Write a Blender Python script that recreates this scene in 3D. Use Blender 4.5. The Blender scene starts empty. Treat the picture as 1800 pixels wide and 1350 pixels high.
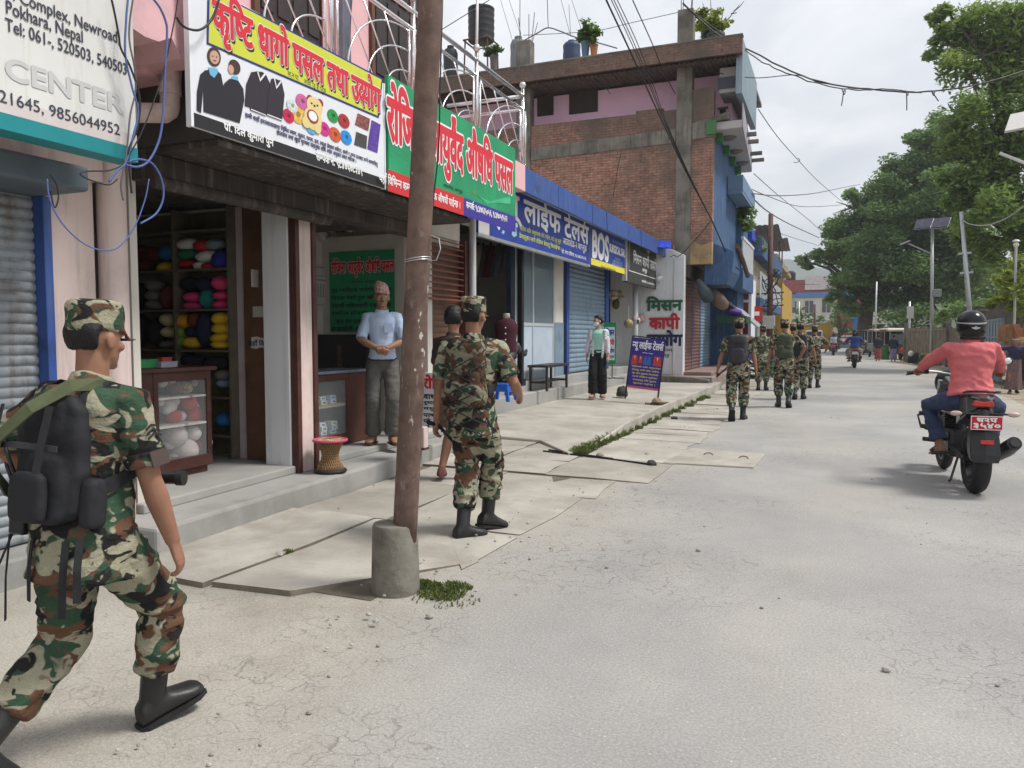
import bpy, bmesh, math, random
import numpy as np
from mathutils import Vector, Matrix, noise
SC = bpy.context.scene
COL = SC.collection
rad = math.radians
PI = math.pi
# ------------------------------------------------------------------ camera, sky, sun, exposure
YAW = math.atan(565 / 1350); PITCH = math.atan(-85 / 1350); CAMZ = 1.45
cam = bpy.data.cameras.new('camera'); camo = bpy.data.objects.new('camera', cam); COL.objects.link(camo)
camo.location = (0, 0, CAMZ); camo.rotation_euler = (PI / 2 + PITCH, 0, YAW)
cam.sensor_width = 36; cam.lens = 27; cam.clip_start = .05; cam.clip_end = 3000
SC.camera = camo
SUN_EL, SUN_AZ = rad(58), rad(75)            # azimuth clockwise from +Y (down the street)
W = bpy.data.worlds.new('World'); SC.world = W; W.use_nodes = True
def world_nodes():
 nt = W.node_tree; N = nt.nodes; L = nt.links
 bg = N['Background']; bg.inputs['Strength'].default_value = .1
 sky = N.new('ShaderNodeTexSky'); sky.sky_type = 'NISHITA'; sky.sun_disc = False
 sky.sun_elevation = SUN_EL; sky.sun_rotation = SUN_AZ; sky.air_density = 1.3; sky.dust_density = 3
 tc = N.new('ShaderNodeTexCoord')
 sep = N.new('ShaderNodeSeparateXYZ'); L.new(tc.outputs['Generated'], sep.inputs[0])
 ad = N.new('ShaderNodeMath'); ad.operation = 'ADD'; ad.inputs[1].default_value = .25; L.new(sep.outputs[2], ad.inputs[0])
 ad2 = N.new('ShaderNodeMath'); ad2.operation = 'MAXIMUM'; ad2.inputs[1].default_value = .1; L.new(ad.outputs[0], ad2.inputs[0])
 cx = N.new('ShaderNodeCombineXYZ')
 for k in (0, 1):
  d = N.new('ShaderNodeMath'); d.operation = 'DIVIDE'; L.new(sep.outputs[k], d.inputs[0]); L.new(ad2.outputs[0], d.inputs[1]); L.new(d.outputs[0], cx.inputs[k])
 nz = N.new('ShaderNodeTexNoise'); nz.inputs['Scale'].default_value = 1.9; nz.inputs['Detail'].default_value = 8; nz.inputs['Roughness'].default_value = .52
 nz.inputs['Distortion'].default_value = .35
 L.new(cx.outputs[0], nz.inputs['Vector'])
 rp = N.new('ShaderNodeValToRGB'); L.new(nz.outputs['Fac'], rp.inputs[0])
 e = rp.color_ramp.elements; e[0].position = .38; e[0].color = (.52, .545, .595, 1); e[1].position = .63; e[1].color = (.76, .77, .785, 1)
 m = e.new(.5); m.color = (.61, .63, .67, 1)
 mul = N.new('ShaderNodeVectorMath'); mul.operation = 'SCALE'; mul.inputs['Scale'].default_value = 10.0; L.new(rp.outputs[0], mul.inputs[0])
 mix = N.new('ShaderNodeMix'); mix.data_type = 'RGBA'; mix.inputs[0].default_value = .93
 L.new(sky.outputs[0], mix.inputs[6]); L.new(mul.outputs[0], mix.inputs[7]); L.new(mix.outputs[2], bg.inputs['Color'])
world_nodes()
sl = bpy.data.lights.new('sun', 'SUN'); sl.energy = 2.7; sl.angle = rad(13); sl.color = (1, .96, .9)
so = bpy.data.objects.new('sun', sl); COL.objects.link(so)
sd = Vector((math.sin(SUN_AZ) * math.cos(SUN_EL), math.cos(SUN_AZ) * math.cos(SUN_EL), math.sin(SUN_EL)))
so.rotation_euler = sd.to_track_quat('Z', 'Y').to_euler(); so.location = (20, 10, 40)
SC.view_settings.view_transform = 'Standard'; SC.view_settings.look = 'None'; SC.view_settings.exposure = .57; SC.view_settings.gamma = 1
SC.cycles.max_bounces = 8; SC.cycles.use_denoising = True; SC.cycles.transparent_max_bounces = 12
# ------------------------------------------------------------------ measuring: a point of the place seen at photograph pixel (u, v)
_cm = Matrix.Rotation(YAW, 3, 'Z') @ Matrix.Rotation(PI / 2 + PITCH, 3, 'X')
def _ray(u, v): return _cm @ Vector(((u - 900) / 1350, (675 - v) / 1350, -1))
def onX(u, v, X):
 d = _ray(u, v); t = X / d.x; return Vector((X, d.y * t, CAMZ + d.z * t))
def onY(u, v, Y):
 d = _ray(u, v); t = Y / d.y; return Vector((d.x * t, Y, CAMZ + d.z * t))
def onZ(u, v, Z=0.):
 d = _ray(u, v); t = (Z - CAMZ) / d.z; return Vector((d.x * t, d.y * t, Z))
# ------------------------------------------------------------------ objects
def tag(o, label=None, cat=None, group=None, kind=None):
 if label: o['label'] = label
 if cat: o['category'] = cat
 if group: o['group'] = group
 if kind: o['kind'] = kind
 return o
def thing(name, label, cat, loc=(0, 0, 0), rz=0, group=None, kind=None):
 o = bpy.data.objects.new(name, None); COL.objects.link(o); o.empty_display_size = .2
 o.location = loc; o.rotation_euler = (0, 0, rz)
 return tag(o, label, cat, group, kind)
def mw(o): return Matrix.LocRotScale(o.location, o.rotation_euler, o.scale)
def wm(o):
 m = mw(o)
 return wm(o.parent) @ m if o.parent else m
def copy_tree(o, parent=None):
 kids = [c for c in o.children]
 c = o.copy(); COL.objects.link(c)
 if parent: c.parent = parent
 for k in kids: copy_tree(k, c)
 return c
def link(name, me, mats, parent=None, smooth=False):
 if not isinstance(mats, (list, tuple)): mats = [mats]
 for m in mats: me.materials.append(m)
 if smooth: me.polygons.foreach_set('use_smooth', [True] * len(me.polygons))
 o = bpy.data.objects.new(name, me); COL.objects.link(o)
 if parent: o.parent = parent
 return o
def frame(d, up=Vector((0, 0, 1))):
 d = Vector(d).normalized()
 if abs(d.dot(up)) > .98: up = Vector((0, 1, 0)) if abs(d.y) < .9 else Vector((1, 0, 0))
 x = d.cross(up).normalized(); y = x.cross(d).normalized()
 return x, y, d
class MB:
 def __init__(s): s.v = []; s.f = []; s.m = []
 def add(s, vs, fs, mi=0):
  b = len(s.v); s.v += [tuple(v) for v in vs]
  for f in fs: s.f.append([b + i for i in f]); s.m.append(mi)
  return s
 def box(s, x0, x1, y0, y1, z0, z1, mi=0):
  v = [(x, y, z) for z in (z0, z1) for y in (y0, y1) for x in (x0, x1)]
  return s.add(v, [(0, 2, 3, 1), (4, 5, 7, 6), (0, 1, 5, 4), (2, 6, 7, 3), (0, 4, 6, 2), (1, 3, 7, 5)], mi)
 def obox(s, c, ax, ay, az, mi=0):      # centre and three half-axis vectors
  c, ax, ay, az = map(Vector, (c, ax, ay, az))
  v = [c + ax * i + ay * j + az * k for k in (-1, 1) for j in (-1, 1) for i in (-1, 1)]
  return s.add(v, [(0, 2, 3, 1), (4, 5, 7, 6), (0, 1, 5, 4), (2, 6, 7, 3), (0, 4, 6, 2), (1, 3, 7, 5)], mi)
 def tube(s, pts, r, n=8, mi=0, cap=True, flat=1., up=Vector((0, 0, 1))):
  pts = [Vector(p) for p in pts]; k = len(pts)
  if not isinstance(r, (list, tuple)): r = [r] * k
  b = len(s.v); px = None
  for i, p in enumerate(pts):
   d = (pts[min(i + 1, k - 1)] - pts[max(i - 1, 0)])
   if d.length < 1e-9: d = Vector((0, 0, 1))
   d.normalize()
   if px is None: x, y, _ = frame(d, up)
   else:
    x = (px - d * px.dot(d)).normalized(); y = x.cross(d).normalized()
   px = x
   for j in range(n):
    a = 2 * PI * j / n
    s.v.append(tuple(p + x * (math.cos(a) * r[i]) + y * (math.sin(a) * r[i] * flat)))
  for i in range(k - 1):
   for j in range(n):
    s.f.append([b + i * n + j, b + i * n + (j + 1) % n, b + (i + 1) * n + (j + 1) % n, b + (i + 1) * n + j]); s.m.append(mi)
  if cap:
   s.f.append([b + j for j in range(n)][::-1]); s.m.append(mi)
   s.f.append([b + (k - 1) * n + j for j in range(n)]); s.m.append(mi)
  return s
 def loft(s, rings, mi=0, cap=True):
  n = len(rings[0]); b = len(s.v)
  for r in rings: s.v += [tuple(p) for p in r]
  for i in range(len(rings) - 1):
   for j in range(n):
    s.f.append([b + i * n + j, b + i * n + (j + 1) % n, b + (i + 1) * n + (j + 1) % n, b + (i + 1) * n + j]); s.m.append(mi)
  if cap:
   s.f.append([b + j for j in range(n)][::-1]); s.m.append(mi)
   s.f.append([b + (len(rings) - 1) * n + j for j in range(n)]); s.m.append(mi)
  return s
 def ball(s, c, r, nu=12, nv=8, mi=0, M=None):
  if not isinstance(r, (list, tuple, Vector)): r = (r, r, r)
  c = Vector(c); rings = []
  for i in range(nv + 1):
   t = PI * (i + .001) / (nv + .002); ring = []
   for j in range(nu):
    a = 2 * PI * j / nu
    p = Vector((r[0] * math.sin(t) * math.cos(a), r[1] * math.sin(t) * math.sin(a), -r[2] * math.cos(t)))
    ring.append(c + (M @ p if M else p))
   rings.append(ring)
  return s.loft(rings, mi)
 def lathe(s, c, prof, n=16, mi=0, cap=True):
  c = Vector(c)
  return s.loft([[c + Vector((r * math.cos(2 * PI * j / n), r * math.sin(2 * PI * j / n), z)) for j in range(n)] for r, z in prof], mi, cap)
 def prism(s, poly, o, ux, uy, un, h, mi=0):       # polygon in the (ux, uy) plane at o, thickness h along un
  o, ux, uy, un = map(Vector, (o, ux, uy, un)); n = len(poly)
  a = [o + ux * p[0] + uy * p[1] for p in poly]; b = [p + un * h for p in a]
  return s.add(a + b, [list(range(n))[::-1], list(range(n, 2 * n))] + [[i, (i + 1) % n, n + (i + 1) % n, n + i] for i in range(n)], mi)
 def mesh(s, name):
  me = bpy.data.meshes.new(name); me.from_pydata(s.v, [], s.f); me.polygons.foreach_set('material_index', s.m); me.update()
  return me
 def build(s, name, mats, parent=None, smooth=False, world=False, bevel=0, auto=None, fix=True):
  if world and parent:
   inv = wm(parent).inverted(); s.v = [tuple(inv @ Vector(v)) for v in s.v]
  me = s.mesh(name)
  if fix:
   bm = bmesh.new(); bm.from_mesh(me); bmesh.ops.recalc_face_normals(bm, faces=bm.faces); bm.to_mesh(me); bm.free()
  o = link(name, me, mats, parent, smooth)
  if auto:
   me.polygons.foreach_set('use_smooth', [True] * len(me.polygons)); me.set_sharp_from_angle(angle=rad(auto))
  if bevel:
   b = o.modifiers.new('bevel', 'BEVEL'); b.width = bevel; b.segments = 2; b.limit_method = 'ANGLE'
  return o
def union(mb, name, mats, parent=None, vox=.01, smooth=2, disp=None, world=False):
 """one continuous skin round everything in mb"""
 if world and parent:
  inv = wm(parent).inverted(); mb.v = [tuple(inv @ Vector(v)) for v in mb.v]
 me = mb.mesh('raw')
 bm = bmesh.new(); bm.from_mesh(me); bmesh.ops.recalc_face_normals(bm, faces=bm.faces); bm.to_mesh(me); bm.free()
 t = bpy.data.objects.new('raw', me); COL.objects.link(t)
 r = t.modifiers.new('r', 'REMESH'); r.mode = 'VOXEL'; r.voxel_size = vox
 if smooth:
  q = t.modifiers.new('s', 'SMOOTH'); q.factor = .5; q.iterations = smooth
 dg = bpy.context.evaluated_depsgraph_get(); dg.update()
 out = bpy.data.meshes.new_from_object(t.evaluated_get(dg)); out.name = name
 bpy.data.objects.remove(t); bpy.data.meshes.remove(me)
 if disp:
  n = len(out.vertices); co = np.empty(n * 3); out.vertices.foreach_get('co', co); no = np.empty(n * 3); out.vertices.foreach_get('normal', no)
  co = co.reshape(-1, 3); no = no.reshape(-1, 3)
  d = np.array([disp(c) for c in co.tolist()])
  co += no * d[:, None]; out.vertices.foreach_set('co', co.ravel()); out.update()
 out.materials.clear()
 return link(name, out, mats, parent, True)
def folds(amp, sx, sz, seed=0):
 def f(c):
  a = noise.noise(Vector((c[0] * sx + seed, c[1] * sx, c[2] * sz)))
  b = noise.noise(Vector((c[0] * sx * 2.3 + seed + 7, c[1] * sx * 2.3, c[2] * sz * 2.1 + c[0] * 9)))
  return amp * (1 - 2.2 * abs(a)) * .7 + amp * .45 * b
 return f
# ------------------------------------------------------------------ materials
def _bsdf(m):
 m.use_nodes = True
 return m.node_tree, m.node_tree.nodes['Principled BSDF']
def _coord(nt, scale=(1, 1, 1), loc=(0, 0, 0), rot=(0, 0, 0)):
 tc = nt.nodes.new('ShaderNodeTexCoord'); mp = nt.nodes.new('ShaderNodeMapping')
 mp.inputs['Scale'].default_value = scale; mp.inputs['Location'].default_value = loc; mp.inputs['Rotation'].default_value = rot
 nt.links.new(tc.outputs['Object'], mp.inputs[0]); return mp.outputs[0]
def _noise(nt, vec, scale, detail=4, rough=.55, dist=0):
 n = nt.nodes.new('ShaderNodeTexNoise'); n.inputs['Scale'].default_value = scale; n.inputs['Detail'].default_value = detail
 n.inputs['Roughness'].default_value = rough; n.inputs['Distortion'].default_value = dist
 if vec: nt.links.new(vec, n.inputs['Vector'])
 return n.outputs['Fac']
def _ramp(nt, fac, stops):
 r = nt.nodes.new('ShaderNodeValToRGB'); e = r.color_ramp.elements
 while len(e) < len(stops): e.new(.5)
 for k, (p, c) in enumerate(stops):
  e[k].position = p; e[k].color = (c, c, c, 1) if isinstance(c, (int, float)) else (*c, 1)
 nt.links.new(fac, r.inputs[0]); return r.outputs[0]
def _mix(nt, fac, a, b, mode='MIX'):
 m = nt.nodes.new('ShaderNodeMix'); m.data_type = 'RGBA'; m.blend_type = mode
 for i, x in ((0, fac), (6, a), (7, b)):
  if isinstance(x, (int, float)): m.inputs[i].default_value = x if i == 0 else (x, x, x, 1)
  elif isinstance(x, (tuple, list)): m.inputs[i].default_value = (*x, 1)
  else: nt.links.new(x, m.inputs[i])
 return m.outputs[2]
def _bump(nt, p, h, strength=.3, dist=.01, prev=None):
 b = nt.nodes.new('ShaderNodeBump'); b.inputs['Strength'].default_value = strength; b.inputs['Distance'].default_value = dist
 nt.links.new(h, b.inputs['Height'])
 if prev: nt.links.new(prev, b.inputs['Normal'])
 nt.links.new(b.outputs[0], p.inputs['Normal']); return b.outputs[0]
def mat(name, c, rough=.7, var=.18, vs=4, stain=None, ss=2.5, sl=(.5, .72), bump=0, bs=60, metal=0, spec=.3, streak=None, fine=0, coat=0):
 m = bpy.data.materials.new(name); nt, p = _bsdf(m)
 p.inputs['Roughness'].default_value = rough; p.inputs['Metallic'].default_value = metal; p.inputs['Specular IOR Level'].default_value = spec
 if coat: p.inputs['Coat Weight'].default_value = coat
 vec = _coord(nt)
 f = _noise(nt, vec, vs, 6, .6)
 lo = tuple(x * (1 - var) for x in c); hi = tuple(min(1, x * (1 + var)) for x in c)
 col = _ramp(nt, f, [(.3, lo), (.7, hi)])
 if fine: col = _mix(nt, 1, col, _ramp(nt, _noise(nt, vec, 220, 2, .7), [(.3, 1 - fine), (.7, 1 + fine)]), 'MULTIPLY')
 if stain: col = _mix(nt, _ramp(nt, _noise(nt, _coord(nt, loc=(3.3, 1.7, 5.1)), ss, 8, .65), [(sl[0], 0), (sl[1], 1)]), col, stain)
 if streak: col = _mix(nt, _ramp(nt, _noise(nt, _coord(nt, scale=(9, 9, .7), loc=(1, 2, 3)), 1.6, 6, .6), [(.52, 0), (.75, .8)]), col, streak)
 nt.links.new(col, p.inputs['Base Color'])
 rr = _ramp(nt, f, [(.25, max(.02, rough - .1)), (.75, min(1, rough + .1))]); nt.links.new(rr, p.inputs['Roughness'])
 if bump: _bump(nt, p, _noise(nt, vec, bs, 5, .6), bump, .01)
 return m
def camo_mat(name, scale=1., seed=0., dark=1.):
 m = bpy.data.materials.new(name); nt, p = _bsdf(m); p.inputs['Roughness'].default_value = .9; p.inputs['Specular IOR Level'].default_value = .1
 def nn(k, sc): return _noise(nt, _coord(nt, scale=(1, 1, 1.35), loc=(seed + k * 3.7, k * 2.1, k * 5.3)), sc * scale * .92, 2.0, .5, .75)
 col = _mix(nt, _ramp(nt, nn(1, 9), [(.492, 0), (.522, 1)]), (.30 * dark, .285 * dark, .205 * dark), (.040 * dark, .078 * dark, .048 * dark))
 col = _mix(nt, _ramp(nt, nn(2, 8), [(.528, 0), (.556, 1)]), col, (.125 * dark, .066 * dark, .042 * dark))
 col = _mix(nt, _ramp(nt, nn(3, 9.5), [(.556, 0), (.586, 1)]), col, (.022, .022, .022))
 col = _mix(nt, _ramp(nt, nn(4, 13), [(.61, 0), (.64, 1)]), col, (.31 * dark, .29 * dark, .21 * dark))
 v = _coord(nt)
 col = _mix(nt, 1, col, _ramp(nt, _noise(nt, v, 300, 2, .7), [(.3, .78), (.7, 1.2)]), 'MULTIPLY')
 nt.links.new(col, p.inputs['Base Color'])
 _bump(nt, p, _noise(nt, _coord(nt, scale=(1, 1, 1.6)), 13, 5, .6), .6, .03)
 return m
def skin(name, c):
 m = mat(name, c, .55, .12, 14, spec=.35, bump=.08, bs=150); p = m.node_tree.nodes['Principled BSDF']
 p.inputs['Subsurface Weight'].default_value = .08; p.inputs['Subsurface Radius'].default_value = (.01, .004, .002); return m
def flat(name, c, rough=.5, spec=.3): return mat(name, c, rough, .05, 8, spec=spec)
def glass(name, c=(.8, .85, .85), alpha=.18, rough=.05):
 m = bpy.data.materials.new(name); nt, p = _bsdf(m); p.inputs['Base Color'].default_value = (*c, 1); p.inputs['Roughness'].default_value = rough
 p.inputs['Alpha'].default_value = alpha; p.inputs['Specular IOR Level'].default_value = .6; return m
# ------------------------------------------------------------------ lettering: Devanagari and Latin glyphs set by hand into meshes
_G = {}
def _ev(body, off):
 c = bpy.data.curves.new('g', 'FONT'); c.body = body; c.size = 1; c.offset = off; c.resolution_u = 3; c.fill_mode = 'FRONT'
 o = bpy.data.objects.new('g', c); COL.objects.link(o)
 dg = bpy.context.evaluated_depsgraph_get(); dg.update()
 me = bpy.data.meshes.new_from_object(o.evaluated_get(dg))
 v = [(a.co.x, a.co.y) for a in me.vertices]; f = [list(p.vertices) for p in me.polygons]
 bpy.data.objects.remove(o); bpy.data.curves.remove(c); bpy.data.meshes.remove(me)
 return v, f
def _glyph(ch, off):
 if (ch, off) not in _G:
  if ('|', 0) not in _G: _G[('|', 0)] = max(a for a, b in _ev('|', 0)[0])
  if ch == ' ': _G[(ch, off)] = ([], [], .28)
  else:
   v, f = _ev(ch, off); k = (ch, 'adv')
   if k not in _G: _G[k] = max(a for a, b in _ev(ch + '|', 0)[0]) - _G[('|', 0)]
   _G[(ch, off)] = (v, f, _G[k])
 return _G[(ch, off)]
def _clip(v, f, xc):
 bm = bmesh.new(); vs = [bm.verts.new((a, b, 0)) for a, b in v]
 for q in f:
  try: bm.faces.new([vs[i] for i in q])
  except ValueError: pass
 bmesh.ops.bisect_plane(bm, geom=bm.verts[:] + bm.edges[:] + bm.faces[:], plane_co=(xc, 0, 0), plane_no=(1, 0, 0), clear_outer=True)
 bm.verts.index_update(); out = [(a.co.x, a.co.y) for a in bm.verts], [[w.index for w in q.verts] for q in bm.faces]
 bm.free(); return out
CONS = set(chr(c) for c in range(0x915, 0x93A)); HAL = '\u094d'; NOSTEM = set('कखङछटठडढदफरह')
def shape_text(s, off=0., track=0.):
 V = []; F = []; x = 0.; cnt = [0]
 def put(v, f, dx, sx=1, cx=0, dy=0):
  b = len(V); cnt[0] += 1; V.extend(((a - cx) * sx + cx + dx, q + dy, cnt[0] % 5 * .00012) for a, q in v); F.extend([b + i for i in g] for g in f)
 i = 0
 while i < len(s):
  ch = s[i]
  if ch not in CONS:
   v, f, a = _glyph(ch, off); put(v, f, x); x += a + track; i += 1; continue
  cl = [ch]; i += 1
  while i + 1 < len(s) and s[i] == HAL and s[i + 1] in CONS: cl.append(s[i + 1]); i += 2
  marks = []
  while i < len(s) and (0x93e <= ord(s[i]) <= 0x94c or s[i] in '\u0901\u0902\u0903'): marks.append(s[i]); i += 1
  reph = len(cl) > 1 and cl[0] == 'र'; rakar = len(cl) > 1 and cl[-1] == 'र' and not reph
  if reph: cl = cl[1:]
  if rakar: cl = cl[:-1]
  if 'ि' in marks:
   v, f, a = _glyph('ि', off); put(v, f, x); x += .255
  for k, c in enumerate(cl):
   v, f, a = _glyph(c, off)
   if k < len(cl) - 1:
    if c in NOSTEM: put(v, f, x, .8); x += a * .62
    else:
     xc = a - .178; v2, f2 = _clip(v, f, xc); put(v2, f2, x); x += xc
   else:
    put(v, f, x); x0 = x; x += a
  if rakar: put([(0, 0), (.07 + off, .02), (.2, .19 + off), (.16 - off, .25)], [[0, 1, 2, 3]], x - .34, dy=.02)
  for mk in marks:
   if mk == 'ि': continue
   v, f, a = _glyph(mk, off); put(v, f, x); x += a
  if reph:
   v, f, a = _glyph('े', off); cx = (max(q[0] for q in v) + min(q[0] for q in v)) / 2
   put(v, f, x, -1, cx)
  x += track
 return V, F
def lettering(name, s, o, ux, uy, n, mat_, parent, bold=0., off=0.004, track=0., layers=(), lines=None):
 """writing filling the rectangle o, ux (full width), uy (full height), standing off its board along n; world coordinates"""
 inv = wm(parent).inverted() if parent else Matrix()
 o, ux, uy, n = Vector(o), Vector(ux), Vector(uy), Vector(n).normalized()
 V, F = shape_text(s, 0, track)
 xs = [v[0] for v in V]; ys = [v[1] for v in V]; x0, x1, y0, y1 = min(xs), max(xs), min(ys), max(ys)
 x0 -= bold * .7; x1 += bold * .7; y0 -= bold; y1 += bold
 asp = (ux.length / (x1 - x0)) / (uy.length / (y1 - y0))
 def mk(b, dd, sh, mm, nm):                       # thickened by laying the glyphs in a ring, each copy a hair above the last
  pts = []; faces = []; k = 0
  ring = [(0, 0)] + ([(math.cos(q) * r_ * b, math.sin(q) * r_ * b) for r_, n_ in (((1, 10), (.5, 6)) if b > .045 else ((1, 8),)) for q in [2 * PI * i / n_ for i in range(n_)]] if b else [])
  for dx, dy in ring:
   c = len(pts); dx = dx * min(1.3, max(.6, 1 / asp ** .5)) if asp else dx
   pts += [inv @ (o + ux * ((v[0] + dx - x0) / (x1 - x0) + sh[0]) + uy * ((v[1] + dy - y0) / (y1 - y0) + sh[1]) + n * (dd + k * .00002 + v[2])) for v in V]
   faces += [[c + i for i in f] for f in F]; k += 1
  me = bpy.data.meshes.new(nm); me.from_pydata(pts, [], faces); me.update()
  return link(nm, me, mm, parent)
 for k, (b, dd, sh, mm) in enumerate(layers): mk(b, dd, sh, mm, 'lettering_outline')
 return mk(bold, off, (0, 0), mat_, name)
def pxrect(X, uL, uR, bot, top):
 """rectangle on the wall plane x = X from photograph measurements"""
 z0 = onX(*bot, X).z; z1 = onX(*top, X).z; vm = (bot[1] + top[1]) / 2
 y0 = onX(uL, vm, X).y; y1 = onX(uR, vm, X).y
 return Vector((X, y0, z0)), Vector((0, y1 - y0, 0)), Vector((0, 0, z1 - z0))
NX = Vector((1, 0, 0))
def wl(name, s, X, uL, uR, bot, top, mat_, parent, **k):
 o, a, b = pxrect(X, uL, uR, bot, top); return lettering(name, s, o, a, b, NX, mat_, parent, **k)
def plate(name, X, uL, uR, bot, top, mat_, parent, th=.004, off=0):
 o, a, b = pxrect(X, uL, uR, bot, top)
 return MB().box(X + off, X + off + th, o.y, o.y + a.y, o.z, o.z + b.z).build(name, mat_, parent, world=True)
# ------------------------------------------------------------------ shared materials
K = {}
K['concrete'] = mat('concrete', (.33, .32, .29), .9, .16, 1.6, stain=(.22, .21, .18), ss=1.3, bump=.25, bs=45, fine=.15)
K['pave'] = mat('pavement concrete', (.385, .362, .32), .92, .2, 1.3, stain=(.255, .232, .195), ss=1.6, sl=(.46, .72), bump=.35, bs=38, fine=.18)
K['pave2'] = mat('old slab concrete', (.34, .318, .28), .92, .16, 1.5, stain=(.24, .215, .175), ss=1.1, sl=(.46, .7), bump=.4, bs=30, fine=.2)
K['step'] = mat('cement step', (.305, .30, .285), .8, .13, 1.4, stain=(.20, .198, .185), ss=1.1, bump=.1, bs=40, fine=.1)
K['dirt'] = mat('dirt', (.30, .255, .195), .95, .25, 1.2, stain=(.19, .155, .11), ss=1.7, bump=.6, bs=25, fine=.25)
K['pinkwall'] = mat('pale pink paint', (.66, .54, .505), .75, .06, 2, stain=(.46, .36, .33), ss=1.4, sl=(.52, .8), bump=.08, bs=20, streak=(.40, .34, .31))
K['pink'] = mat('pink paint', (.70, .43, .45), .7, .06, 2, stain=(.48, .32, .33), ss=1.6, sl=(.55, .8), bump=.06, bs=18)
K['lilac'] = mat('lilac pink paint', (.92, .60, .78), .75, .06, 1, stain=(.60, .38, .50), ss=.6, sl=(.58, .82))
K['white'] = mat('white wash', (.66, .67, .69), .75, .04, 1.5, stain=(.47, .47, .47), ss=1.2, sl=(.56, .85), bump=.06, bs=16, streak=(.5, .5, .5))
K['inwall'] = mat('shop wall paint', (.60, .575, .52), .8, .06, 2, stain=(.46, .43, .38), ss=1.4)
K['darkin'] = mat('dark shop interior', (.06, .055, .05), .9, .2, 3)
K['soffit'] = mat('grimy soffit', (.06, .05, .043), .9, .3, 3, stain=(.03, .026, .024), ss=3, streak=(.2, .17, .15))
K['wood'] = mat('dark red wood', (.075, .028, .022), .5, .3, 6, stain=(.035, .016, .013), ss=4, bump=.1, bs=30, spec=.35)
K['woodm'] = mat('brown door wood', (.115, .058, .034), .55, .25, 5, stain=(.06, .03, .02), ss=3, bump=.1, bs=25)
K['blackwood'] = mat('blackened wood', (.035, .028, .026), .5, .3, 8, bump=.1, bs=40)
K['steel'] = mat('stainless steel', (.72, .72, .72), .22, .05, 5, metal=1)
K['galv'] = mat('galvanised steel', (.42, .43, .44), .45, .12, 8, metal=.7)
K['bluepaint'] = mat('blue paint', (.035, .08, .27), .5, .15, 4, stain=(.02, .035, .10), ss=4, sl=(.56, .75), streak=(.10, .13, .22))
K['bluewall'] = mat('blue wall paint', (.05, .105, .21), .7, .15, 2, stain=(.03, .06, .16), ss=2, sl=(.5, .75), streak=(.14, .2, .3))
K['bluegrey'] = mat('blue grey shutter paint', (.19, .27, .345), .5, .12, 3, stain=(.10, .14, .18), ss=3, sl=(.55, .8), streak=(.14, .13, .12))
K['greyshut'] = mat('weathered grey shutter', (.275, .305, .33), .5, .16, 3, stain=(.16, .14, .12), ss=4, sl=(.52, .75), streak=(.12, .08, .06), metal=.15)
K['brownshut'] = mat('red brown shutter', (.175, .088, .075), .6, .15, 3, stain=(.10, .055, .05), ss=4)
K['rust'] = mat('rusty iron', (.105, .062, .05), .75, .25, 9, stain=(.055, .032, .028), ss=7, bump=.3, bs=60)
K['black'] = mat('black rubber', (.018, .018, .019), .6, .2, 20, spec=.3)
K['blackp'] = mat('black plastic', (.014, .014, .016), .35, .2, 20, spec=.4)
K['pipe'] = mat('pink drain pipe', (.60, .46, .41), .45, .08, 4, stain=(.42, .32, .28), ss=4)
K['gpipe'] = mat('grey drain pipe', (.45, .47, .48), .4, .08, 4)
K['leaf'] = None
C_RED = flat('red sign ink', (.60, .028, .045)); C_WHITE = flat('white sign ink', (.78, .78, .78)); C_BLK = flat('black sign ink', (.02, .02, .022))
C_GREEN = mat('green sign print', (.018, .27, .115), .45, .22, 2.2); C_NAVY = mat('dark blue sign print', (.045, .032, .27), .45, .1, 3)
C_BLUE = mat('blue sign print', (.022, .05, .30), .45, .18, 2.5, stain=(.03, .03, .13), ss=2.5); C_YEL = flat('yellow green sign print', (.56, .60, .055)); C_YELLOW = flat('yellow sign print', (.72, .62, .06))
C_SIGNW = mat('white sign print', (.70, .72, .77), .45, .03, 2, spec=.3)
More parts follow.
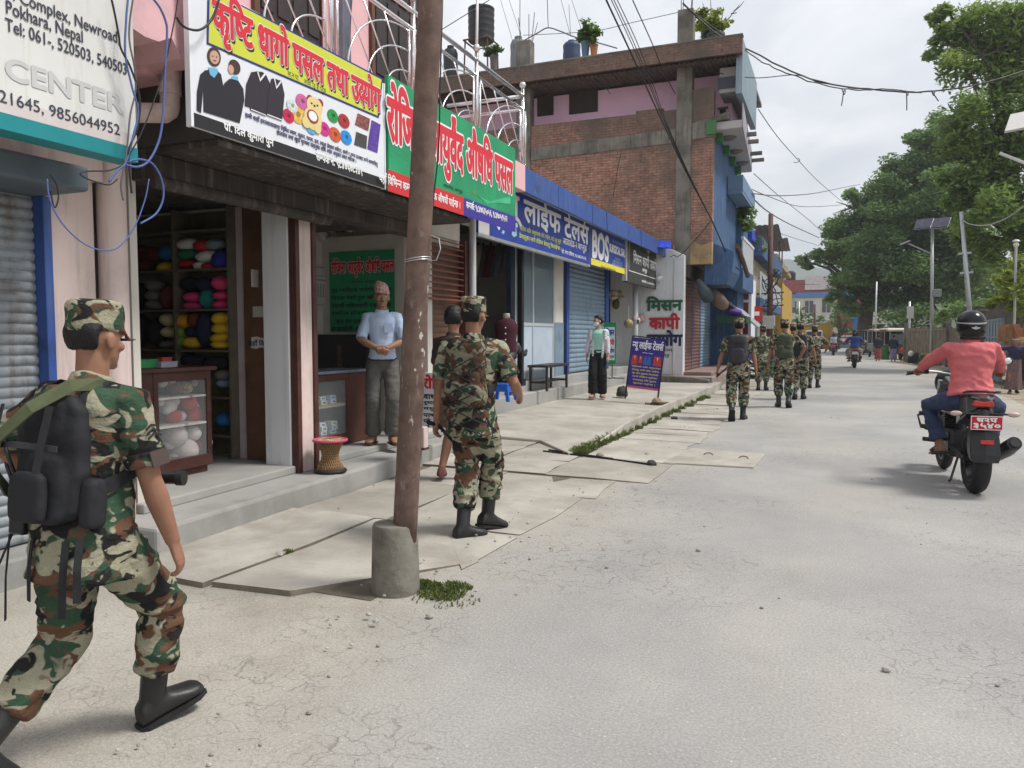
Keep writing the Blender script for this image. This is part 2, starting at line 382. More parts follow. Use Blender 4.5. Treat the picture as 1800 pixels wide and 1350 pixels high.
# ------------------------------------------------------------------ ground, road, pavement
def road_mat():
 m = bpy.data.materials.new('worn dusty asphalt'); nt, p = _bsdf(m); p.inputs['Roughness'].default_value = .88; p.inputs['Specular IOR Level'].default_value = .2
 v = _coord(nt)
 col = _ramp(nt, _noise(nt, v, .45, 7, .62), [(.3, (.245, .242, .234)), (.5, (.305, .299, .287)), (.72, (.38, .368, .344))])
 # tan dust in patches and toward the pavement
 col = _mix(nt, _ramp(nt, _noise(nt, _coord(nt, scale=(1, .35, 1), loc=(5, 2, 0)), .7, 6, .65), [(.5, 0), (.8, .75)]), col, (.38, .35, .30))
 sep = nt.nodes.new('ShaderNodeSeparateXYZ'); nt.links.new(v, sep.inputs[0])
 wob = nt.nodes.new('ShaderNodeMath'); wob.operation = 'MULTIPLY_ADD'; wob.inputs[1].default_value = 2.2; nt.links.new(_noise(nt, v, .8, 6, .6), wob.inputs[0]); nt.links.new(sep.outputs[0], wob.inputs[2])
 mr = nt.nodes.new('ShaderNodeMapRange'); mr.inputs[1].default_value = -1.25; mr.inputs[2].default_value = -.1; mr.inputs[3].default_value = .95; mr.inputs[4].default_value = 0; nt.links.new(wob.outputs[0], mr.inputs[0])
 col = _mix(nt, mr.outputs[0], col, _ramp(nt, _noise(nt, v, 1.3, 6, .6), [(.3, (.28, .255, .215)), (.5, (.365, .34, .295)), (.7, (.41, .385, .335))]))
 mr2 = nt.nodes.new('ShaderNodeMapRange'); mr2.inputs[1].default_value = 3.6; mr2.inputs[2].default_value = 5.0; mr2.inputs[3].default_value = 0; mr2.inputs[4].default_value = .8; nt.links.new(wob.outputs[0], mr2.inputs[0])
 col = _mix(nt, mr2.outputs[0], col, (.40, .345, .27))
 # aggregate, specks
 col = _mix(nt, 1, col, _ramp(nt, _noise(nt, v, 75, 3, .75), [(.28, .75), (.5, 1), (.72, 1.25)]), 'MULTIPLY')
 col = _mix(nt, 1, col, _ramp(nt, _noise(nt, v, 240, 2, .8), [(.3, .8), (.7, 1.2)]), 'MULTIPLY')
 vo = nt.nodes.new('ShaderNodeTexVoronoi'); vo.inputs['Scale'].default_value = 17; nt.links.new(v, vo.inputs['Vector'])
 col = _mix(nt, _ramp(nt, vo.outputs['Distance'], [(.05, .75), (.085, 0)]), col, (.55, .53, .49))
 # alligator cracks, only where the surface has failed
 dn = nt.nodes.new('ShaderNodeTexNoise'); dn.inputs['Scale'].default_value = 5; dn.inputs['Detail'].default_value = 5; nt.links.new(v, dn.inputs['Vector'])
 va = nt.nodes.new('ShaderNodeVectorMath'); va.operation = 'MULTIPLY_ADD'; va.inputs[1].default_value = (.28, .28, 0); nt.links.new(dn.outputs['Color'], va.inputs[0]); nt.links.new(v, va.inputs[2])
 h = None
 for sc, w, ms, lo, dark in ((10, .032, .42, .47, .62), (2.3, .007, .33, .55, .45)):
  vc = nt.nodes.new('ShaderNodeTexVoronoi'); vc.feature = 'DISTANCE_TO_EDGE'; vc.inputs['Scale'].default_value = sc; nt.links.new(va.outputs[0], vc.inputs['Vector'])
  line = _ramp(nt, vc.outputs['Distance'], [(0, 1), (w, 0)])
  fm = _mix(nt, 1, line, _ramp(nt, _noise(nt, _coord(nt, loc=(sc, 3, 0)), ms, 6, .62), [(lo - .02, 0), (lo + .12, dark)]), 'MULTIPLY')
  col = _mix(nt, fm, col, (.105, .095, .082)); h = fm if h is None else h
 nt.links.new(col, p.inputs['Base Color'])
 b = _bump(nt, p, _noise(nt, v, 85, 4, .7), .4, .010)
 b = _bump(nt, p, h, -.5, .02, b)
 return m
K['road'] = road_mat()
def sheet(name, pts, z, m, thick=0):
 mb = MB(); mb.prism([(p[0], p[1]) for p in pts], (0, 0, z - thick), (1, 0, 0), (0, 1, 0), (0, 0, 1), thick) if thick else mb.add([(p[0], p[1], z) for p in pts], [list(range(len(pts)))])
 return tag(mb.build(name, m), kind='structure')
sheet('ground', [(-900, -60), (900, -60), (900, 1500), (-900, 1500)], -.05, K['dirt'])
RND = random.Random(4)
def strip(name, xl, xr, y0, y1, z, m, wob=.12, dy=.5):
 L = []; R = []; y = y0
 while y < y1 + .01:
  L.append((xl + wob * 2 * noise.noise(Vector((y * .7, 3, 1))) + wob * noise.noise(Vector((y * 3.1, 8, 1))), y)); R.append((xr + wob * 3 * noise.noise(Vector((y * .5, 9, 2))), y)); y += dy
 vs = [(a, b, z) for a, b in L + R]; n = len(L)
 return tag(MB().add(vs, [[i, n + i, n + i + 1, i + 1] for i in range(n - 1)]).build(name, m), kind='structure')
strip('road', -6.5, 3.75, -6, 96, 0, K['road'])
tag(MB().add([(-60, 96, -.002), (60, 96, -.002), (60, 104, -.002), (-60, 104, -.002)], [[0, 1, 2, 3]]).build('cross_road', K['road']), kind='structure')
def slabs():
 mb = MB(); r = random.Random(9)
 def slab(x0, x1, y0, y1, z, t=.0):
  nx = 5; j = lambda: r.uniform(-.03, .03)
  P = [(x0 + j(), y0 + j()), ((x0 + x1) / 2 + j(), y0 + j()), (x1 + j(), y0 + j()), (x1 + j(), (y0 + y1) / 2 + j()), (x1 + j(), y1 + j()), ((x0 + x1) / 2 + j(), y1 + j()), (x0 + j(), y1 + j()), (x0 + j(), (y0 + y1) / 2 + j())]
  a, b = r.uniform(-t, t), r.uniform(-t, t); n = len(P)
  if y0 == 3.34 and x1 > -2.5: P[2] = (x1, y0 + 1.05); P[1] = (P[1][0] - .1, y0 + .05)
  ze = lambda p: min(z, .007) if x1 > -2.5 and p[0] > x1 - .1 else z + a * (p[0] - x0) + b * (p[1] - y0)
  vs = [(p[0], p[1], -.06) for p in P] + [(p[0], p[1], ze(p)) for p in P]
  mi = 1 if r.random() < .45 else 0
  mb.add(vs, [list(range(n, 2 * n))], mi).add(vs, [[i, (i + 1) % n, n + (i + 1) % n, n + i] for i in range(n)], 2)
 # drain covers along the road edge
 y = 7.4
 while y < 42:
  w = r.choice((.62, .7, .95, 1.2)); slab(-2.72, -1.66 + r.uniform(-.05, .04), y, y + w - .022, .012 + r.uniform(0, .014), .008); y += w
 # broad paving between the drain and the steps
 for (y0, y1, z) in ((3.34, 5.05, .036), (5.08, 6.5, .02), (6.52, 7.38, .012)):
  xs = [-6.5 if y0 < 3 else -4.06, -3.13 + r.uniform(-.15, .15), -2.02 + r.uniform(-.08, .08)]
  slab(xs[0], xs[1] - .012, y0, y1, z, .004); slab(xs[1] + .012, xs[2], y0, y1, z - .004, .006)
 y = 7.4
 while y < 9.5:
  slab(-3.6, -2.75, y, y + .82, .022, .006); slab(-5.2, -3.62, y, y + .82, .03, .004); y += .84
 return mb.build('pavement', [K['pave'], K['pave2'], mat('dirty shaded slab edge', (.19, .165, .13), .95, .3, 8)], bevel=.003)  # slab sides: dirt tone, with the shadow line of the edges painted in
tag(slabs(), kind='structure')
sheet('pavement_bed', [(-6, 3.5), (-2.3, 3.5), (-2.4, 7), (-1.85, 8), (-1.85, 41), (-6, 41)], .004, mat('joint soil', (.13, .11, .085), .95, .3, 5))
# square drain cover with lifting loops, standing out into the road
def drain():
 t = thing('drain_cover', 'pale square concrete drain cover with two iron loops at the road edge', 'drain cover', (-1.2, 9.0, 0))
 a, b, c, d = onZ(1165, 815), onZ(1215, 790), onZ(1345, 800), onZ(1325, 824)
 P = [(q.x, q.y) for q in (a, d, c, b)]
 MB().prism(P, (0, 0, -.03), (1, 0, 0), (0, 1, 0), (0, 0, 1), .05).build('slab', K['pave'], t, world=True, bevel=.01)
 for u, v in ((1245, 800), (1307, 806)):
  p = onZ(u, v, .02); MB().tube([p + Vector((.05 * math.cos(k), .05 * math.sin(k) * .8, .004 + .018 * math.sin(k))) for k in np.linspace(0, PI, 9)], .006, 6).build('iron_loop', K['rust'], t, world=True)
drain()
def raised():
 e = [onZ(1000, 795, .06), onZ(1045, 772, .12), onZ(1100, 744, .17), onZ(1160, 716, .2), onZ(1215, 693, .21)]
 P = [(-5.05, 12.5), (-5.05, 11), (-5.05, 9.75), (-3.6, 9.55)] + [(p.x, p.y) for p in e] + [(-2.75, 21.2), (-5.05, 21.2)]
 mb = MB().prism(P, (0, 0, -.05), (1, 0, 0), (0, 1, 0), (0, 0, 1), .25); mb.v = [(x, y, z if z < 0 else .05 + .16 * min(1, max(0, (y - 9.5) / 2.2)) ** .7) for x, y, z in mb.v]
 return tag(mb.build('raised_pavement', K['pave'], bevel=.02), kind='structure')
raised()
sheet('far_pavement', [(-4.2, 21), (-2.72, 21), (-2.72, 96), (-4.2, 96)], .03, K['pave2'])
sheet('roadside_verge', [(3.0, -6), (14, -6), (14, 96), (3.0, 96)], -.006, K['dirt'])
# ------------------------------------------------------------------ rolling shutter helper
def shutter_mb(X, y0, y1, z0, z1, pitch=.085, depth=.02, out=1):
 """corrugated slats in the plane x = X"""
 mb = MB(); prof = []; z = z0
 while z < z1 - 1e-4:
  for k, (dz, dx) in enumerate(((0, 0), (.08, .35), (.2, .8), (.4, 1), (.62, .95), (.8, .6), (.92, .1))):
   if z + dz * pitch < z1: prof.append((X + out * dx * depth, z + dz * pitch))
  z += pitch
 prof.append((X, z1)); n = len(prof)
 mb.add([(x, y0, z) for x, z in prof] + [(x, y1, z) for x, z in prof], [[i, i + 1, n + i + 1, n + i] for i in range(n - 1)])
 return mb
# ------------------------------------------------------------------ nearest shop with the grey shutter, left edge of the photograph
def shop_a():
 t = thing('shop_building', 'pale pink shop building with a closed grey rolling shutter and round pink column', 'building', (-4.6, 2, 0))
 MB().box(-8, -4.52, 3.30, 3.66, 0, 2.62).box(-8, -4.42, -4, 3.66, 2.45, 6.5).box(-8, -4.52, -4, -1, 0, 2.44).box(-8, -6, -.98, 3.28, 0, 2.44).build('wall', K['pinkwall'], t, world=True, bevel=.008)
 MB().tube([(-4.5, 3.78, .1), (-4.5, 3.78, 2.9)], .092, 24, cap=True).build('column', K['pinkwall'], t, world=True, smooth=False, auto=40)
 shutter_mb(-4.56, -1, 3.26, .18, 2.3, .064, .016).build('rolling_shutter', K['greyshut'], t, world=True, auto=50)
 MB().box(-4.56, -4.46, 3.262, 3.318, .05, 2.3).build('shutter_frame', K['bluepaint'], t, world=True, bevel=.006)
 MB().box(-4.62, -4.1, -1, 3.3, 2.30, 2.448).box(-4.64, -4.56, 1.9, 2.3, 2.2, 2.298).build('shutter_box', mat('slate blue housing', (.10, .13, .155), .6, .2, 4), t, world=True, bevel=.02)
 MB().box(-5, -4.3, -4, 3.62, -.04, .17).build('sill_step', K['step'], t, world=True, bevel=.015)
shop_a()
def pink_corner():
 t = thing('eaves_beam', 'broken pink roof eaves hanging above the white phone number sign', 'eaves', (-4.5, 4, 3))
 MB().box(-6.5, -4.1, 3.72, 4.15, 3.12, 3.3).box(-4.9, -4.2, 3.70, 4.05, 3.305, 4.4).build('beam', K['pink'], t, world=True, bevel=.03)
 mb = MB(); r = random.Random(3); n = 16; top = []; bot = []
 for i in range(n + 1):
  y = 2.6 + 1.5 * i / n; top.append((-3.78, y, 4.3)); bot.append((-3.78 + r.uniform(-.02, .02), y, 3.30 + .05 * math.sin(i * 1.3) + r.uniform(-.03, .04) - .14 * i / n))
 mb.add(top + bot, [[i, i + 1, n + 2 + i, n + 1 + i] for i in range(n)])
 mb.add([(a - .4, b, c) for a, b, c in top + bot], [[i, i + 1, n + 2 + i, n + 1 + i] for i in range(n)])
 mb.add(bot + [(a - .4, b, c) for a, b, c in bot], [[i, i + 1, n + 2 + i, n + 1 + i] for i in range(n)])
 mb.build('broken_plaster', K['pink'], t, world=True)
pink_corner()
def pipe_a():
 t = thing('drain_pipe', 'fat pink plastic drain pipe with an elbow beside the yarn shop sign', 'pipe', (-4.2, 4.1, 2.6))
 a = onX(305, 75, -4.0); b = onX(300, 195, -4.0); c = onX(250, 220, -4.2)
 pts = [a + Vector((0, 0, .25)), a, b + Vector((0, 0, .08))] + [Vector((b.x, b.y - .06 + .06 * math.cos(k), b.z + .06 - .09 * math.sin(k))) for k in (.4, .8, 1.2)] + [Vector((b.x - .12, b.y - .14, b.z - .035)), Vector((b.x - .3, b.y - .4, b.z - .04))]
 MB().tube(pts, .062, 16).build('pipe_run', K['pipe'], t, world=True, smooth=True)
 MB().tube([b + Vector((0, 0, .1)), b + Vector((0, 0, .17))], .07, 16).build('collar', K['pipe'], t, world=True, auto=40)
 q = onX(245, 95, -4.1); MB().tube([a + Vector((0, 0, .22)), a + Vector((0.02, -.2, .14)), q], .05, 12).build('branch_pipe', K['pipe'], t, world=True, smooth=True)
pipe_a()
# ------------------------------------------------------------------ pink house with the yarn shop and the herbal medicine shop
BX = -3.72      # balcony front
def house_b():
 t = thing('shop_house', 'pink two storey shop house with open yarn and medicine shops under a balcony', 'building', (-4.5, 6.5, 0))
 w = MB()
 w.box(-8, -4.9, 3.98, 8.45, 3.63, 7.5)                                  # upper storey
 w.box(-7.6, -4.5, 3.92, 3.98, .27, 2.7)
 w.box(-7.6, -7.5, 3.98, 5.72, .27, 2.7)
 w.box(-6.9, -5.27, 5.905, 5.99, .27, 2.7)                                # yarn shop partition behind its shelves
 w.box(-4.8, -4.52, 5.66, 5.905, .2, 2.7)
 w.box(-6.3, -4.55, 8.22, 8.34, .27, 2.7)                                # far wall of the medicine shop
 w.box(-6.18, -6.08, 5.99, 8.22, .27, 2.7)
 w.box(-6.3, -4.62, 8.342, 9.22, .27, 3.3).box(-4.62, -4.55, 7.75, 9.1, 2.68, 3.3)
 w.build('wall', K['inwall'], t, world=True)
 up = MB().box(-4.9, -4.885, 3.98, 8.46, 3.63, 7.5).box(-8, -4.885, 8.452, 8.47, 3.63, 7.5)
 up.build('upper_wall', K['pink'], t, world=True)
 s = MB().prism([(-4.02, 3.64), (-4.10, 6.2), (-4.22, 8.0), (-4.27, 8.7), (-4.30, 9.25), (-8, 9.25), (-8, 3.64)], (0, 0, -.05), (1, 0, 0), (0, 1, 0), (0, 0, 1), .25)
 s.build('step', K['step'], t, world=True, bevel=.025)
 MB().prism([(-4.42, 3.9), (-4.5, 6.1), (-4.5, 9.2), (-7.9, 9.2), (-7.9, 3.9)], (0, 0, .198), (1, 0, 0), (0, 1, 0), (0, 0, 1), .072).build('floor', K['step'], t, world=True, bevel=.012)
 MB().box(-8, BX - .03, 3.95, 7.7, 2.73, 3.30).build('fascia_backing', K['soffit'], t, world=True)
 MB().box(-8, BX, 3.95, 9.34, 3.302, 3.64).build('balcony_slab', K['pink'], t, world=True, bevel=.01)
 MB().box(-8, BX - .03, 3.93, 3.948, 2.735, 3.4).build('dark_end', K['darkin'], t, world=True)  # dark panel over the near end of the slab and fascia
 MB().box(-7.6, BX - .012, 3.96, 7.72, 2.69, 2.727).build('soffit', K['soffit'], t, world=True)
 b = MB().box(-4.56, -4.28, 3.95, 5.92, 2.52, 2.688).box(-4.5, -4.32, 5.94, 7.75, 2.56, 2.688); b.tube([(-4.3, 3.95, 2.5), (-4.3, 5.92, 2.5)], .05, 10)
 b.build('shutter_box', K['soffit'], t, world=True, bevel=.01)
 # door posts between the two shops: dark red, pink, dark red
 for (a, c, mm, x, nm) in ((5.62, 5.675, 'wood', -4.44, 'door_post'), (5.677, 5.862, 'pinkwall', -4.46, 'pillar'), (5.864, 5.92, 'wood', -4.44, 'door_post')):
  MB().box(-4.6, x, a, c, .2, 2.55).build(nm, K[mm], t, world=True, bevel=.006)
 MB().box(-5.27, -5.14, 5.76, 5.902, .27, 2.66).build('pillar', mat('dirty lilac white paint', (.43, .375, .39), .8, .05, 3, stain=(.25, .2, .18), ss=3, sl=(.55, .8)), t, world=True, bevel=.006)
 MB().box(-4.8, -4.52, 5.60, 5.658, .2, 2.66).build('door_reveal', K['white'], t, world=True, bevel=.004)
 d = MB().box(-5.138, -4.805, 5.73, 5.775, .272, 2.66); d.build('folded_door', K['woodm'], t, world=True)
 # slatted brown shutter beyond the medicine shop, red iron grille over it
 shutter_mb(-4.58, 8.36, 9.16, .28, 2.6, .075, .012).build('rolling_shutter', K['woodm'], t, world=True, auto=50)
 g = MB()
 for z in np.arange(1.95, 2.66, .075): g.tube([(-4.5, 8.05, z), (-4.5, 9.12, z)], .009, 6)
 g.tube([(-4.5, 8.05, 1.9), (-4.5, 9.12, 1.9)], .016, 6)
 g.build('window_grille', mat('red oxide iron', (.21, .065, .045), .6, .2, 6), t, world=True)
 MB().box(-4.56, -4.47, 9.10, 9.18, .25, 2.69).build('door_post', K['wood'], t, world=True, bevel=.005)
 MB().box(-4.62, -4.44, 7.78, 7.9, .2, 2.6).build('pillar', K['pinkwall'], t, world=True, bevel=.006)
 # upper doors, dark panelled, with pale jambs and a curtain
 for (u0, u1, v) in ((452, 560, 40), (655, 733, 60)):
  y0 = onX(u0, v, -4.88).y; y1 = onX(u1, v, -4.88).y; p = MB(); p.box(-4.884, -4.862, y0, y1, 3.66, 6.2); n = 4; wv = (y1 - y0) / n
  for k in range(n):
   for (za, zb) in ((3.75, 4.35), (4.42, 5.3), (5.36, 6.1)): p.box(-4.862, -4.848, y0 + wv * k + .03, y0 + wv * (k + 1) - .03, za, zb)
  dd = p.build('upper_door', K['blackwood'], t, world=True, bevel=.008)
  MB().box(-4.884, -4.84, y0 - .07, y0 - .002, 3.64, 6.3).box(-4.884, -4.84, y1 + .002, y1 + .07, 3.64, 6.3).build('door_frame', K['woodm'], dd, world=True, bevel=.005)
 c = MB(); y0 = onX(600, 50, -4.8).y; y1 = onX(622, 60, -4.8).y; n = 14
 for i in range(n + 1): pass
 rows = [[(-4.8 + .03 * math.sin(i * 1.5 + z), y0 + (y1 - y0) * (i / n) * (1 - .35 * math.exp(-(z - 4.6) ** 2 * 3)), z) for i in range(n + 1)] for z in np.linspace(3.95, 6.4, 14)]
 for a, b2 in zip(rows, rows[1:]): c.add(a + b2, [[i, i + 1, n + 2 + i, n + 1 + i] for i in range(n)])
 c.build('curtain', mat('grey curtain', (.16, .17, .21), .9, .2, 5), t, world=True, smooth=True)
 # stainless railing
 RX = -3.80; zb, z1, z2 = 3.68, 4.38, 4.55
 ys = [3.98, 5.28, 6.62, 7.98, 9.26]
 ys[1] = onX(582, 60, RX).y; ys[2] = onX(727, 90, RX).y; ys[3] = onX(838, 150, RX).y; ys[4] = onX(919, 200, RX).y
 hr = MB()
 for z, r in ((z2, .024), (z1, .019), (zb, .017)): hr.tube([(RX, ys[0], z), (RX, ys[4], z)], r, 10).tube([(RX, ys[4], z), (-4.9, ys[4], z)], r, 10)
 hr.build('handrail', K['steel'], t, world=True, smooth=True)
 for y in ys[1:]:
  pb = MB().tube([(RX, y, 3.6), (RX, y, z2 + .1)], .022, 10); pb.ball((RX, y, z2 + .14), .042, 14, 10)
  pb.tube([(RX, y - .085, zb), (RX, y - .085, z1)], .014, 8).tube([(RX, y + .085, zb), (RX, y + .085, z1)], .014, 8)
  pb.build('railing_post', K['steel'], t, world=True, smooth=True)
 for k in range(4):
  a, b3 = ys[k] + .09, ys[k + 1] - .09; f = MB(); w_ = b3 - a
  for R_ in (.36, .62, .88):
   f.tube([(RX, b3 - w_ * R_ * math.cos(q), zb + min(w_ * R_, (z1 - zb) * R_ * 1.08) * math.sin(q)) for q in np.linspace(0, PI / 2, 14)], .0085, 6)
  for q in (.12, .42, .72): f.tube([(RX, a + w_ * (q - .12), z1), (RX, a + w_ * (q + .38), zb)], .0075, 6)
  f.build('railing_panel', K['steel'], t, world=True, smooth=True)
 return t
HB = house_b()
def wpole(nm, label, u0, v0, u1, v1, X, r, m):
 a, b = onX(u0, v0, X), onX(u1, v1, X); d = (a - b); t = thing(nm, label, 'pole', b)
 MB().tube([b, a + d * .4], r, 10).build('shaft', m, t, world=True, smooth=True)
 MB().tube([b - Vector((0, 0, .05)), b + Vector((0, 0, .06))], r * 1.5, 10).build('bracket', K['galv'], t, world=True)
wpole('flag_pole', 'slim white metal pole rising from the balcony railing', 839, 0, 837, 150, -3.86, .016, flat('white enamel', (.7, .7, .72)))
t = thing('drain_pipe', 'straight grey plastic drain pipe beside the slatted brown shutter', 'pipe', (-4.42, 9.22, .2))
MB().tube([(-4.42, 9.22, .2), (-4.42, 9.22, 3.3)], .045, 14).build('pipe_run', K['gpipe'], t, world=True, smooth=True)
MB().tube([(-4.42, 9.22, 1.5), (-4.42, 9.22, 1.58)], .052, 14).build('collar', K['gpipe'], t, world=True)
# ------------------------------------------------------------------ signs of the near shops
XA = -3.70
def sign_a():
 t = thing('shop_sign', 'white sign with a teal lower band and phone numbers in black', 'sign', (XA, 2.3, 2.44))
 wm_ = mat('old white sign sheet', (.66, .66, .64), .5, .05, 2, stain=(.53, .50, .46), ss=1.2, sl=(.5, .85), streak=(.5, .47, .42))
 MB().box(XA - .14, XA, 1.2, 3.29, 2.45, 3.75).build('board', wm_, t, world=True, bevel=.004)
 o, a, b = pxrect(XA, 0, 242, (242, 285), (242, 265))
 MB().box(XA - .145, XA + .004, 1.2, 3.293, 2.437, 2.515).build('lower_band', flat('teal paint', (.015, .235, .26)), t, world=True)
 MB().box(XA, XA + .002, 1.2, 3.29, 2.517, 2.59).build('pale_band', flat('faded pink band', (.6, .55, .54)), t, world=True)
 gm = flat('dark grey ink', (.045, .05, .07));
 wl('lettering', 'iri Complex, Newroad,', XA, 9, 209, (138, 55), (138, 27), gm, t, bold=.012)
 wl('lettering', 'Pokhara, Nepal', XA, 11, 144, (80, 58), (80, 28), gm, t, bold=.012)
 wl('lettering', 'Tel: 061-, 520503, 540503', XA, 10, 221, (120, 98), (120, 73), gm, t, bold=.012)
 wl('lettering', 'CENTER', XA, 11, 217, (217, 203), (217, 168), flat('faded lettering', (.53, .53, .53)), t, bold=.035, off=.003)
 wl('lettering', '21645, 9856044952', XA, 0, 210, (205, 240), (205, 218), gm, t, bold=.004)
sign_a()
BT = [flat('print ' + n, c) for n, c in (('blue line', (.03, .05, .28)),)]
def blob(poly_px, X, off, m, nm, t):
 P = [onX(u, v, X) for u, v in poly_px]
 mb = MB(); n = len(P); mb.add([p + NX * off for p in P] + [p + NX * (off + .0012) for p in P], [list(range(n)), list(range(n, 2 * n))] + [[i, (i + 1) % n, n + (i + 1) % n, n + i] for i in range(n)])
 return mb.build(nm, m, t, world=True)
def ell(u, v, ru, rv, sl=.45, n=20): return [(u + ru * math.cos(2 * PI * k / n), v + rv * math.sin(2 * PI * k / n) + sl * ru * math.cos(2 * PI * k / n)) for k in range(n)]
def c2(pts, ox=330, oy=0, s=450 / 1787): return [(ox + x * s, oy + y * s) for x, y in pts]
def sign_yarn():
 X = -3.695; t = thing('shop_sign', 'white and yellow knitting yarn shop sign picturing sweaters and wool balls', 'sign', (X, 5, 2.7))
 o, a, b = pxrect(X, 340, 675, (500, 274), (500, 62))
 z0 = onX(500, 274, X).z; y0 = onX(338, 150, X).y; y1 = onX(676, 230, X).y; z1 = onX(600, 105, X).z
 MB().box(X - .03, X, y0, y1, z0, z1).build('board', C_SIGNW, t, world=True, bevel=.003)
 wt = flat('white trim', (.74, .75, .78))
 for a_, b_ in ((y0 - .022, y0), (y1 - .012, y1 + .006)): MB().box(X - .035, X + .006, a_, b_, z0 - .005, z1).build('edge_trim', wt, t, world=True)
 blob(c2([(135, 0), (130, 308), (1332, 826), (1360, 548), (270, -20)]), X, .0015, flat('print dark blue', (.025, .035, .22)), 'panel_border', t)
 blob(c2([(150, 0), (143, 298), (1322, 808), (1350, 556), (270, -8)]), X, .003, C_YEL, 'title_panel', t)
 zb = onX(500, 274, X).z; zt = onX(344, 199, X).z
 MB().box(X, X + .0015, y0, y1, zb, zt).build('lower_band', C_BLK, t, world=True)
 wl('lettering', 'कृष्टि धागो पसल तथा उद्योग', X, 374, 667, (395, 87), (650, 131), C_RED, t, bold=.035, off=.008,
       layers=((.05, .0045, (.006, -.04), C_BLK), (.058, .006, (0, 0), C_WHITE)))
 wl('lettering', 'बा.न.पा. २ आवारोड बाग्लुङ', X, 505, 572, (550, 158), (550, 143), C_BLK, t, bold=.01)
 wl('lettering', 'प्रो. दिल कुमारी पुन', X, 393, 480, (440, 249), (430, 224), C_WHITE, t, bold=.03)
 wl('lettering', 'सम्पर्क नं. ९८४७६७८३४१', X, 555, 636, (600, 298), (590, 273), C_WHITE, t, bold=.03)
 nv = flat('print navy text', (.03, .03, .10))
 wl('lettering', 'हामी कहाँ हस्तकलाद्वारा निर्मित ब्याग, कुसन, गम्ला, डल, स्कुल ड्रेसका स्वीटर, धागो र अन्य ऊनबाट बन्ने सामाग्रीहरु', X, 431, 663, (540, 249), (540, 237), nv, t, bold=.03)
 wl('lettering', 'होलसेल तथा खुद्रा मूल्यमा पाइनुका साथै अर्डर अनुसार तयार गरिन्छ ।', X, 486, 625, (550, 262), (550, 250), nv, t, bold=.03)
 ink = flat('print black cloth', (.022, .02, .026)); sk = flat('print skin', (.55, .33, .24)); hair = flat('print brown hair', (.06, .035, .025)); cy = flat('print light blue', (.15, .42, .65))
 # two pupils in dark jumpers: plain generic figures
 blob(c2([(120, 490), (85, 520), (62, 640), (60, 770), (90, 790), (98, 700), (105, 600), (108, 780), (360, 860), (392, 700), (385, 620), (350, 565), (290, 550), (255, 580), (245, 600), (230, 520), (200, 490)]), X, .003, ink, 'printed_figure', t)
 blob(ell(375.5, 100, 12, 17, .2), X, .0032, hair, 'printed_figure', t); blob(ell(376, 101, 8.5, 12, .2), X, .0046, sk, 'printed_figure', t)
 for du, dv, ru, rv in ((-3.5, -2, 1.3, 1), (3.5, -.5, 1.3, 1), (0, 6, 3, .9)): blob(ell(376 + du, 101 + dv, ru, rv, .3), X, .006, hair, 'printed_figure', t)
 blob(c2([(140, 470), (150, 520), (180, 545), (205, 510), (205, 480)]), X, .0046, cy, 'printed_figure', t)
 blob(ell(411.5, 118, 10.5, 13, .3), X, .0032, hair, 'printed_figure', t); blob(ell(405, 122, 5, 8, .3), X, .0046, sk, 'printed_figure', t)
 blob(c2([(305, 530), (300, 550), (350, 565), (345, 535)]), X, .0046, cy, 'printed_figure', t)
 # jumper and slipover
 jm = flat('print dark jumper', (.03, .024, .034))
 blob(c2([(440, 505), (405, 590), (395, 740), (430, 750), (435, 770), (540, 810), (550, 800), (555, 700), (575, 590), (545, 525), (520, 503), (480, 498)]), X, .003, jm, 'printed_jumper', t)
 blob(c2([(580, 550), (560, 640), (548, 805), (655, 845), (672, 660), (650, 566), (600, 548)]), X, .0045, jm, 'printed_jumper', t)
 for q in ([(478, 500), (500, 570), (540, 520), (530, 512), (500, 552), (487, 502)], [(596, 548), (614, 622), (650, 572), (642, 566), (615, 606), (603, 548)], [(436, 760), (540, 802), (540, 808), (436, 767)], [(550, 796), (655, 836), (655, 843), (550, 803)]):
  blob(c2(q), X, .0065, C_WHITE, 'printed_trim', t)
 # wool balls, a plain plush bear, bags
 for (x, y, r, c) in ((795, 710, 44, (.55, .12, .32)), (725, 740, 38, (.55, .62, .60)), (700, 810, 40, (.50, .02, .08)), (765, 800, 52, (.66, .42, .10)), (860, 890, 40, (.10, .35, .6)), (1010, 810, 38, (.02, .28, .06)), (1087, 845, 40, (.36, .03, .03)), (950, 900, 40, (.55, .03, .22)), (1025, 940, 42, (.55, .10, .03)), (1103, 960, 40, (.02, .25, .65))):
  u, v = c2([(x, y)])[0]; m = mat('print wool', c, .5, .3, 45); blob(ell(u, v, r * .25, r * .3), X, .003 + .0001 * (x % 17), m, 'printed_wool_ball', t)
  blob(ell(u + 1, v - 1, r * .07, r * .085), X, .0052, mat('print wool core', tuple(k * .45 for k in c), .5), 'printed_wool_ball', t)
 cr = flat('print cream', (.72, .58, .26)); br = flat('print red brown', (.28, .05, .03))
 for (x, y, rx, ry, m, of) in ((850, 690, 22, 24, br, .006), (920, 720, 22, 26, br, .006), (880, 745, 56, 62, cr, .0075), (868, 830, 62, 74, cr, .007), (820, 855, 28, 36, cr, .0085), (900, 890, 26, 40, cr, .0085), (865, 815, 40, 44, br, .0095), (865, 812, 30, 32, C_WHITE, .0108), (878, 740, 7, 7, C_BLK, .0095), (858, 722, 6, 6, C_BLK, .0095), (898, 738, 6, 6, C_BLK, .0095)):
  u, v = c2([(x, y)])[0]; blob(ell(u, v, rx * .25, ry * .27), X, of, m, 'printed_bear', t)
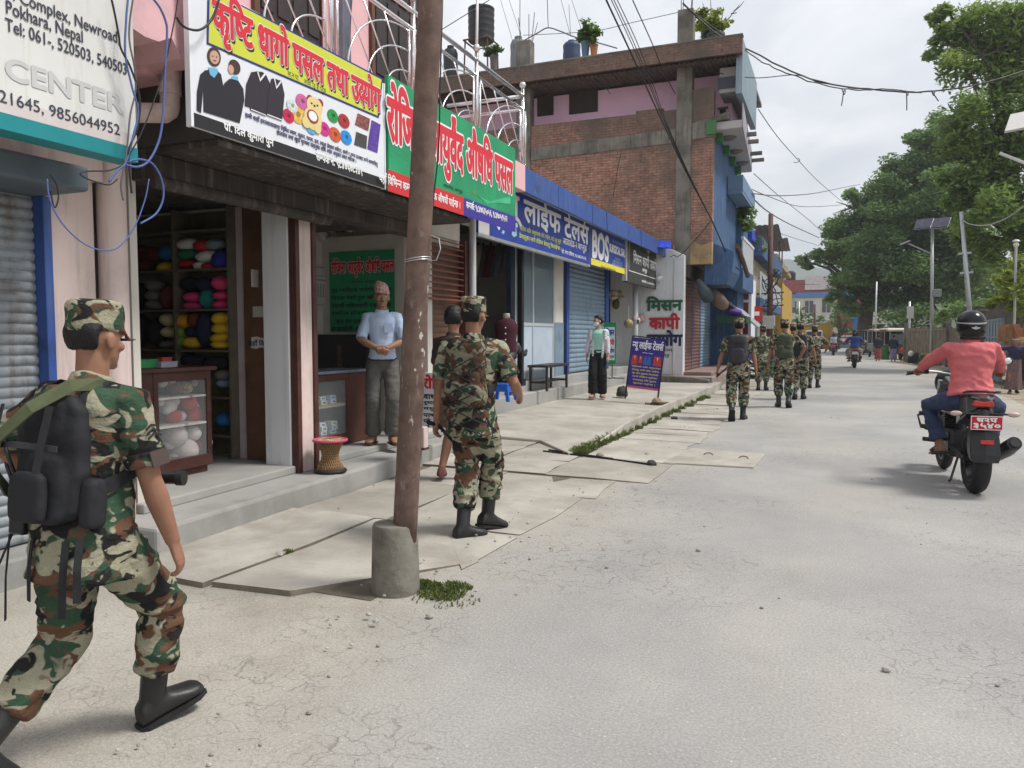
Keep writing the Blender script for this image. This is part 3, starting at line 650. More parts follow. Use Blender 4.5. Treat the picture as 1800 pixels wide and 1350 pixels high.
 blob(c2([(1185, 790), (1165, 870), (1258, 915), (1270, 830)]), X, .003, mat('print striped bag', (.22, .07, .06), .5, .9, 60), 'printed_bag', t)
 blob(c2([(1175, 920), (1160, 1010), (1245, 1040), (1250, 950)]), X, .003, mat('print grey bag', (.06, .06, .055), .5, .6, 60), 'printed_bag', t)
 blob(c2([(1282, 838), (1262, 960), (1252, 1040), (1322, 1068), (1344, 870)]), X, .003, mat('print purple knit', (.10, .05, .30), .6, .7, 70), 'printed_bag', t)
sign_yarn()
def c3(pts): return c2(pts, 640, 120, 320 / 1543)
def sign_med():
 X = -3.67; t = thing('shop_sign', 'green medicine shop sign with big red letters over red and blue strips', 'sign', (X, 7.5, 2.6))
 y0 = onX(682, 150, X).y; y1 = onX(906, 320, X).y
 P = [onX(u, v, X) for u, v in c3([(92, 990), (205, 85), (1305, 675), (1218, 1350)])]
 z1 = (P[1].z + P[2].z) / 2; zb = onX(815, 377, X).z; zc = onX(720, 283, X).z
 MB().box(X - .035, X, y0, y1, zb, z1).build('board', C_GREEN, t, world=True, bevel=.003)
 ys = onX(815, 350, X).y; zs = onX(815, 347, X).z
 MB().box(X, X + .002, y0 - .02, ys, zb - .01, zs).build('red_strip', flat('red strip print', (.55, .03, .035)), t, world=True)
 MB().box(X, X + .002, ys + .004, y1, zb - .01, zs + .0).build('blue_strip', C_NAVY, t, world=True)
 lime = mat('pale green swirl print', (.05, .40, .20), .45, .2, 3)
 blob(c3([(960, 1075), (1060, 1130), (1150, 1105), (1240, 1090), (1235, 1150), (1120, 1140), (1040, 1150)]), X, .0022, lime, 'printed_swirl', t)
 rr = random.Random(5)
 for (x, y) in ((235, 735), (300, 720), (345, 800), (250, 160), (290, 110), (1000, 560), (1240, 700), (1150, 1180), (1060, 1090)):
  u, v = c3([(x, y)])[0]; blob(ell(u, v, 1.1, 1.4), X, .0024, lime, 'printed_swirl', t)
 wl('lettering', 'रोजिना आयुर्वेद औषधि पसल', X, 680, 901, (780, 316), (795, 204), C_RED, t, bold=.04, off=.0065, layers=((.078, .0045, (0, 0), C_WHITE),))
 wl('lettering', 'आवारोड, बाग्लुङ', X, 779, 813, (796, 336), (796, 327), C_BLK, t, bold=.01)
 wl('lettering', 'यहाँ विभिन्न कम्पनीका आयुर्वेदिक औषधी पाईन्छ ।', X, 666, 808, (740, 349), (740, 326), C_WHITE, t, bold=.02)
 wl('lettering', 'सम्पर्क: ९८४७६३५०५६, ९८४७०५१५२२', X, 819, 891, (850, 378), (850, 361), C_WHITE, t, bold=.03)
 r = random.Random(1); hb = MB(); u, v = c3([(905, 1050)])[0]
 for k in range(22):
  a = r.uniform(-.2, 1.2) * PI; q = r.uniform(3, 9); p = onX(u + q * math.cos(a) * .9, v - q * math.sin(a) * .8, X) + NX * .004; s = .02
  hb.add([p + Vector((0, r.uniform(-s, s), r.uniform(-s, s))) for _ in range(3)] , [[0, 1, 2]])
 hb.build('printed_herbs', mat('print herbs', (.35, .36, .06), .6, .6, 60), t, world=True)
sign_med()
# ------------------------------------------------------------------ yarn shop: shelves, skeins, counter, toys
YS = 5.90
def yarn_shop():
 t = thing('wall_shelf', 'tall dark shelf rack of yarn on the yarn shop wall', 'shelf', (-5.9, YS, .27))
 p = [onY(u, 500, YS - .18).x for u in (222, 313, 409)]; vs = [402, 415, 480, 547, 615, 692, 755]
 zs = [onY(310, v, YS).z for v in vs]
 MB().box(p[0] - .5, p[2], YS - .012, YS, .28, 2.66).build('back_panel', mat('shelf back board', (.15, .13, .075), .85, .3, 3), t, world=True)
 sm = mat('shelf wood', (.12, .10, .075), .7, .2, 8)
 for x in p[1:]: MB().box(x - .012, x + .012, YS - .24, YS - .012, .28, 2.66).build('upright', sm, t, world=True)
 for z in zs[1:]: MB().box(p[0] - .5, p[1] - .013, YS - .24, YS - .013, z - .012, z + .008).box(p[1] + .013, p[2] - .013, YS - .24, YS - .013, z - .012, z + .008).build('shelf_board', sm, t, world=True)
yarn_shop()
def yarn_mat(c):
 m = bpy.data.materials.new('yarn'); nt, p = _bsdf(m); p.inputs['Roughness'].default_value = .95; p.inputs['Specular IOR Level'].default_value = .1
 v = _coord(nt); w = nt.nodes.new('ShaderNodeTexWave'); w.inputs['Scale'].default_value = 55; w.inputs['Distortion'].default_value = 4; w.inputs['Detail'].default_value = 2; nt.links.new(v, w.inputs['Vector'])
 nt.links.new(_ramp(nt, w.outputs['Fac'], [(0, tuple(x * .7 for x in c)), (1, tuple(min(1, x * 1.15) for x in c))]), p.inputs['Base Color']); _bump(nt, p, w.outputs['Fac'], .6, .006); return m
YC = dict(white=(.62, .61, .57), black=(.018, .018, .022), pink=(.62, .05, .17), red=(.42, .03, .04), blue=(.03, .04, .26), teal=(.02, .17, .16), green=(.02, .17, .09), yellow=(.66, .38, .02), lime=(.14, .26, .04), orange=(.62, .25, .02), cream=(.50, .44, .24), grey=(.15, .14, .13), maroon=(.09, .02, .02), brown=(.12, .03, .02), navy=(.02, .022, .05), sky=(.02, .13, .33), slate=(.17, .23, .27))
YM = {k: yarn_mat(tuple(min(.8, x * 1.35 + .004) for x in v)) for k, v in YC.items()}
def skeins():
 S = '''330 275 45 28 white first;400 280 40 30 red;450 275 36 26 slate;327 318 42 26 green;412 328 45 28 white;335 362 36 20 red;392 372 28 24 white;424 374 26 22 red;478 345 40 50 blue;250 312 42 40 sky;240 378 40 28 yellow;120 312 44 36 maroon;180 318 40 34 maroon;130 370 46 28 maroon
340 448 36 34 black;400 450 38 32 navy;475 445 38 34 pink;352 507 38 25 pink;352 546 38 20 pink;415 515 28 48 teal;478 500 34 22 pink;478 540 34 22 pink;185 455 34 30 grey;185 500 34 30 grey;185 540 34 24 grey;110 500 40 62 black;245 505 30 58 brown
315 612 36 36 orange;364 606 26 36 brown;475 600 36 30 yellow;478 645 40 26 yellow;474 685 44 24 yellow;476 716 40 20 yellow;312 660 22 26 lime;308 703 22 28 lime;352 706 42 28 yellow;355 658 30 28 navy;408 650 32 82 navy;248 606 34 32 cream;250 660 30 26 cream;115 650 44 76 black;190 660 30 66 black;245 714 32 18 grey
350 788 48 34 black;455 795 50 36 black;485 848 30 26 grey;490 885 24 20 slate;488 1045 26 30 sky'''
 words = dict(black='black', white='white')
 for line in S.replace('\n', ';').split(';'):
  q = line.split(); x, y, w, h = map(float, q[:4]); c = q[4]
  u, v = 200 + x / 2.5, 320 + y / 2.5; Y = YS - .12; ctr = onY(u, v, Y); k = ctr.y / 1350 / math.cos(.4) / 2.5 * 1.0
  sc = (onY(u + 1, v, Y).x - ctr.x) / 2.5; sz = (ctr.z - onY(u, v + 1, Y).z) / 2.5
  mb = MB(); nn = 5;
  mb.ball((0, 0, 0), (w * sc, .10, h * sz * .96), 16, 10)
  for i, vv in enumerate(mb.v):
   f = 1 + .07 * noise.noise(Vector((vv[0] * 18 + x, vv[1] * 18, vv[2] * 22)))
   mb.v[i] = (vv[0] * f, vv[1] * f, vv[2] * f)
  o = mb.build('yarn_skein', YM[c], smooth=True); o.location = ctr; o.rotation_euler = (0, RND.uniform(-.08, .08), 0)
  row = 'top' if y < 395 else 'second' if y < 570 else 'third' if y < 740 else 'low'
  side = 'left bay' if x < 285 else 'right bay'
  tag(o, f'{c} yarn skein on the {row} shelf row, {side} of the rack', 'yarn', 'yarn skeins on the yarn shop shelves')
skeins()
# same colour neighbours on one shelf get told apart
def relabel():
 from collections import defaultdict
 d = defaultdict(list)
 for o in COL.objects:
  if o.name.startswith('yarn_skein'): d[o['label']].append(o)
 for l, os_ in d.items():
  if len(os_) < 2: continue
  os_.sort(key=lambda o: (round(-o.location.z / .07), o.location.x))
  zz = sorted(os_, key=lambda o: -o.location.z); spread = zz[0].location.z - zz[-1].location.z
  sx = sorted(os_, key=lambda o: o.location.x); spx = sx[-1].location.x - sx[0].location.x
  seq = zz if spread > spx else sx
  n = len(seq)
  wz = {2: ['upper', 'lower'], 3: ['top', 'middle', 'bottom'], 4: ['topmost', 'second highest', 'second lowest', 'bottommost'], 5: ['topmost', 'second highest', 'middle', 'second lowest', 'bottommost']}
  wx = {2: ['left', 'right'], 3: ['left', 'middle', 'right'], 4: ['leftmost', 'second', 'third', 'rightmost'], 5: ['leftmost', 'second from left', 'middle', 'second from right', 'rightmost']}
  for o, w in zip(seq, (wz if spread > spx else wx)[n]): o['label'] = f'{w} {l}'
relabel()
PLUSH = lambda n, c: mat(n, c, .98, .12, 40, bump=.5, bs=180, spec=.05)
PW = PLUSH('white plush', (.62, .58, .56)); PR = mat('red dotted plush', (.40, .025, .03), .95, .1, 20); PRR = PLUSH('red plush', (.42, .03, .04)); PBL = PLUSH('pale blue plush', (.16, .42, .62)); PG = PLUSH('grey pink plush', (.50, .43, .42)); POR = PLUSH('orange plush', (.6, .28, .05))
def counter(nm, label, X, y0, y1, z0, zt, depth, gy0, shelves, body):
 t = thing(nm, label, 'display counter', (X - depth / 2, (y0 + y1) / 2, z0))
 MB().box(X - depth - .02, X + .03, y0 - .03, y1 + .05, zt - .035, zt).build('top', body, t, world=True, bevel=.008)
 MB().box(X - depth, X, y0, y1, z0 + .06, z0 + .16).box(X - depth, X - .03, y0 + .03, y1 - .03, z0, z0 + .06).build('base', body, t, world=True, bevel=.006)
 c = MB()
 for y in (gy0, y1 - .05): c.box(X - .045, X, y, y + .05, z0 + .16, zt - .035)
 c.box(X - .045, X - .001, gy0 + .05, y1 - .05, zt - .11, zt - .035).box(X - depth, X - .05, y1 - .03, y1, z0 + .16, zt - .035)
 c.build('frame', body, t, world=True, bevel=.005)
 MB().box(X - depth, X - .002, y0, gy0 - .001, z0 + .16, zt - .036).build('door_panel', body, t, world=True, bevel=.006)
 MB().box(X - depth, X - depth + .02, gy0, y1 - .031, z0 + .16, zt - .036).build('back_panel', mat('counter back', (.16, .13, .12), .8), t, world=True)
 for z in shelves: MB().box(X - depth + .02, X - .012, gy0 + .02, y1 - .032, z - .012, z + .006).build('shelf_board', mat('chipped white shelf', (.55, .53, .50), .7, .1, 5, stain=(.25, .18, .12), ss=9, sl=(.55, .65)), t, world=True)
 MB().box(X - .02, X - .014, gy0 + .045, y1 - .045, z0 + .15, zt - .105).build('glass_pane', glass('counter glass', (.75, .8, .8), .10), t, world=True)
 return t
cA = onZ(383, 828, .27); cB = onZ(276, 846, .27); CX1 = (cA.x + cB.x) / 2; CY0, CY1 = cB.y - .42, cA.y; CZ = onX(380, 643, CX1).z
GY = onX(272, 760, CX1).y
sh1 = onX(330, 697, CX1).z; sh2 = onX(330, 746, CX1).z
counter('display_counter', 'dark wooden display counter with soft toys behind its glass', CX1, CY0, CY1, .27, CZ, .42, GY, (sh1, sh2), K['wood'])
def toy(label, parts, grp='soft toys in the yarn shop counter', name='plush_toy', cat='soft toy'):
 u0 = sum(p[0] for p in parts) / len(parts); v0 = sum(p[1] for p in parts) / len(parts); X = CX1 - .16
 c0 = onX(200 + u0 / 2.5, 320 + v0 / 2.5, X); t = thing(name, label, cat, c0, 0, grp)
 for (x, y, r, m, pn) in parts:
  c = onX(200 + x / 2.5, 320 + y / 2.5, X + RND.uniform(-.02, .05)); k = .0019
  MB().ball(c, (r * k * 1.1, r * k, r * k), 14, 10).build(pn, m, t, world=True, smooth=True)
toy('white bear toy with dotted red dress, left on the middle shelf', [(235, 985, 40, PW, 'head'), (200, 965, 20, PW, 'ear'), (270, 965, 20, PW, 'ear'), (230, 1000, 22, PW, 'muzzle'), (260, 1030, 36, PR, 'body'), (294, 1028, 24, PW, 'paw')])
toy('red dotted toy with white head, right on the middle shelf', [(330, 970, 36, PR, 'body'), (345, 1020, 44, PR, 'skirt'), (378, 985, 32, PW, 'head'), (405, 1000, 24, PW, 'ear')])
toy('grey white bear lying on the counter bottom', [(270, 1115, 52, PG, 'head'), (245, 1150, 26, PW, 'muzzle'), (300, 1100, 20, PG, 'ear'), (315, 1180, 55, PG, 'body'), (272, 1222, 32, PW, 'paw'), (215, 1225, 26, PW, 'paw')])
toy('red plush bird with orange beak and white wing on the counter bottom', [(350, 1105, 34, PW, 'head'), (392, 1112, 14, POR, 'beak'), (372, 1160, 50, PRR, 'body'), (408, 1145, 26, PW, 'wing'), (370, 1218, 34, PBL, 'foot')])
toy('striped knitted hat with yellow bands on the top shelf', [(265, 905, 34, mat('striped knit', (.11, .06, .05), .95, .9, 22), 'crown'), (315, 905, 30, mat('yellow knit', (.45, .33, .13), .95, .8, 30), 'brim')], None, 'knitted_hat', 'hat')
toy('small silver white toy at the right of the top shelf', [(365, 880, 24, PW, 'head'), (372, 905, 18, PG, 'body'), (405, 905, 14, PRR, 'foot')])
toy('pale fluffy toy at the left of the top shelf', [(210, 878, 26, PW, 'body'), (255, 872, 16, PW, 'head')])
def sbox(nm, label, u, v, X, sx, sy, sz, m, grp=None, lid=None, cat='box', rz=0, z=None):
 c = onX(u, v, X);
 if z is not None: c.z = z
 t = thing(nm, label, cat, c, rz, grp)
 MB().box(-sx, sx, -sy, sy, 0, sz * 2 - .012).build('carton', m, t, bevel=.004)
 MB().box(-sx - .003, sx + .003, -sy - .003, sy + .003, sz * 2 - .011, sz * 2).build('lid', lid or m, t, bevel=.003)
sbox('green_carton', 'flat green cardboard carton lying on the yarn shop counter', 254, 640, CX1 - .2, .07, .13, .035, flat('green card', (.05, .33, .10)), z=CZ + .001)
sbox('pin_box', 'small grey plastic pin box lying on the yarn shop counter', 290, 640, CX1 - .12, .05, .085, .025, flat('grey plastic', (.36, .36, .42)), z=CZ + .001)
sbox('red_tin', 'little red tin on top of the grey pin box', 289, 628, CX1 - .12, .03, .05, .016, flat('red tin', (.42, .05, .05)), z=CZ + .052)
tag(MB().box(-.008, .008, -.07, .07, 0, .16).build('paper_scrap', flat('torn white paper', (.5, .5, .48))), 'torn notice stuck high on the brown folded door', 'notice').location = onY(452, 505, 5.72)
tag(MB().box(-.07, .07, -.002, .002, -.05, .05).build('paper_notice', flat('grey paper', (.42, .41, .38))), 'grey printed notice pasted on the brown folded door', 'notice').location = onY(455, 548, 5.724)
nt_ = thing('paper_notice', 'torn white notice with black letters low on the brown folded door', 'notice', onY(456, 602, 5.724))
MB().prism([(-.10, -.05), (-.04, -.06), (.02, -.045), (.10, -.055), (.09, .0), (.1, .05), (.03, .04), (-.02, .055), (-.09, .05)], (0, 0, 0), (1, 0, 0), (0, 0, 1), (0, -1, 0), .003).build('paper', flat('white paper', (.56, .55, .52)), nt_)
p_ = onY(437, 610, 5.72); lettering('lettering', 'यहाँ वि', p_, (.19, 0, 0), (0, 0, .07), (0, -1, 0), C_BLK, nt_, bold=.02, off=.003)
# ------------------------------------------------------------------ medicine shop
cC = onZ(645, 783, .27); cD = onZ(556, 800, .27); MX = -4.86; MY0, MY1 = 6.02, 7.02; MZ = onX(600, 651, MX).z
mb_ = mat('reddish counter wood', (.085, .032, .024), .45, .25, 5, bump=.06, bs=30)
def counter2():
 gy = onX(552, 700, MX).y; gy1 = onX(614, 700, MX).y; gy2 = onX(650, 700, MX).y
 t = thing('display_counter', 'dark wooden medicine counter with boxes stacked behind its glass', 'display counter', (MX - .25, 6.5, .27))
 MB().box(MX - .5, MX + .02, 5.95, gy2 + .02, MZ - .03, MZ).build('top', flat('counter laminate', (.17, .20, .27), .3), t, world=True, bevel=.006)
 MB().box(MX - .48, MX, gy1, gy2, .275, MZ - .031).build('door_panel', mb_, t, world=True, bevel=.006)
 MB().box(MX - .48, MX, 5.96, gy1 - .002, .275, .40).box(MX - .06, MX, 5.96, gy1 - .002, MZ - .10, MZ - .031).box(MX - .05, MX, gy1 - .05, gy1 - .002, .402, MZ - .102).build('frame', mb_, t, world=True, bevel=.005)
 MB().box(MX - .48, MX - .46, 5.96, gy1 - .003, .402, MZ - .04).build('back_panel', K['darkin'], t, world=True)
 z = onX(580, 712, MX).z; MB().box(MX - .46, MX - .02, 5.97, gy1 - .052, z - .03, z).build('shelf_board', mat('pale shelf', (.28, .22, .15), .7), t, world=True)
 MB().box(MX - .018, MX - .012, 5.97, gy1 - .045, .39, MZ - .095).build('glass_pane', glass('medicine glass', (.7, .78, .8), .10), t, world=True)
 return z, gy1
zsh, gy1 = counter2()
r = random.Random(12); bxm = [mat('medicine box ' + n, c, .5, .25, 30) for n, c in (('white', (.62, .66, .66)), ('pale blue', (.40, .52, .60)), ('cream', (.55, .56, .46)), ('dark blue', (.10, .17, .38)))]
first = {}
for z0, rows, n in ((zsh + .001, 2, 5), (.402, 3, 5)):
 for k in range(rows):
  for j in range(n):
   m = 3 if (j == 0 and z0 > .5 and k < 2) else r.choice((0, 0, 1, 2) if z0 < .5 else (2, 2, 0, 1))
   y = 6.02 + (gy1 - .09 - 6.02) * (j + .5) / n + r.uniform(-.008, .008)
   if r.random() < .12 and k == rows - 1: continue
   if m not in first:
    o = thing('medicine_box', 'x', 'box', (0, 0, 0)); MB().box(-.05, .05, -.05, .05, 0, .042).build('carton', bxm[m], o, bevel=.003); MB().box(.0505, .0515, -.03, .03, .012, .03).build('printed_label', flat('label print', (.08, .12, .30)), o); first[m] = o; c = o
   else: c = copy_tree(first[m])
   c.location = (MX - .11 + r.uniform(-.02, .02), y, z0 + k * .045); c.rotation_euler = (0, 0, r.uniform(-.06, .06))
   shelf_ = 'upper' if z0 > .5 else 'lower'; lay = ['bottom', 'second', 'third'][k]; pos = ['leftmost', 'second', 'middle', 'fourth', 'rightmost'][j]
   tag(c, f'{["white","pale blue","cream","dark blue"][m]} medicine box, {pos} in the {lay} layer on the {shelf_} counter shelf', 'box', 'medicine boxes stacked in the glass counter')
WY = 8.205
def wy(nm, s, uL, uR, bot, top, m, parent, Y, **k):
 z0 = onY(*bot, Y).z; z1 = onY(*top, Y).z; vm = (bot[1] + top[1]) / 2; a = onY(uL, vm, Y); b = onY(uR, vm, Y)
 return lettering(nm, s, (a.x, Y, z0), (b.x - a.x, 0, 0), (0, 0, z1 - z0), (0, -1, 0), m, parent, **k)
def ybox(nm, uL, uR, bot, top, Y, th, m, parent, off=0, **k):
 z0 = onY(*bot, Y).z; z1 = onY(*top, Y).z; vm = (bot[1] + top[1]) / 2; a = onY(uL, vm, Y).x; b = onY(uR, vm, Y).x
 return MB().box(a, b, Y - th - off, Y - off, z0, z1).build(nm, m, parent, world=True, **k)
def poster():
 t = thing('banner', 'green medicine banner with red title hung on the shop back wall', 'banner', (-5.6, WY, 1.5))
 ybox('sheet', 580, 694, (636, 583), (636, 441), WY, .006, C_GREEN, t)
 Y = WY - .006
 wy('lettering', 'रोजिना आयुर्वेद औषधि पसल', 582, 693, (636, 487), (636, 452), C_RED, t, Y, bold=.04, off=.003, layers=((.07, .0015, (0, 0), C_WHITE),))
 wy('lettering', 'आवारोड, बाग्लुङ', 617, 659, (636, 499), (636, 492), C_BLK, t, Y, off=.002, bold=.01)
 L = ['गुद ग्यास्ट्रिक जर्नागोला अपच', 'पिनास ज्वरो रुघा खोकी वमन', 'एलर्जी महिनावारी गडबडी अ', 'वाथपित्त डण्डिफोर कपाल दुख', 'बाल रोग पत्थरी रक्तचाप', 'हाडजोर्नी आदिको सफल']
 for k, s in enumerate(L): v = 504 + k * 13.6; wy('lettering', s, 583 + (8 if k == 4 else 0), 688 - (16 if k == 4 else 0), (636, v + 11), (636, v), C_WHITE if k < 0 else flat('dark ink', (.02, .035, .03)), t, Y, bold=.035, off=.003, layers=())
poster()
def smallthings():
 t = thing('wall_clock', 'round white wall clock high on the medicine shop wall', 'clock', onX(566, 407, -6.06))
 c = onX(566, 407, -6.06)
 MB().tube([c, c + NX * .03], .13, 28).build('case', flat('clock rim', (.5, .5, .5)), t, world=True); MB().tube([c + NX * .0301, c + NX * .034], .112, 28).build('dial', flat('clock face', (.62, .62, .6)), t, world=True)
 MB().obox(c + NX * .037 + Vector((0, .02, .02)), (.001, 0, 0), (0, .03, .03), (0, -.004, .004)).obox(c + NX * .039 + Vector((0, .035, -.005)), (.001, 0, 0), (0, .04, -.005), (0, .003, .003)).build('hands', C_BLK, t, world=True)
 pg = flat('calendar paper', (.50, .49, .46)); gr = flat('calendar print', (.25, .25, .25))
 for (u, v0, v1, lb, dx) in ((566, 465, 545, 'large paper calendar hanging left of the green banner, upper one', .012), (570, 488, 530, 'smaller paper calendar hanging in front of the larger one', .03)):
  a = onX(u, v1, -6.07); b = onX(u, v0, -6.07); t = thing('calendar', lb, 'calendar', a)
  MB().box(-6.075 + dx, -6.07 + dx, a.y - .22, a.y + .22, a.z, b.z).build('page', pg, t, world=True)
  m = MB()
  for i in range(6):
   for j in range(7): m.box(-6.0695 + dx, -6.069 + dx, a.y - .18 + j * .053, a.y - .15 + j * .053, a.z + .05 + i * (b.z - a.z - .14) / 6, a.z + .075 + i * (b.z - a.z - .14) / 6)
  m.box(-6.0695 + dx, -6.068 + dx, a.y - .2, a.y + .2, b.z - .05, b.z - .03); m.build('printed_grid', gr, t, world=True)
 # electric meter on its board
 t = thing('electric_meter', 'electric meter and fuse board high above the green banner', 'meter', onY(606, 395, WY))
 ybox('backboard', 592, 623, (607, 416), (607, 372), WY, .02, mat('varnished board', (.17, .15, .11), .6), t)
 for (u, v, rr) in ((614, 383, .05), (616, 402, .045)):
  c = onY(u, v, WY - .021); MB().tube([c, c + Vector((0, -.05, 0))], rr, 16).build('dial', flat('meter white', (.5, .5, .47)), t, world=True, auto=40)
 c = onY(600, 392, WY - .021); MB().box(c.x - .06, c.x + .05, c.y - .06, c.y, c.z - .12, c.z + .12).build('fuse_box', K['blackp'], t, world=True, bevel=.01)
 # dark cabinet under the banner
 t = thing('cabinet', 'black glazed cabinet standing under the green banner', 'cabinet', onY(615, 700, 8.05))
 ybox('carcass', 577, 668, (620, 720), (620, 588), 8.19, .3, K['blackp'], t); a = onY(597, 625, 7.88); MB().box(a.x - .03, a.x + .03, 7.872, 7.886, a.z - .16, a.z + .13).build('latch_plate', K['rust'], t, world=True)
smallthings()
def bench_box():
 # wooden board leaning beside the medicine shop
 a = onZ(742, 790, .2); t = thing('wooden_block', 'pale pink wooden block standing on the step behind the pole', 'block', a)
 MB().box(a.x - .04, a.x + .05, a.y - .05, a.y + .05, .2, onY(742, 750, a.y).z).build('block', K['pinkwall'], t, world=True, bevel=.01); MB().box(a.x - .05, a.x + .06, a.y - .06, a.y + .06, .2, .225).build('foot', K['wood'], t, world=True, bevel=.004)
bench_box()
def moda():
 """woven bamboo stool with a plaited multicoloured seat"""
 c = onZ(581, 830, .2); t = thing('bamboo_stool', 'round woven bamboo stool with a pink, green and yellow plaited seat', 'stool', c)
 h = onY(580, 770, c.y).z - .2; rb = .118;
 cane = mat('bamboo cane', (.30, .185, .09), .6, .25, 20, bump=.2, bs=60); s = MB(); n = 30
 prof = lambda q: .128 * (1 - .42 * math.sin(PI * (q * .9 + .04)) ** 1.5)
 for k in range(n):
  for sg in (-1, 1):
   s.tube([(prof(q) * math.cos(2 * PI * k / n + sg * q * 1.1), prof(q) * math.sin(2 * PI * k / n + sg * q * 1.1), .03 + q * (h - .06)) for q in np.linspace(0, 1, 9)], .0038, 5)
 s.build('cane_body', cane, t, smooth=True)
 MB().lathe((0, 0, 0), [(prof(q) - .012, .02 + q * (h - .05)) for q in np.linspace(0, 1, 9)], 24).build('core', mat('inner cane', (.13, .075, .035), .8), t, smooth=True)
 MB().lathe((0, 0, 0), [(.10, 0), (.142, .002), (.15, .015), (.142, .03), (.10, .034)], 28).build('tyre_base', K['black'], t, smooth=True)
 mm = [flat('seat ' + n_, c_) for n_, c_ in (('pink', (.50, .08, .16)), ('green', (.12, .32, .12)), ('yellow', (.55, .47, .12)))]
 st = MB(); rings = 9; seg = 36
 for i in range(rings):
  r0, r1 = .15 * i / rings, .15 * (i + 1) / rings
  for j in range(seg):
   a0, a1 = 2 * PI * j / seg, 2 * PI * (j + 1) / seg; mi = (j // 3 + i // 2 * 2) % 3; zz = h - .02 + .014 * (1 - (i / rings) ** 3)
   st.add([(r0 * math.cos(a0), r0 * math.sin(a0), zz), (r1 * math.cos(a0), r1 * math.sin(a0), zz - .002), (r1 * math.cos(a1), r1 * math.sin(a1), zz - .002), (r0 * math.cos(a1), r0 * math.sin(a1), zz)], [[0, 1, 2, 3]], mi)
 st.build('seat', mm, t)
 MB().tube([(.148 * math.cos(a), .148 * math.sin(a), h - .018) for a in np.linspace(0, 2 * PI, 33)], .013, 8, cap=False).build('seat_rim', mm[0], t, smooth=True)
moda()
# white herbal sign standing against the slatted shutter
def lean_sign():
 Y = 7.72; t = thing('standing_sign', 'white herbal medicine board with red title standing behind the pole', 'sign', onY(760, 750, Y))
 ybox('board', 738, 812, (760, 752), (760, 655), Y, .02, C_SIGNW, t, bevel=.004)
 wy('lettering', 'रोजिना', 742, 806, (760, 684), (760, 658), C_RED, t, Y - .021, bold=.05, off=.002)
 for k, s in enumerate(('वाथ ग्यास', 'रुघा खोकी', 'मधुमेहको', 'पत्थरी रक्त', 'प्रो. रामजी')): wy('lettering', s, 744, 800, (760, 702 + k * 10.5), (760, 693 + k * 10.5), C_BLK, t, Y - .021, bold=.035, off=.002)
 MB().tube([onY(745, 760, Y - .05), onY(756, 744, Y - .02)], .012, 6).build('prop', K['black'], t, world=True)
lean_sign()
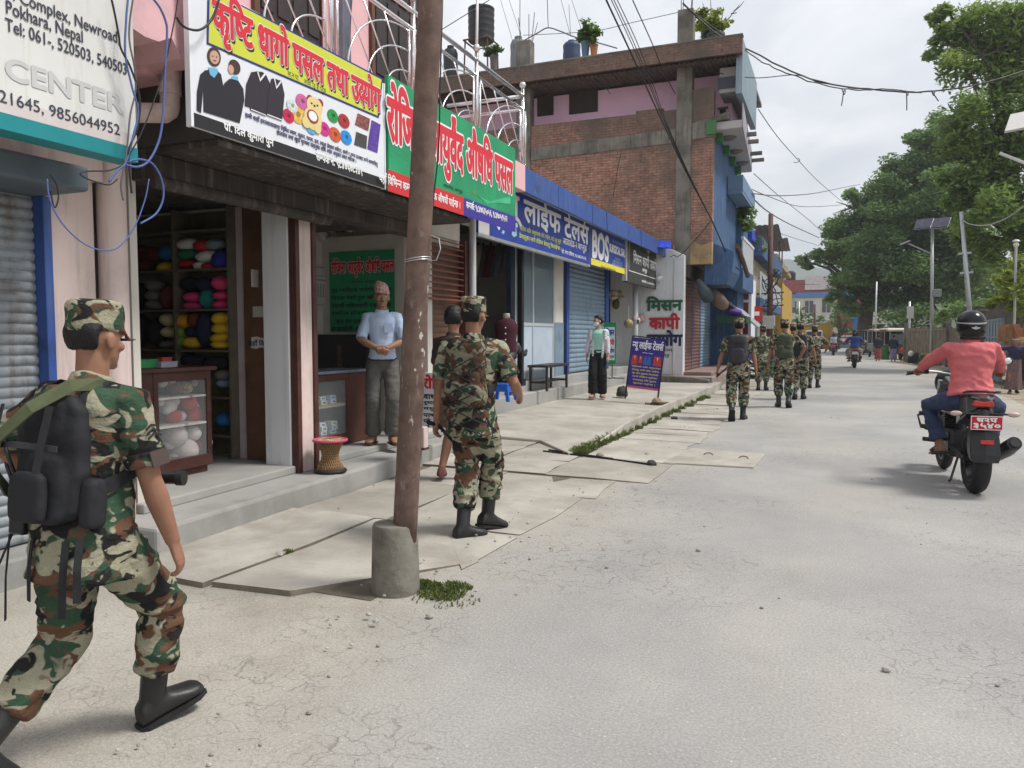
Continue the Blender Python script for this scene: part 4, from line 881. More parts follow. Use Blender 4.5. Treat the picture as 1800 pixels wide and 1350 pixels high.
# ------------------------------------------------------------------ low row of shops with the blue eaves
FX = -5.25
def fy(u, v=560): return onX(u, v, FX).y
def tailors():
 t = thing('shop_row', 'low shop row with blue sheet metal eaves, tailor shop and shutters', 'building', (-5.2, 15, 0))
 MB().box(-8.5, -5.0, 9.30, 21.25, -.04, .43).build('lower_step', K['step'], t, world=True, bevel=.02)
 MB().box(-8.5, -5.17, 9.30, 21.24, .40, .62).build('upper_step', K['step'], t, world=True, bevel=.015)
 MB().box(-8.6, -4.36, 9.36, 21.36, 3.70, 3.92).build('roof_slab', K['concrete'], t, world=True)
 n = 12; mb = MB()
 for k in range(n):
  y0 = 9.36 + k; a = RND.uniform(-.008, .012)
  mb.prism([(0, 3.60), (.035 + a, 3.60), (.02 + a, 3.97), (0, 3.97)], (-4.36, y0 + .004, 0), (1, 0, 0), (0, 0, 1), (0, 1, 0), .992)
 mb.build('eaves_sheet', K['bluepaint'], t, world=True)
 w = MB(); a, b, c, d, e, f = fy(975), fy(990), fy(1066), fy(1107, 600), fy(1072), fy(820)
 w.box(-5.45, FX, a, b, .62, 3.69).box(-8.5, -8.4, 9.3, 21.25, .6, 3.7).box(-8.4, -5.3, c + .01, e, .62, 3.69).box(-8.4, -5.3, b + .02, b + .1, .62, 3.69).box(-8.4, -5.3, 9.35, 9.45, .62, 3.69).box(-5.45, -5.27, f, 21.2, 3.2, 3.69)
 w.build('wall', K['inwall'], t, world=True)
 MB().box(-5.455, FX + .012, a, b, .62, 1.72).build('painted_dado', K['bluegrey'], t, world=True)
 shutter_mb(FX - .04, fy(1000), fy(1064), .64, 3.2, .105, .022).build('rolling_shutter', K['bluegrey'], t, world=True, auto=50)
 for a_, b_ in ((1064, 1069), (995, 999.5)): MB().box(FX - .05, FX + .02, fy(a_), fy(b_), .62, 3.2).build('shutter_frame', K['bluepaint'], t, world=True)
 # glazed timber front of the tailor shop
 g0, gm, g1 = fy(906), fy(938), fy(974); fr = flat('pale window frame', (.45, .48, .50))
 W_ = MB()
 for y in (g0, gm, g1): W_.box(FX - .05, FX, y - .03, y + .03, .62, 3.3)
 for z in (1.66, 3.1):
  W_.box(FX - .04, FX - .003, g0 + .03, gm - .03, z - .03, z + .03).box(FX - .04, FX - .003, gm + .03, g1 - .03, z - .03, z + .03)
 fo = W_.build('window_frame', fr, t, world=True, bevel=.004)
 pn = mat('pale blue board', (.44, .52, .60), .5, .08, 4, stain=(.6, .63, .66), ss=5, sl=(.6, .7))
 for (p, q) in ((g0 + .03, gm - .03), (gm + .03, g1 - .03)):
  MB().box(FX - .03, FX - .015, p, q, .62, 1.63).build('lower_panel', pn, fo, world=True)
  m = bpy.data.materials.get('window glass') or glass('window glass', (.25, .32, .37), .62, .08); MB().box(FX - .028, FX - .02, p, q, 1.69, 3.07).build('pane', m, fo, world=True)
 # door opening with dark blue curtains and a black post
 MB().box(-7.0, -6.9, f - .8, g0, .62, 3.3).build('back_wall', mat('dark blue cloth wall', (.018, .028, .065), .9, .3, 2), t, world=True)
 MB().box(-5.33, FX + .01, fy(897), fy(905), .62, 3.4).build('door_post', mat('blue black post', (.018, .03, .05), .5, .2, 5), t, world=True)
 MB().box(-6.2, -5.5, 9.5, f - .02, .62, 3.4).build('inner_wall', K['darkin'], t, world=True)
 sh = MB().box(-6.88, -6.2, f - .5, g0 - .05, 2.15, 2.19); sh.build('rail_shelf', K['blackp'], t, world=True)
tailors()
def bolts():
 spec = ((838, .022, 'tan', (.30, .24, .15)), (860, .05, 'maroon', (.14, .02, .035)), (876, .034, 'grey blue', (.17, .19, .26)), (887, .025, 'dusty grey', (.24, .22, .20)), (897, .022, 'pale brown', (.28, .21, .13)), (847, .022, 'dark grey', (.06, .055, .06)))
 for k, (u, r_, n_, c) in enumerate(spec):
  a = onX(u - 6, 487, -6.1); b = onX(u + 3, 432, -6.1); t = thing('cloth_roll', f'{n_} roll of cloth hanging in the tailor shop doorway', 'cloth', a, 0, 'rolls of cloth in the tailor shop')
  w = .07 + r_ * 1.4; rings = []
  for q in np.linspace(0, 1, 5):
   p = a.lerp(b, q); rings.append([p + Vector((.07 * math.sin(x), w * math.cos(x), 0)) for x in np.linspace(0, 2 * PI, 18)[:-1]])
  MB().loft(rings).build('cloth', mat('cloth ' + n_, c, .9, .25, 12), t, world=True, smooth=True); MB().tube([b, b + Vector((0, 0, .06))], .025, 8).build('core', K['blackp'], t, world=True)
bolts()
def mannequin():
 c = onX(890, 632, -5.2); t = thing('mannequin', 'headless tailor mannequin in a maroon button waistcoat', 'mannequin', c, rad(-68))
 z = onX(890, 552, -5.2).z - c.z; S = z / .66; mm = mat('maroon waistcoat', (.06, .014, .026), .85, .15, 12, bump=.2, bs=60)
 prof = [(.10, .08, 0), (.155, .11, .02), (.15, .105, .15), (.145, .10, .28), (.165, .115, .42), (.17, .11, .50), (.13, .085, .56), (.06, .055, .60)]
 MB().loft([[Vector((math.sin(a) * d * S, math.cos(a) * w * S, h * S)) for a in np.linspace(0, 2 * PI, 21)[:-1]] for w, d, h in prof]).build('waistcoat', mm, t, smooth=True)
 MB().lathe((0, 0, .595 * S), [(.06 * S, 0), (.052 * S, .06 * S), (.05 * S, .075 * S)], 14).build('neck', flat('mannequin cream', (.48, .42, .34)), t, smooth=True)
 b = MB()
 for k in range(5): b.ball((.118 * S, -.01, (.12 + .085 * k) * S), .012, 8, 6)
 b.build('button', C_WHITE, t)
 MB().tube([(0, 0, -.55), (0, 0, .01)], .02, 8).lathe((0, 0, -.58), [(.16, 0), (.16, .02), (.02, .04)], 16).build('stand', K['blackp'], t)
 # black display leg beside it
 a = onX(918, 632, -5.1); t2 = thing('display_form', 'bent black display leg form beside the mannequin', 'display form', a)
 MB().tube([onX(876, 640, -5.1), onX(898, 626, -5.1), onX(906, 608, -5.1)], [.07, .075, .07], 12).tube([onX(906, 606, -5.1), onX(914, 620, -5.1), onX(922, 622, -5.1), onX(925, 616, -5.1)], [.07, .06, .05, .03], 12).build('leg', mat('grey black leg', (.04, .042, .048), .35), t2, world=True, smooth=True)
 p0 = onX(915, 676, -5.08); p1 = onX(911, 440, -5.08); t3 = thing('door_post', 'slim black square post standing before the tailor shop', 'post', p0)
 MB().box(-.045, .045, -.05, .05, .1, 2.9).build('shaft', K['blackp'], t3, bevel=.004); MB().box(-.07, .07, -.085, .085, -.02, .1).build('foot', K['blackp'], t3, bevel=.004)
mannequin()
XT = -4.62
def sign_tailor():
 t = thing('shop_sign', 'long dark blue tailor shop sign with large white letters under blue eaves', 'sign', (XT, 12, 2.9))
 y0 = onX(841, 400, XT).y; y1 = onX(1037, 430, XT).y; z0 = (onX(1037, 464, XT).z + onX(850, 413, XT).z) / 2; z1 = z0 + .93
 MB().box(XT - .06, XT, y0, y1, z0, z1).build('board', C_BLUE, t, world=True)
 MB().box(XT - .065, XT + .008, y0 - .02, y1, z0 - .05, z0 - .002).box(XT - .065, XT + .004, y1 + .002, y1 + .02, z0, z1 + .02).build('frame', K['galv'], t, world=True)
 MB().box(XT, XT + .002, y0, onX(860, 400, XT).y, z0, z1).build('blank_end', flat('faded vinyl', (.5, .47, .47)), t, world=True)
 wl('lettering', 'न्यू लाईफ टेलर्स', XT, 876, 1035, (960, 418), (960, 352), C_WHITE, t, bold=.03, off=.003)
 ye = flat('yellow green ink', (.50, .56, .12))
 wl('lettering', 'यहाँका अर्डर अनुसारका कोट पाईन्ट, सर्ट, सुट कुर्ता', XT, 913, 986, (950, 419), (950, 407), ye, t, bold=.02)
 wl('lettering', 'ड्रेसहरुका साथै लेडिज ड्रेसहरु सिलाईन्छ ।', XT, 912, 986, (950, 432), (950, 420), ye, t, bold=.02)
 wl('lettering', 'आवारोड-२ बाग्लुङ', XT, 989, 1031, (1010, 440), (1010, 421), C_WHITE, t, bold=.01)
 wl('lettering', 'प्रो. गंगा परियार, ९८५७६२२५२६', XT, 987, 1030, (1008, 452), (1008, 443), C_WHITE, t, bold=.01)
 cb = flat('print pale blue', (.30, .48, .58))
 blob([(902, 396), (899, 412), (903, 417), (908, 414), (907, 398), (905, 392)], XT, .003, cb, 'printed_kurta', t)
 blob([(873, 398), (877, 405), (879, 400), (877, 395)], XT, .003, C_WHITE, 'printed_shirt', t); blob([(881, 409), (885, 412), (887, 407), (884, 404)], XT, .003, cb, 'printed_shirt', t)
sign_tailor()
def sign_bos():
 t = thing('shop_sign', 'blue surgical goods sign reading BOS with a yellow strip', 'sign', (XT, 16, 2.9))
 y0 = onX(1038.5, 430, XT).y; y1 = onX(1105, 450, XT).y; z0 = (onX(1036, 465, XT).z + onX(1100, 482, XT).z) / 2; z1 = z0 + .98
 MB().box(XT - .08, XT + .004, y0 + .01, y1, z0, z1).build('board', mat('clear blue print', (.024, .07, .34), .4, .12, 2), t, world=True, bevel=.004)
 MB().box(XT + .004, XT + .007, y0 + .01, y1, z0, z0 + .13).build('lower_strip', C_YELLOW, t, world=True)
 X = XT + .005
 wl('lettering', 'BOS', X, 1041, 1070, (1055, 458), (1055, 408), C_WHITE, t, bold=.045, off=.003)
 wl('lettering', 'SURGICAL SALES', X, 1071, 1102, (1085, 448), (1085, 433), C_WHITE, t, bold=.05, off=.003)
 lb = flat('pale blue ink', (.35, .43, .62))
 wl('lettering', 'Baglung Surgical House', X, 1076, 1100, (1085, 430), (1085, 424), lb, t, bold=.01)
 wl('lettering', 'Baglung', X, 1081, 1090, (1085, 458), (1085, 453), lb, t, bold=.01)
 wl('lettering', '9857620110', X, 1077, 1093, (1085, 463), (1085, 459), lb, t, bold=.02)
 wl('lettering', '9867620110', X, 1076, 1092, (1085, 469), (1085, 464), lb, t, bold=.02)
 wl('lettering', 'Retail and Whole Sale', X + .003, 1057, 1082, (1070, 475), (1070, 470), C_BLK, t, bold=.01)
sign_bos()
def sign_missan():
 X = -4.57; t = thing('shop_sign', 'dark grey notebook shop sign with a white border line', 'sign', (X, 18, 3))
 y0 = onX(1103, 460, X).y; y1 = onX(1155, 480, X).y; z0 = onX(1125, 501, X).z; z1 = onX(1137, 433, X).z; gm = mat('dark grey print', (.045, .048, .045), .5, .1, 3)
 MB().box(X - .10, X, y0, y1, z0, z1).build('board', gm, t, world=True, bevel=.004)
 MB().box(X - .11, X - .004, y0 - .09, y0 - .004, z0 + .02, z1 + .05).build('side_panel', mat('grey white sheet', (.44, .44, .43), .6, .08, 3), t, world=True)
 q = MB(); ya, yb, za, zb = y0 + .14, y1 - .1, z0 + .27, z1 - .06; w = .016
 q.box(X, X + .002, ya, yb, za, za + w).box(X, X + .002, ya, yb, zb - w, zb).box(X, X + .002, ya, ya + w, za + w, zb - w).box(X, X + .002, yb - w, yb, za + w, zb - w).build('border_line', C_WHITE, t, world=True)
 wl('lettering', 'मिसन कापी उद्योग', X, 1113, 1156, (1135, 471), (1135, 448), C_WHITE, t, bold=.025)
 wl('lettering', 'बाग्लुङ', X, 1129, 1137, (1133, 481), (1133, 473), C_WHITE, t, bold=.02)
 wl('lettering', 'सम्पर्क ९८५७६२०११५', X, 1128, 1150, (1140, 500), (1140, 494), C_WHITE, t, bold=.02)
 blob([(1136, 435), (1144, 437), (1142, 444), (1139, 448), (1137, 442)], X, .004, flat('torn tan paper', (.40, .31, .18)), 'torn_paper', t)
sign_missan()
# small notebook and sports shop: counter, balls
def sports():
 t = thing('shop_counter', 'pale green and cream striped counter of the notebook shop', 'counter', onX(1090, 640, -5.6))
 y0, y1 = onX(1076, 640, -5.7).y, onX(1104, 640, -5.7).y; z1 = onX(1090, 590, -5.7).z; n = 5
 for k in range(n): MB().box(-6.3, -5.7 + (.03 if k == n - 1 else 0), y0, y1, .62 + (z1 - .62) * k / n, .62 + (z1 - .62) * (k + 1) / n - .004).build('stripe_board', [flat('pale green laminate', (.22, .42, .27)), flat('cream laminate', (.52, .53, .45))][(k + 1) % 2], t, world=True, bevel=.006)
 B = ((1105, 569, 8.5, 'dull yellow', (.30, .26, .14)), (1118, 563, 8, 'black spotted white', (.5, .45, .45)), (1128, 560, 7.5, 'white red', (.55, .38, .36)), (1131, 571, 8.5, 'white', (.52, .52, .52)), (1131, 562, 8, 'orange', (.62, .13, .03)))
 for k, (u, v, r_, n_, c) in enumerate(B):
  if k == 4: u = 1141
  p = onX(u, v, -4.95); rr = r_ * p.length / 1350 * .95
  g = thing('ball', f'{n_} ball hanging in the cluster beside the white wall', 'ball', p, 0, 'balls hanging at the notebook shop')
  mb = MB().ball((0, 0, 0), rr, 18, 14); m2 = mb.mesh('ball'); mats = [mat('ball ' + n_, c, .5, .1, 12), K['blackp'] if k == 1 else mat('ball mark ' + n_, tuple(x * .6 for x in c), .5)]
  o = link('cover', m2, mats, g, True)
  pt = MB(); rr2 = random.Random(k)
  for q in range(7):
   d = Vector((rr2.uniform(.1, 1), rr2.uniform(-1, .4), rr2.uniform(-1, 1))).normalized(); x, y, _ = frame(d)
   pt.add([d * rr * 1.006 + (x * math.cos(a) + y * math.sin(a)) * rr * .3 - d * rr * .045 for a in np.linspace(0, 2 * PI, 6)[:-1]] + [d * rr * 1.012], [[0, 1, 5], [1, 2, 5], [2, 3, 5], [3, 4, 5], [4, 0, 5]])
  pt.build('panel', mats[1], g)
  MB().tube([(0, 0, rr * .95), (0, 0, rr + (.5 if k else .35))], .006, 5).build('string', C_WHITE, g)
 for k, (u, v, w) in enumerate(((1078, 518, 9), (1090, 519, 9), (1099, 521, 8), (1108, 519, 8))):
  p = onX(u, v, -5.6); rr = w * p.length / 1350
  g = thing('cloth_hat', ('first', 'second', 'third', 'last')[k] + ' cream cloth hat from the left in the row under the dark sign', 'hat', p, 0, 'cream hats hanging in the notebook shop')
  MB().ball((0, 0, 0), (rr * .9, rr * .8, rr), 14, 10).build('crown', mat('cream cloth', (.50, .45, .36), .9, .12, 10), g, smooth=True)
  MB().tube([(.6 * rr * math.sin(a) + .25 * rr, .95 * rr * math.cos(a), -.35 * rr) for a in np.linspace(0, 2 * PI, 17)], rr * .14, 6, cap=False).build('brim', mat('tan cloth', (.32, .25, .17), .9), g, smooth=True)
 for k, (u, v, c, n_) in enumerate(((1083, 533, (.13, .12, .05), 'olive'), (1096, 533, (.24, .2, .12), 'khaki'))):
  p = onX(u, v, -5.7); g = thing('shoulder_bag', f'{n_} cloth bag hanging below the cream hats', 'bag', p, 0, 'bags hanging in the notebook shop'); w = .16
  MB().ball((0, 0, -.02), (.1, w, .15), 14, 10).build('pouch', mat('bag ' + n_, c, .9, .2, 12), g, smooth=True); MB().tube([(0, -.1, .08), (0, -.06, .22), (0, .06, .22), (0, .1, .08)], .012, 6).build('handle', K['blackp'], g, smooth=True)
 # narrow banner stand, white with green ends
 a = onX(1073, 657, -4.86); Y = a.y; t = thing('banner_stand', 'narrow white banner stand with green ends before the closed blue shutter', 'banner', a)
 ybox('banner', 1062, 1083, (1072, 640), (1072, 567), Y, .015, C_GREEN, t); ybox('white_panel', 1064, 1081, (1072, 633), (1072, 575), Y, .003, C_SIGNW, t, off=.0155)
 for (s, v0, v1, m) in (('मिसन', 590, 576, C_BLUE), ('कापी', 606, 595, C_RED), ('उद्योग', 621, 611, C_NAVY), ('बाग्लुङ', 630, 625, C_GREEN)): wy('lettering', s, 1065, 1080, (1072, v0), (1072, v1), m, t, Y - .02, bold=.035, off=.002)
 q = onY(1076, 640, Y - .01); qb = .45; MB().tube([q, (q.x, q.y, qb)], .012, 6).tube([(q.x - .3, q.y, qb), (q.x + .3, q.y, qb)], .012, 6).tube([(q.x, q.y - .25, qb), (q.x, q.y + .25, qb)], .012, 6).build('stand', K['blackp'], t, world=True)
sports()
# white end wall with painted words
def white_wall():
 Y = 21.25; t = thing('end_wall', 'white washed end wall painted with green, red and navy words', 'wall', (-4.5, Y, 0))
 P = [onY(u, v, Y) for u, v in ((1126, 655), (1207, 652), (1207, 448), (1178, 437), (1126, 425))]
 x0 = P[0].x; xr = -3.80; zt = P[2].z
 MB().prism([(x0 - .9, .4), (xr, .35), (xr, zt), (P[3].x, P[3].z), (x0 - .9, P[3].z)], (0, Y, 0), (1, 0, 0), (0, 0, 1), (0, 1, 0), .24).build('wall', K['white'], t, world=True, bevel=.02)
 x1 = onY(1184, 560, Y).x
 MB().box(x1, xr - .004, Y - .035, Y - .001, .36, zt - .06).build('pilaster', K['white'], t, world=True, bevel=.008)
 MB().tube([onX(1117, 500, -5.05), onX(1117, 660, -5.05)], .075, 16).build('column', K['white'], t, world=True, smooth=True)
 for (s, v0, v1, u0, u1, c) in (('मिसन', 547, 520, 1136, 1200, (.022, .10, .05)), ('कापी', 579, 550, 1141, 1195, (.42, .025, .035)), ('उद्योग', 610, 580, 1137, 1200, (.018, .018, .075))):
  wy('lettering', s, u0, u1, (1170, v0), (1170, v1), flat('wall paint ' + s, c), t, Y - .036, bold=.045, off=.004)
 wy('lettering', '२००६', 1168, 1182, (1175, 619), (1175, 612), C_BLK, t, Y - .036, bold=.02)
 wy('lettering', '९४', 1168, 1176, (1175, 629), (1175, 622), C_BLK, t, Y - .036, bold=.02)
 g = thing('drain_pipe', 'white elbow drain pipe below the end of the blue eaves', 'pipe', onX(1172, 450, -4.35)); a = onX(1173, 445, -4.35); b = onX(1172, 478, -4.35); c = onX(1155, 492, -4.5)
 MB().tube([a, b, b + Vector((-.03, -.05, -.08)), c], .07, 12).build('pipe_run', flat('white pipe', (.55, .57, .6)), g, world=True, smooth=True); MB().tube([b + Vector((0, 0, .12)), b + Vector((0, 0, .22))], .085, 12).build('collar', flat('white pipe end', (.5, .52, .55)), g, world=True)
 tp = thing('tarpaulin', 'bright blue tarpaulin scrap on the end of the blue eaves', 'tarpaulin', onY(1165, 425, 21.2)); rows = []
 for i in range(6): rows.append([onY(1148 + i * 6.2, 421 + .6 * i + k * 4 + .8 * math.sin(i * 2 + k), 21.0 - k * .25) for k in range(4)])
 mb = MB(); mb.loft([r_ + [p + Vector((0, .05, -.02)) for p in r_[::-1]] for r_ in rows]); mb.build('sheet', flat('bright blue plastic', (.02, .06, .5)), tp, world=True)
white_wall()
# ------------------------------------------------------------------ brick house with concrete pillars
def brick_mat(name, ax='xz'):
 m = bpy.data.materials.new(name); nt, p = _bsdf(m); p.inputs['Roughness'].default_value = .95; p.inputs['Specular IOR Level'].default_value = .1
 v = _coord(nt); sp = nt.nodes.new('ShaderNodeSeparateXYZ'); nt.links.new(v, sp.inputs[0]); cb = nt.nodes.new('ShaderNodeCombineXYZ')
 nt.links.new(sp.outputs[0 if ax == 'xz' else 1], cb.inputs[0])
 wob = nt.nodes.new('ShaderNodeMath'); wob.operation = 'MULTIPLY_ADD'; wob.inputs[1].default_value = .05; nt.links.new(_noise(nt, v, 2.2, 3), wob.inputs[0]); nt.links.new(sp.outputs[2], wob.inputs[2]); nt.links.new(wob.outputs[0], cb.inputs[1])
 b = nt.nodes.new('ShaderNodeTexBrick'); b.inputs['Scale'].default_value = 1; b.inputs['Brick Width'].default_value = .225; b.inputs['Row Height'].default_value = .074; b.inputs['Mortar Size'].default_value = .008; b.inputs['Mortar Smooth'].default_value = .3; b.inputs['Bias'].default_value = -.1
 b.inputs['Color1'].default_value = (.385, .205, .15, 1); b.inputs['Color2'].default_value = (.29, .15, .115, 1); b.inputs['Mortar'].default_value = (.12, .095, .078, 1); nt.links.new(cb.outputs[0], b.inputs['Vector'])
 col = _mix(nt, 1, b.outputs['Color'], _ramp(nt, _noise(nt, v, 9, 5, .7), [(.25, .5), (.75, 1.6)]), 'MULTIPLY')
 col = _mix(nt, _ramp(nt, _noise(nt, _coord(nt, loc=(4, 0, 2)), 1.3, 6, .65), [(.52, 0), (.75, .55)]), col, (.30, .235, .175))      # lime bloom
 wz = nt.nodes.new('ShaderNodeMath'); wz.operation = 'MULTIPLY_ADD'; wz.inputs[1].default_value = 2.6; nt.links.new(_noise(nt, _coord(nt, scale=(1, 1, .8), loc=(2, 5, 7)), .9, 7, .68), wz.inputs[0]); nt.links.new(sp.outputs[2], wz.inputs[2])
 grime = _ramp(nt, _map01(nt, wz.outputs[0], 7.5, 9.2), [(0, 0), (1, .66)])
 col = _mix(nt, grime, col, _ramp(nt, _noise(nt, v, 6, 6, .7), [(.3, (.05, .045, .04)), (.7, (.13, .115, .10))]))
 col = _mix(nt, _ramp(nt, _noise(nt, _coord(nt, loc=(8, 1, 3)), .55, 6, .6), [(.47, 0), (.64, .8)]), col, (.11, .09, .076))
 nt.links.new(col, p.inputs['Base Color'])
 n1 = _bump(nt, p, b.outputs['Fac'], -.8, .02); _bump(nt, p, _noise(nt, v, 30, 4, .7), .5, .02, n1)
 return m
def _map01(nt, x, a, b):
 r = nt.nodes.new('ShaderNodeMapRange'); r.inputs[1].default_value = a; r.inputs[2].default_value = b; nt.links.new(x, r.inputs[0]); return r.outputs[0]
K['brick'] = brick_mat('weathered brick'); K['brickY'] = brick_mat('weathered brick side', 'yz')
K['oldcon'] = mat('streaked old concrete', (.20, .185, .16), .92, .25, 2, stain=(.07, .065, .055), ss=1.6, sl=(.42, .7), bump=.4, bs=18, streak=(.055, .05, .045))
K['plaster'] = mat('stained ochre plaster', (.36, .25, .125), .9, .2, 2, stain=(.20, .15, .10), ss=2.5, bump=.3, bs=20)
def brick_house():
 Y = 21.5; XL, XR = -13.0, -3.12
 t = thing('brick_house', 'unplastered red brick house with concrete pillars and a pink top storey', 'building', (-6, 23, 0))
 rb = random.Random(8)
 def steps(x0, x1, z):
  P = []; x = x0;
  while x < x1:
   P += [(x, z + .083 * rb.choice((0, 0, 1, -1))), ]; P += [(min(x1, x + .75), P[-1][1])]; x += .75
  return P
 top = steps(XL, -6.1, 7.62) + steps(-6.0, -3.85, 7.70) + [(-3.80, 8.10), (-3.2, 8.12), (XR, 8.05)]
 MB().prism([(XL, 3.0)] + top + [(XR, 3.46), (-4.1, 3.44)], (0, Y, 0), (1, 0, 0), (0, 0, 1), (0, 1, 0), .25).build('brick_wall', K['brick'], t, world=True, fix=True)
 MB().box(XL, XR - .01, Y + .26, 27, 3.44, 7.0).build('inner_block', K['oldcon'], t, world=True)
 MB().box(XR - .25, XR, Y + .262, 27, 3.46, 7.3).build('street_wall', K['bluewall'], t, world=True)
 for (x0, x1, z0, z1) in ((-4.12, -3.70, 3.42, 10.25), (-8.85, -8.40, 3.0, 10.1), (-11.9, -11.5, 3, 9.2)):
  MB().box(x0, x1, Y - .045, Y + .3, z0, z1).build('pillar', K['oldcon'], t, world=True, bevel=.015)
  rr = MB();
  for k in range(4):
   bx = x0 + .08 + (x1 - x0 - .16) * (k % 2); by = Y + .05 + .2 * (k // 2); rr.tube([(bx, by, z1 - .05), (bx + rb.uniform(-.12, .12), by + rb.uniform(-.1, .1), z1 + rb.uniform(.7, 1.5))], .011, 5)
  rr.build('iron_bar', K['rust'], t, world=True)
 MB().prism([(XL, 6.62), (XL, 7.05), (-8.86, 7.0), (-8.86, 6.6)], (0, Y - .03, 0), (1, 0, 0), (0, 0, 1), (0, 1, 0), .1).prism([(-8.39, 6.6), (-8.39, 6.98), (-4.13, 7.1), (-4.13, 6.72)], (0, Y - .03, 0), (1, 0, 0), (0, 0, 1), (0, 1, 0), .1).prism([(-3.69, 6.76), (-3.69, 7.2), (-2.72, 7.42), (-2.72, 7.22), (-3.08, 7.18), (-3.08, 6.78)], (0, Y - .035, 0), (1, 0, 0), (0, 0, 1), (0, 1, 0), .2).build('ring_beam', K['oldcon'], t, world=True, bevel=.02)
 MB().prism([(-4.2, 3.40), (-4.16, 3.95), (-3.8, 4.15), (-3.4, 3.9), (XR + .004, 4.0), (XR + .004, 3.40)], (0, Y - .02, 0), (1, 0, 0), (0, 0, 1), (0, 1, 0), .28).build('plaster_patch', K['plaster'], t, world=True, bevel=.01)
 # pink top storey, its windows, the corrugated eaves and the brick parapet
 MB().box(XL, -2.80, 22.6, 27, 7.0, 8.75).build('upper_wall', K['lilac'], t, world=True)
 for (u0, u1, v0, v1) in ((945, 973, 176, 157), (1001, 1051, 172, 150), (1265, 1276, 215, 192)):
  a, b = onY(u0, v0, 22.59), onY(u1, v1, 22.59); w = MB().box(a.x, b.x, 22.555, 22.598, a.z - .5, b.z).build('window', mat('dark board', (.06, .05, .042), .8), t, world=True)
  MB().box(a.x - .06, b.x + .06, 22.54, 22.596, b.z + .003, b.z + .06).build('window_head', K['oldcon'], w, world=True)
 MB().box(XL, -2.38, 20.95, 27, 8.95, 9.05).build('roof_slab', K['oldcon'], t, world=True)
 cor = MB(); n = 260; xs = [XL + (-2.45 - XL) * i / n for i in range(n + 1)]
 cor.add([(x, 21.0, 8.66 + .025 * math.sin(i * 1.9)) for i, x in enumerate(xs)] + [(x, 22.6, 8.80 + .025 * math.sin(i * 1.9)) for i, x in enumerate(xs)], [[i, i + 1, n + 2 + i, n + 1 + i] for i in range(n)])
 cor.build('corrugated_eaves', mat('rusted sheet', (.13, .105, .09), .8, .3, 4, streak=(.05, .04, .035)), t, world=True)
 MB().box(XL, -2.36, 20.92, 21.12, 8.72, 9.14).build('parapet', brick_mat('parapet brick'), t, world=True)
 MB().box(XL, -2.34, 20.9, 21.14, 9.14, 9.19).build('coping', K['oldcon'], t, world=True, bevel=.01)
 MB().box(-2.52, -2.36, 21.13, 25, 7.75, 9.14).build('street_parapet', mat('grey blue panel', (.22, .29, .34), .7, .12, 2, streak=(.12, .15, .17)), t, world=True)
 MB().box(-3.0, -2.53, 21.6, 25, 7.95, 8.6).build('bay_soffit', mat('grey soffit', (.33, .32, .31), .85, .08, 2), t, world=True)
 MB().box(-3.05, -2.6, 21.57, 21.597, 8.05, 8.35).build('vent', flat('dark vent', (.05, .06, .08)), t, world=True)
 # first floor balcony slab with lamp roses below, stubs of concrete, grey balcony below
 MB().prism([(-3.1, 21.55), (-2.40, 21.55), (-2.72, 27.5), (-3.1, 27.5)], (0, 0, 6.98), (1, 0, 0), (0, 1, 0), (0, 0, 1), .2).build('balcony', mat('grey white slab', (.40, .38, .385), .8, .06, 2), t, world=True)
 for k in range(3):
  q = MB(); q.lathe((-2.87, 22.5 + 1.7 * k, 6.90), [(.12, 0), (.2, .04), (.24, .079)], 14); q.build('lamp_rose', mat('grey brown rose', (.16, .13, .12), .7), t, world=True, smooth=True)
 MB().prism([(-2.40, 21.56), (-2.43, 22.0), (-2.74, 27.5), (-2.70, 27.5), (-2.37, 21.56)], (0, 0, 7.0), (1, 0, 0), (0, 1, 0), (0, 0, 1), .62).build('balcony_parapet', mat('grey violet paint', (.3, .29, .33), .8, .1, 2), t, world=True)
 for y in (23.5, 24.4, 26, 27): MB().box(-2.78, -2.2 - .02 * (y - 23), y, y + .14, 7.22, 7.32).build('beam_stub', K['oldcon'], t, world=True)
 gp = flat('green paint', (.05, .17, .05))
 for bx in [(-3.115, -2.95, y, y + .25, 6.75, 6.975) for y in (21.9, 23.4, 24.9, 26.4)] + [(-3.3, -3.05, 21.42, 21.48, 6.85, 7.2)]: MB().box(*bx).build('bracket', gp, t, world=True)
 # lower projecting blue balcony box over the shops
 MB().prism([(-3.35, 4.1), (-2.55, 3.75), (-2.6, 3.2), (-2.75, 2.85), (-3.35, 2.85)], (0, 21.75, 0), (1, 0, 0), (0, 0, 1), (0, 1, 0), 1.7).build('lower_balcony', K['bluewall'], t, world=True, bevel=.02)
 MB().tube([(-2.5, 21.9, 3.9), (-2.5, 23.5, 3.6), (-2.52, 25, 3.3)], .07, 8).build('canopy_roll', K['rust'], t, world=True)
 MB().box(-3.1, -2.66, 24.4, 28.2, 5.75, 5.85).box(-3.1, -2.65, 24.4, 28.2, 5.855, 6.3).build('mid_balcony', mat('blue grey balcony', (.14, .22, .33), .8, .1, 2), t, world=True)
 # ground floor: shutters, dark lintel, tiled porch
 for (y0, y1, m) in ((21.55, 22.85, 'brownshut'), (23.0, 24.2, 'brownshut'), (24.45, 26.3, 'bluegrey')):
  shutter_mb(-3.86, y0, y1, .46, 3.05, .1, .02).build('rolling_shutter', K[m], t, world=True, auto=50)
 for a_, b_ in ((22.86, 22.99), (24.21, 24.44), (26.31, 26.6)): MB().box(-4.05, -3.84, a_, b_, .45, 3.4).build('shop_pillar', K['bluewall'], t, world=True)
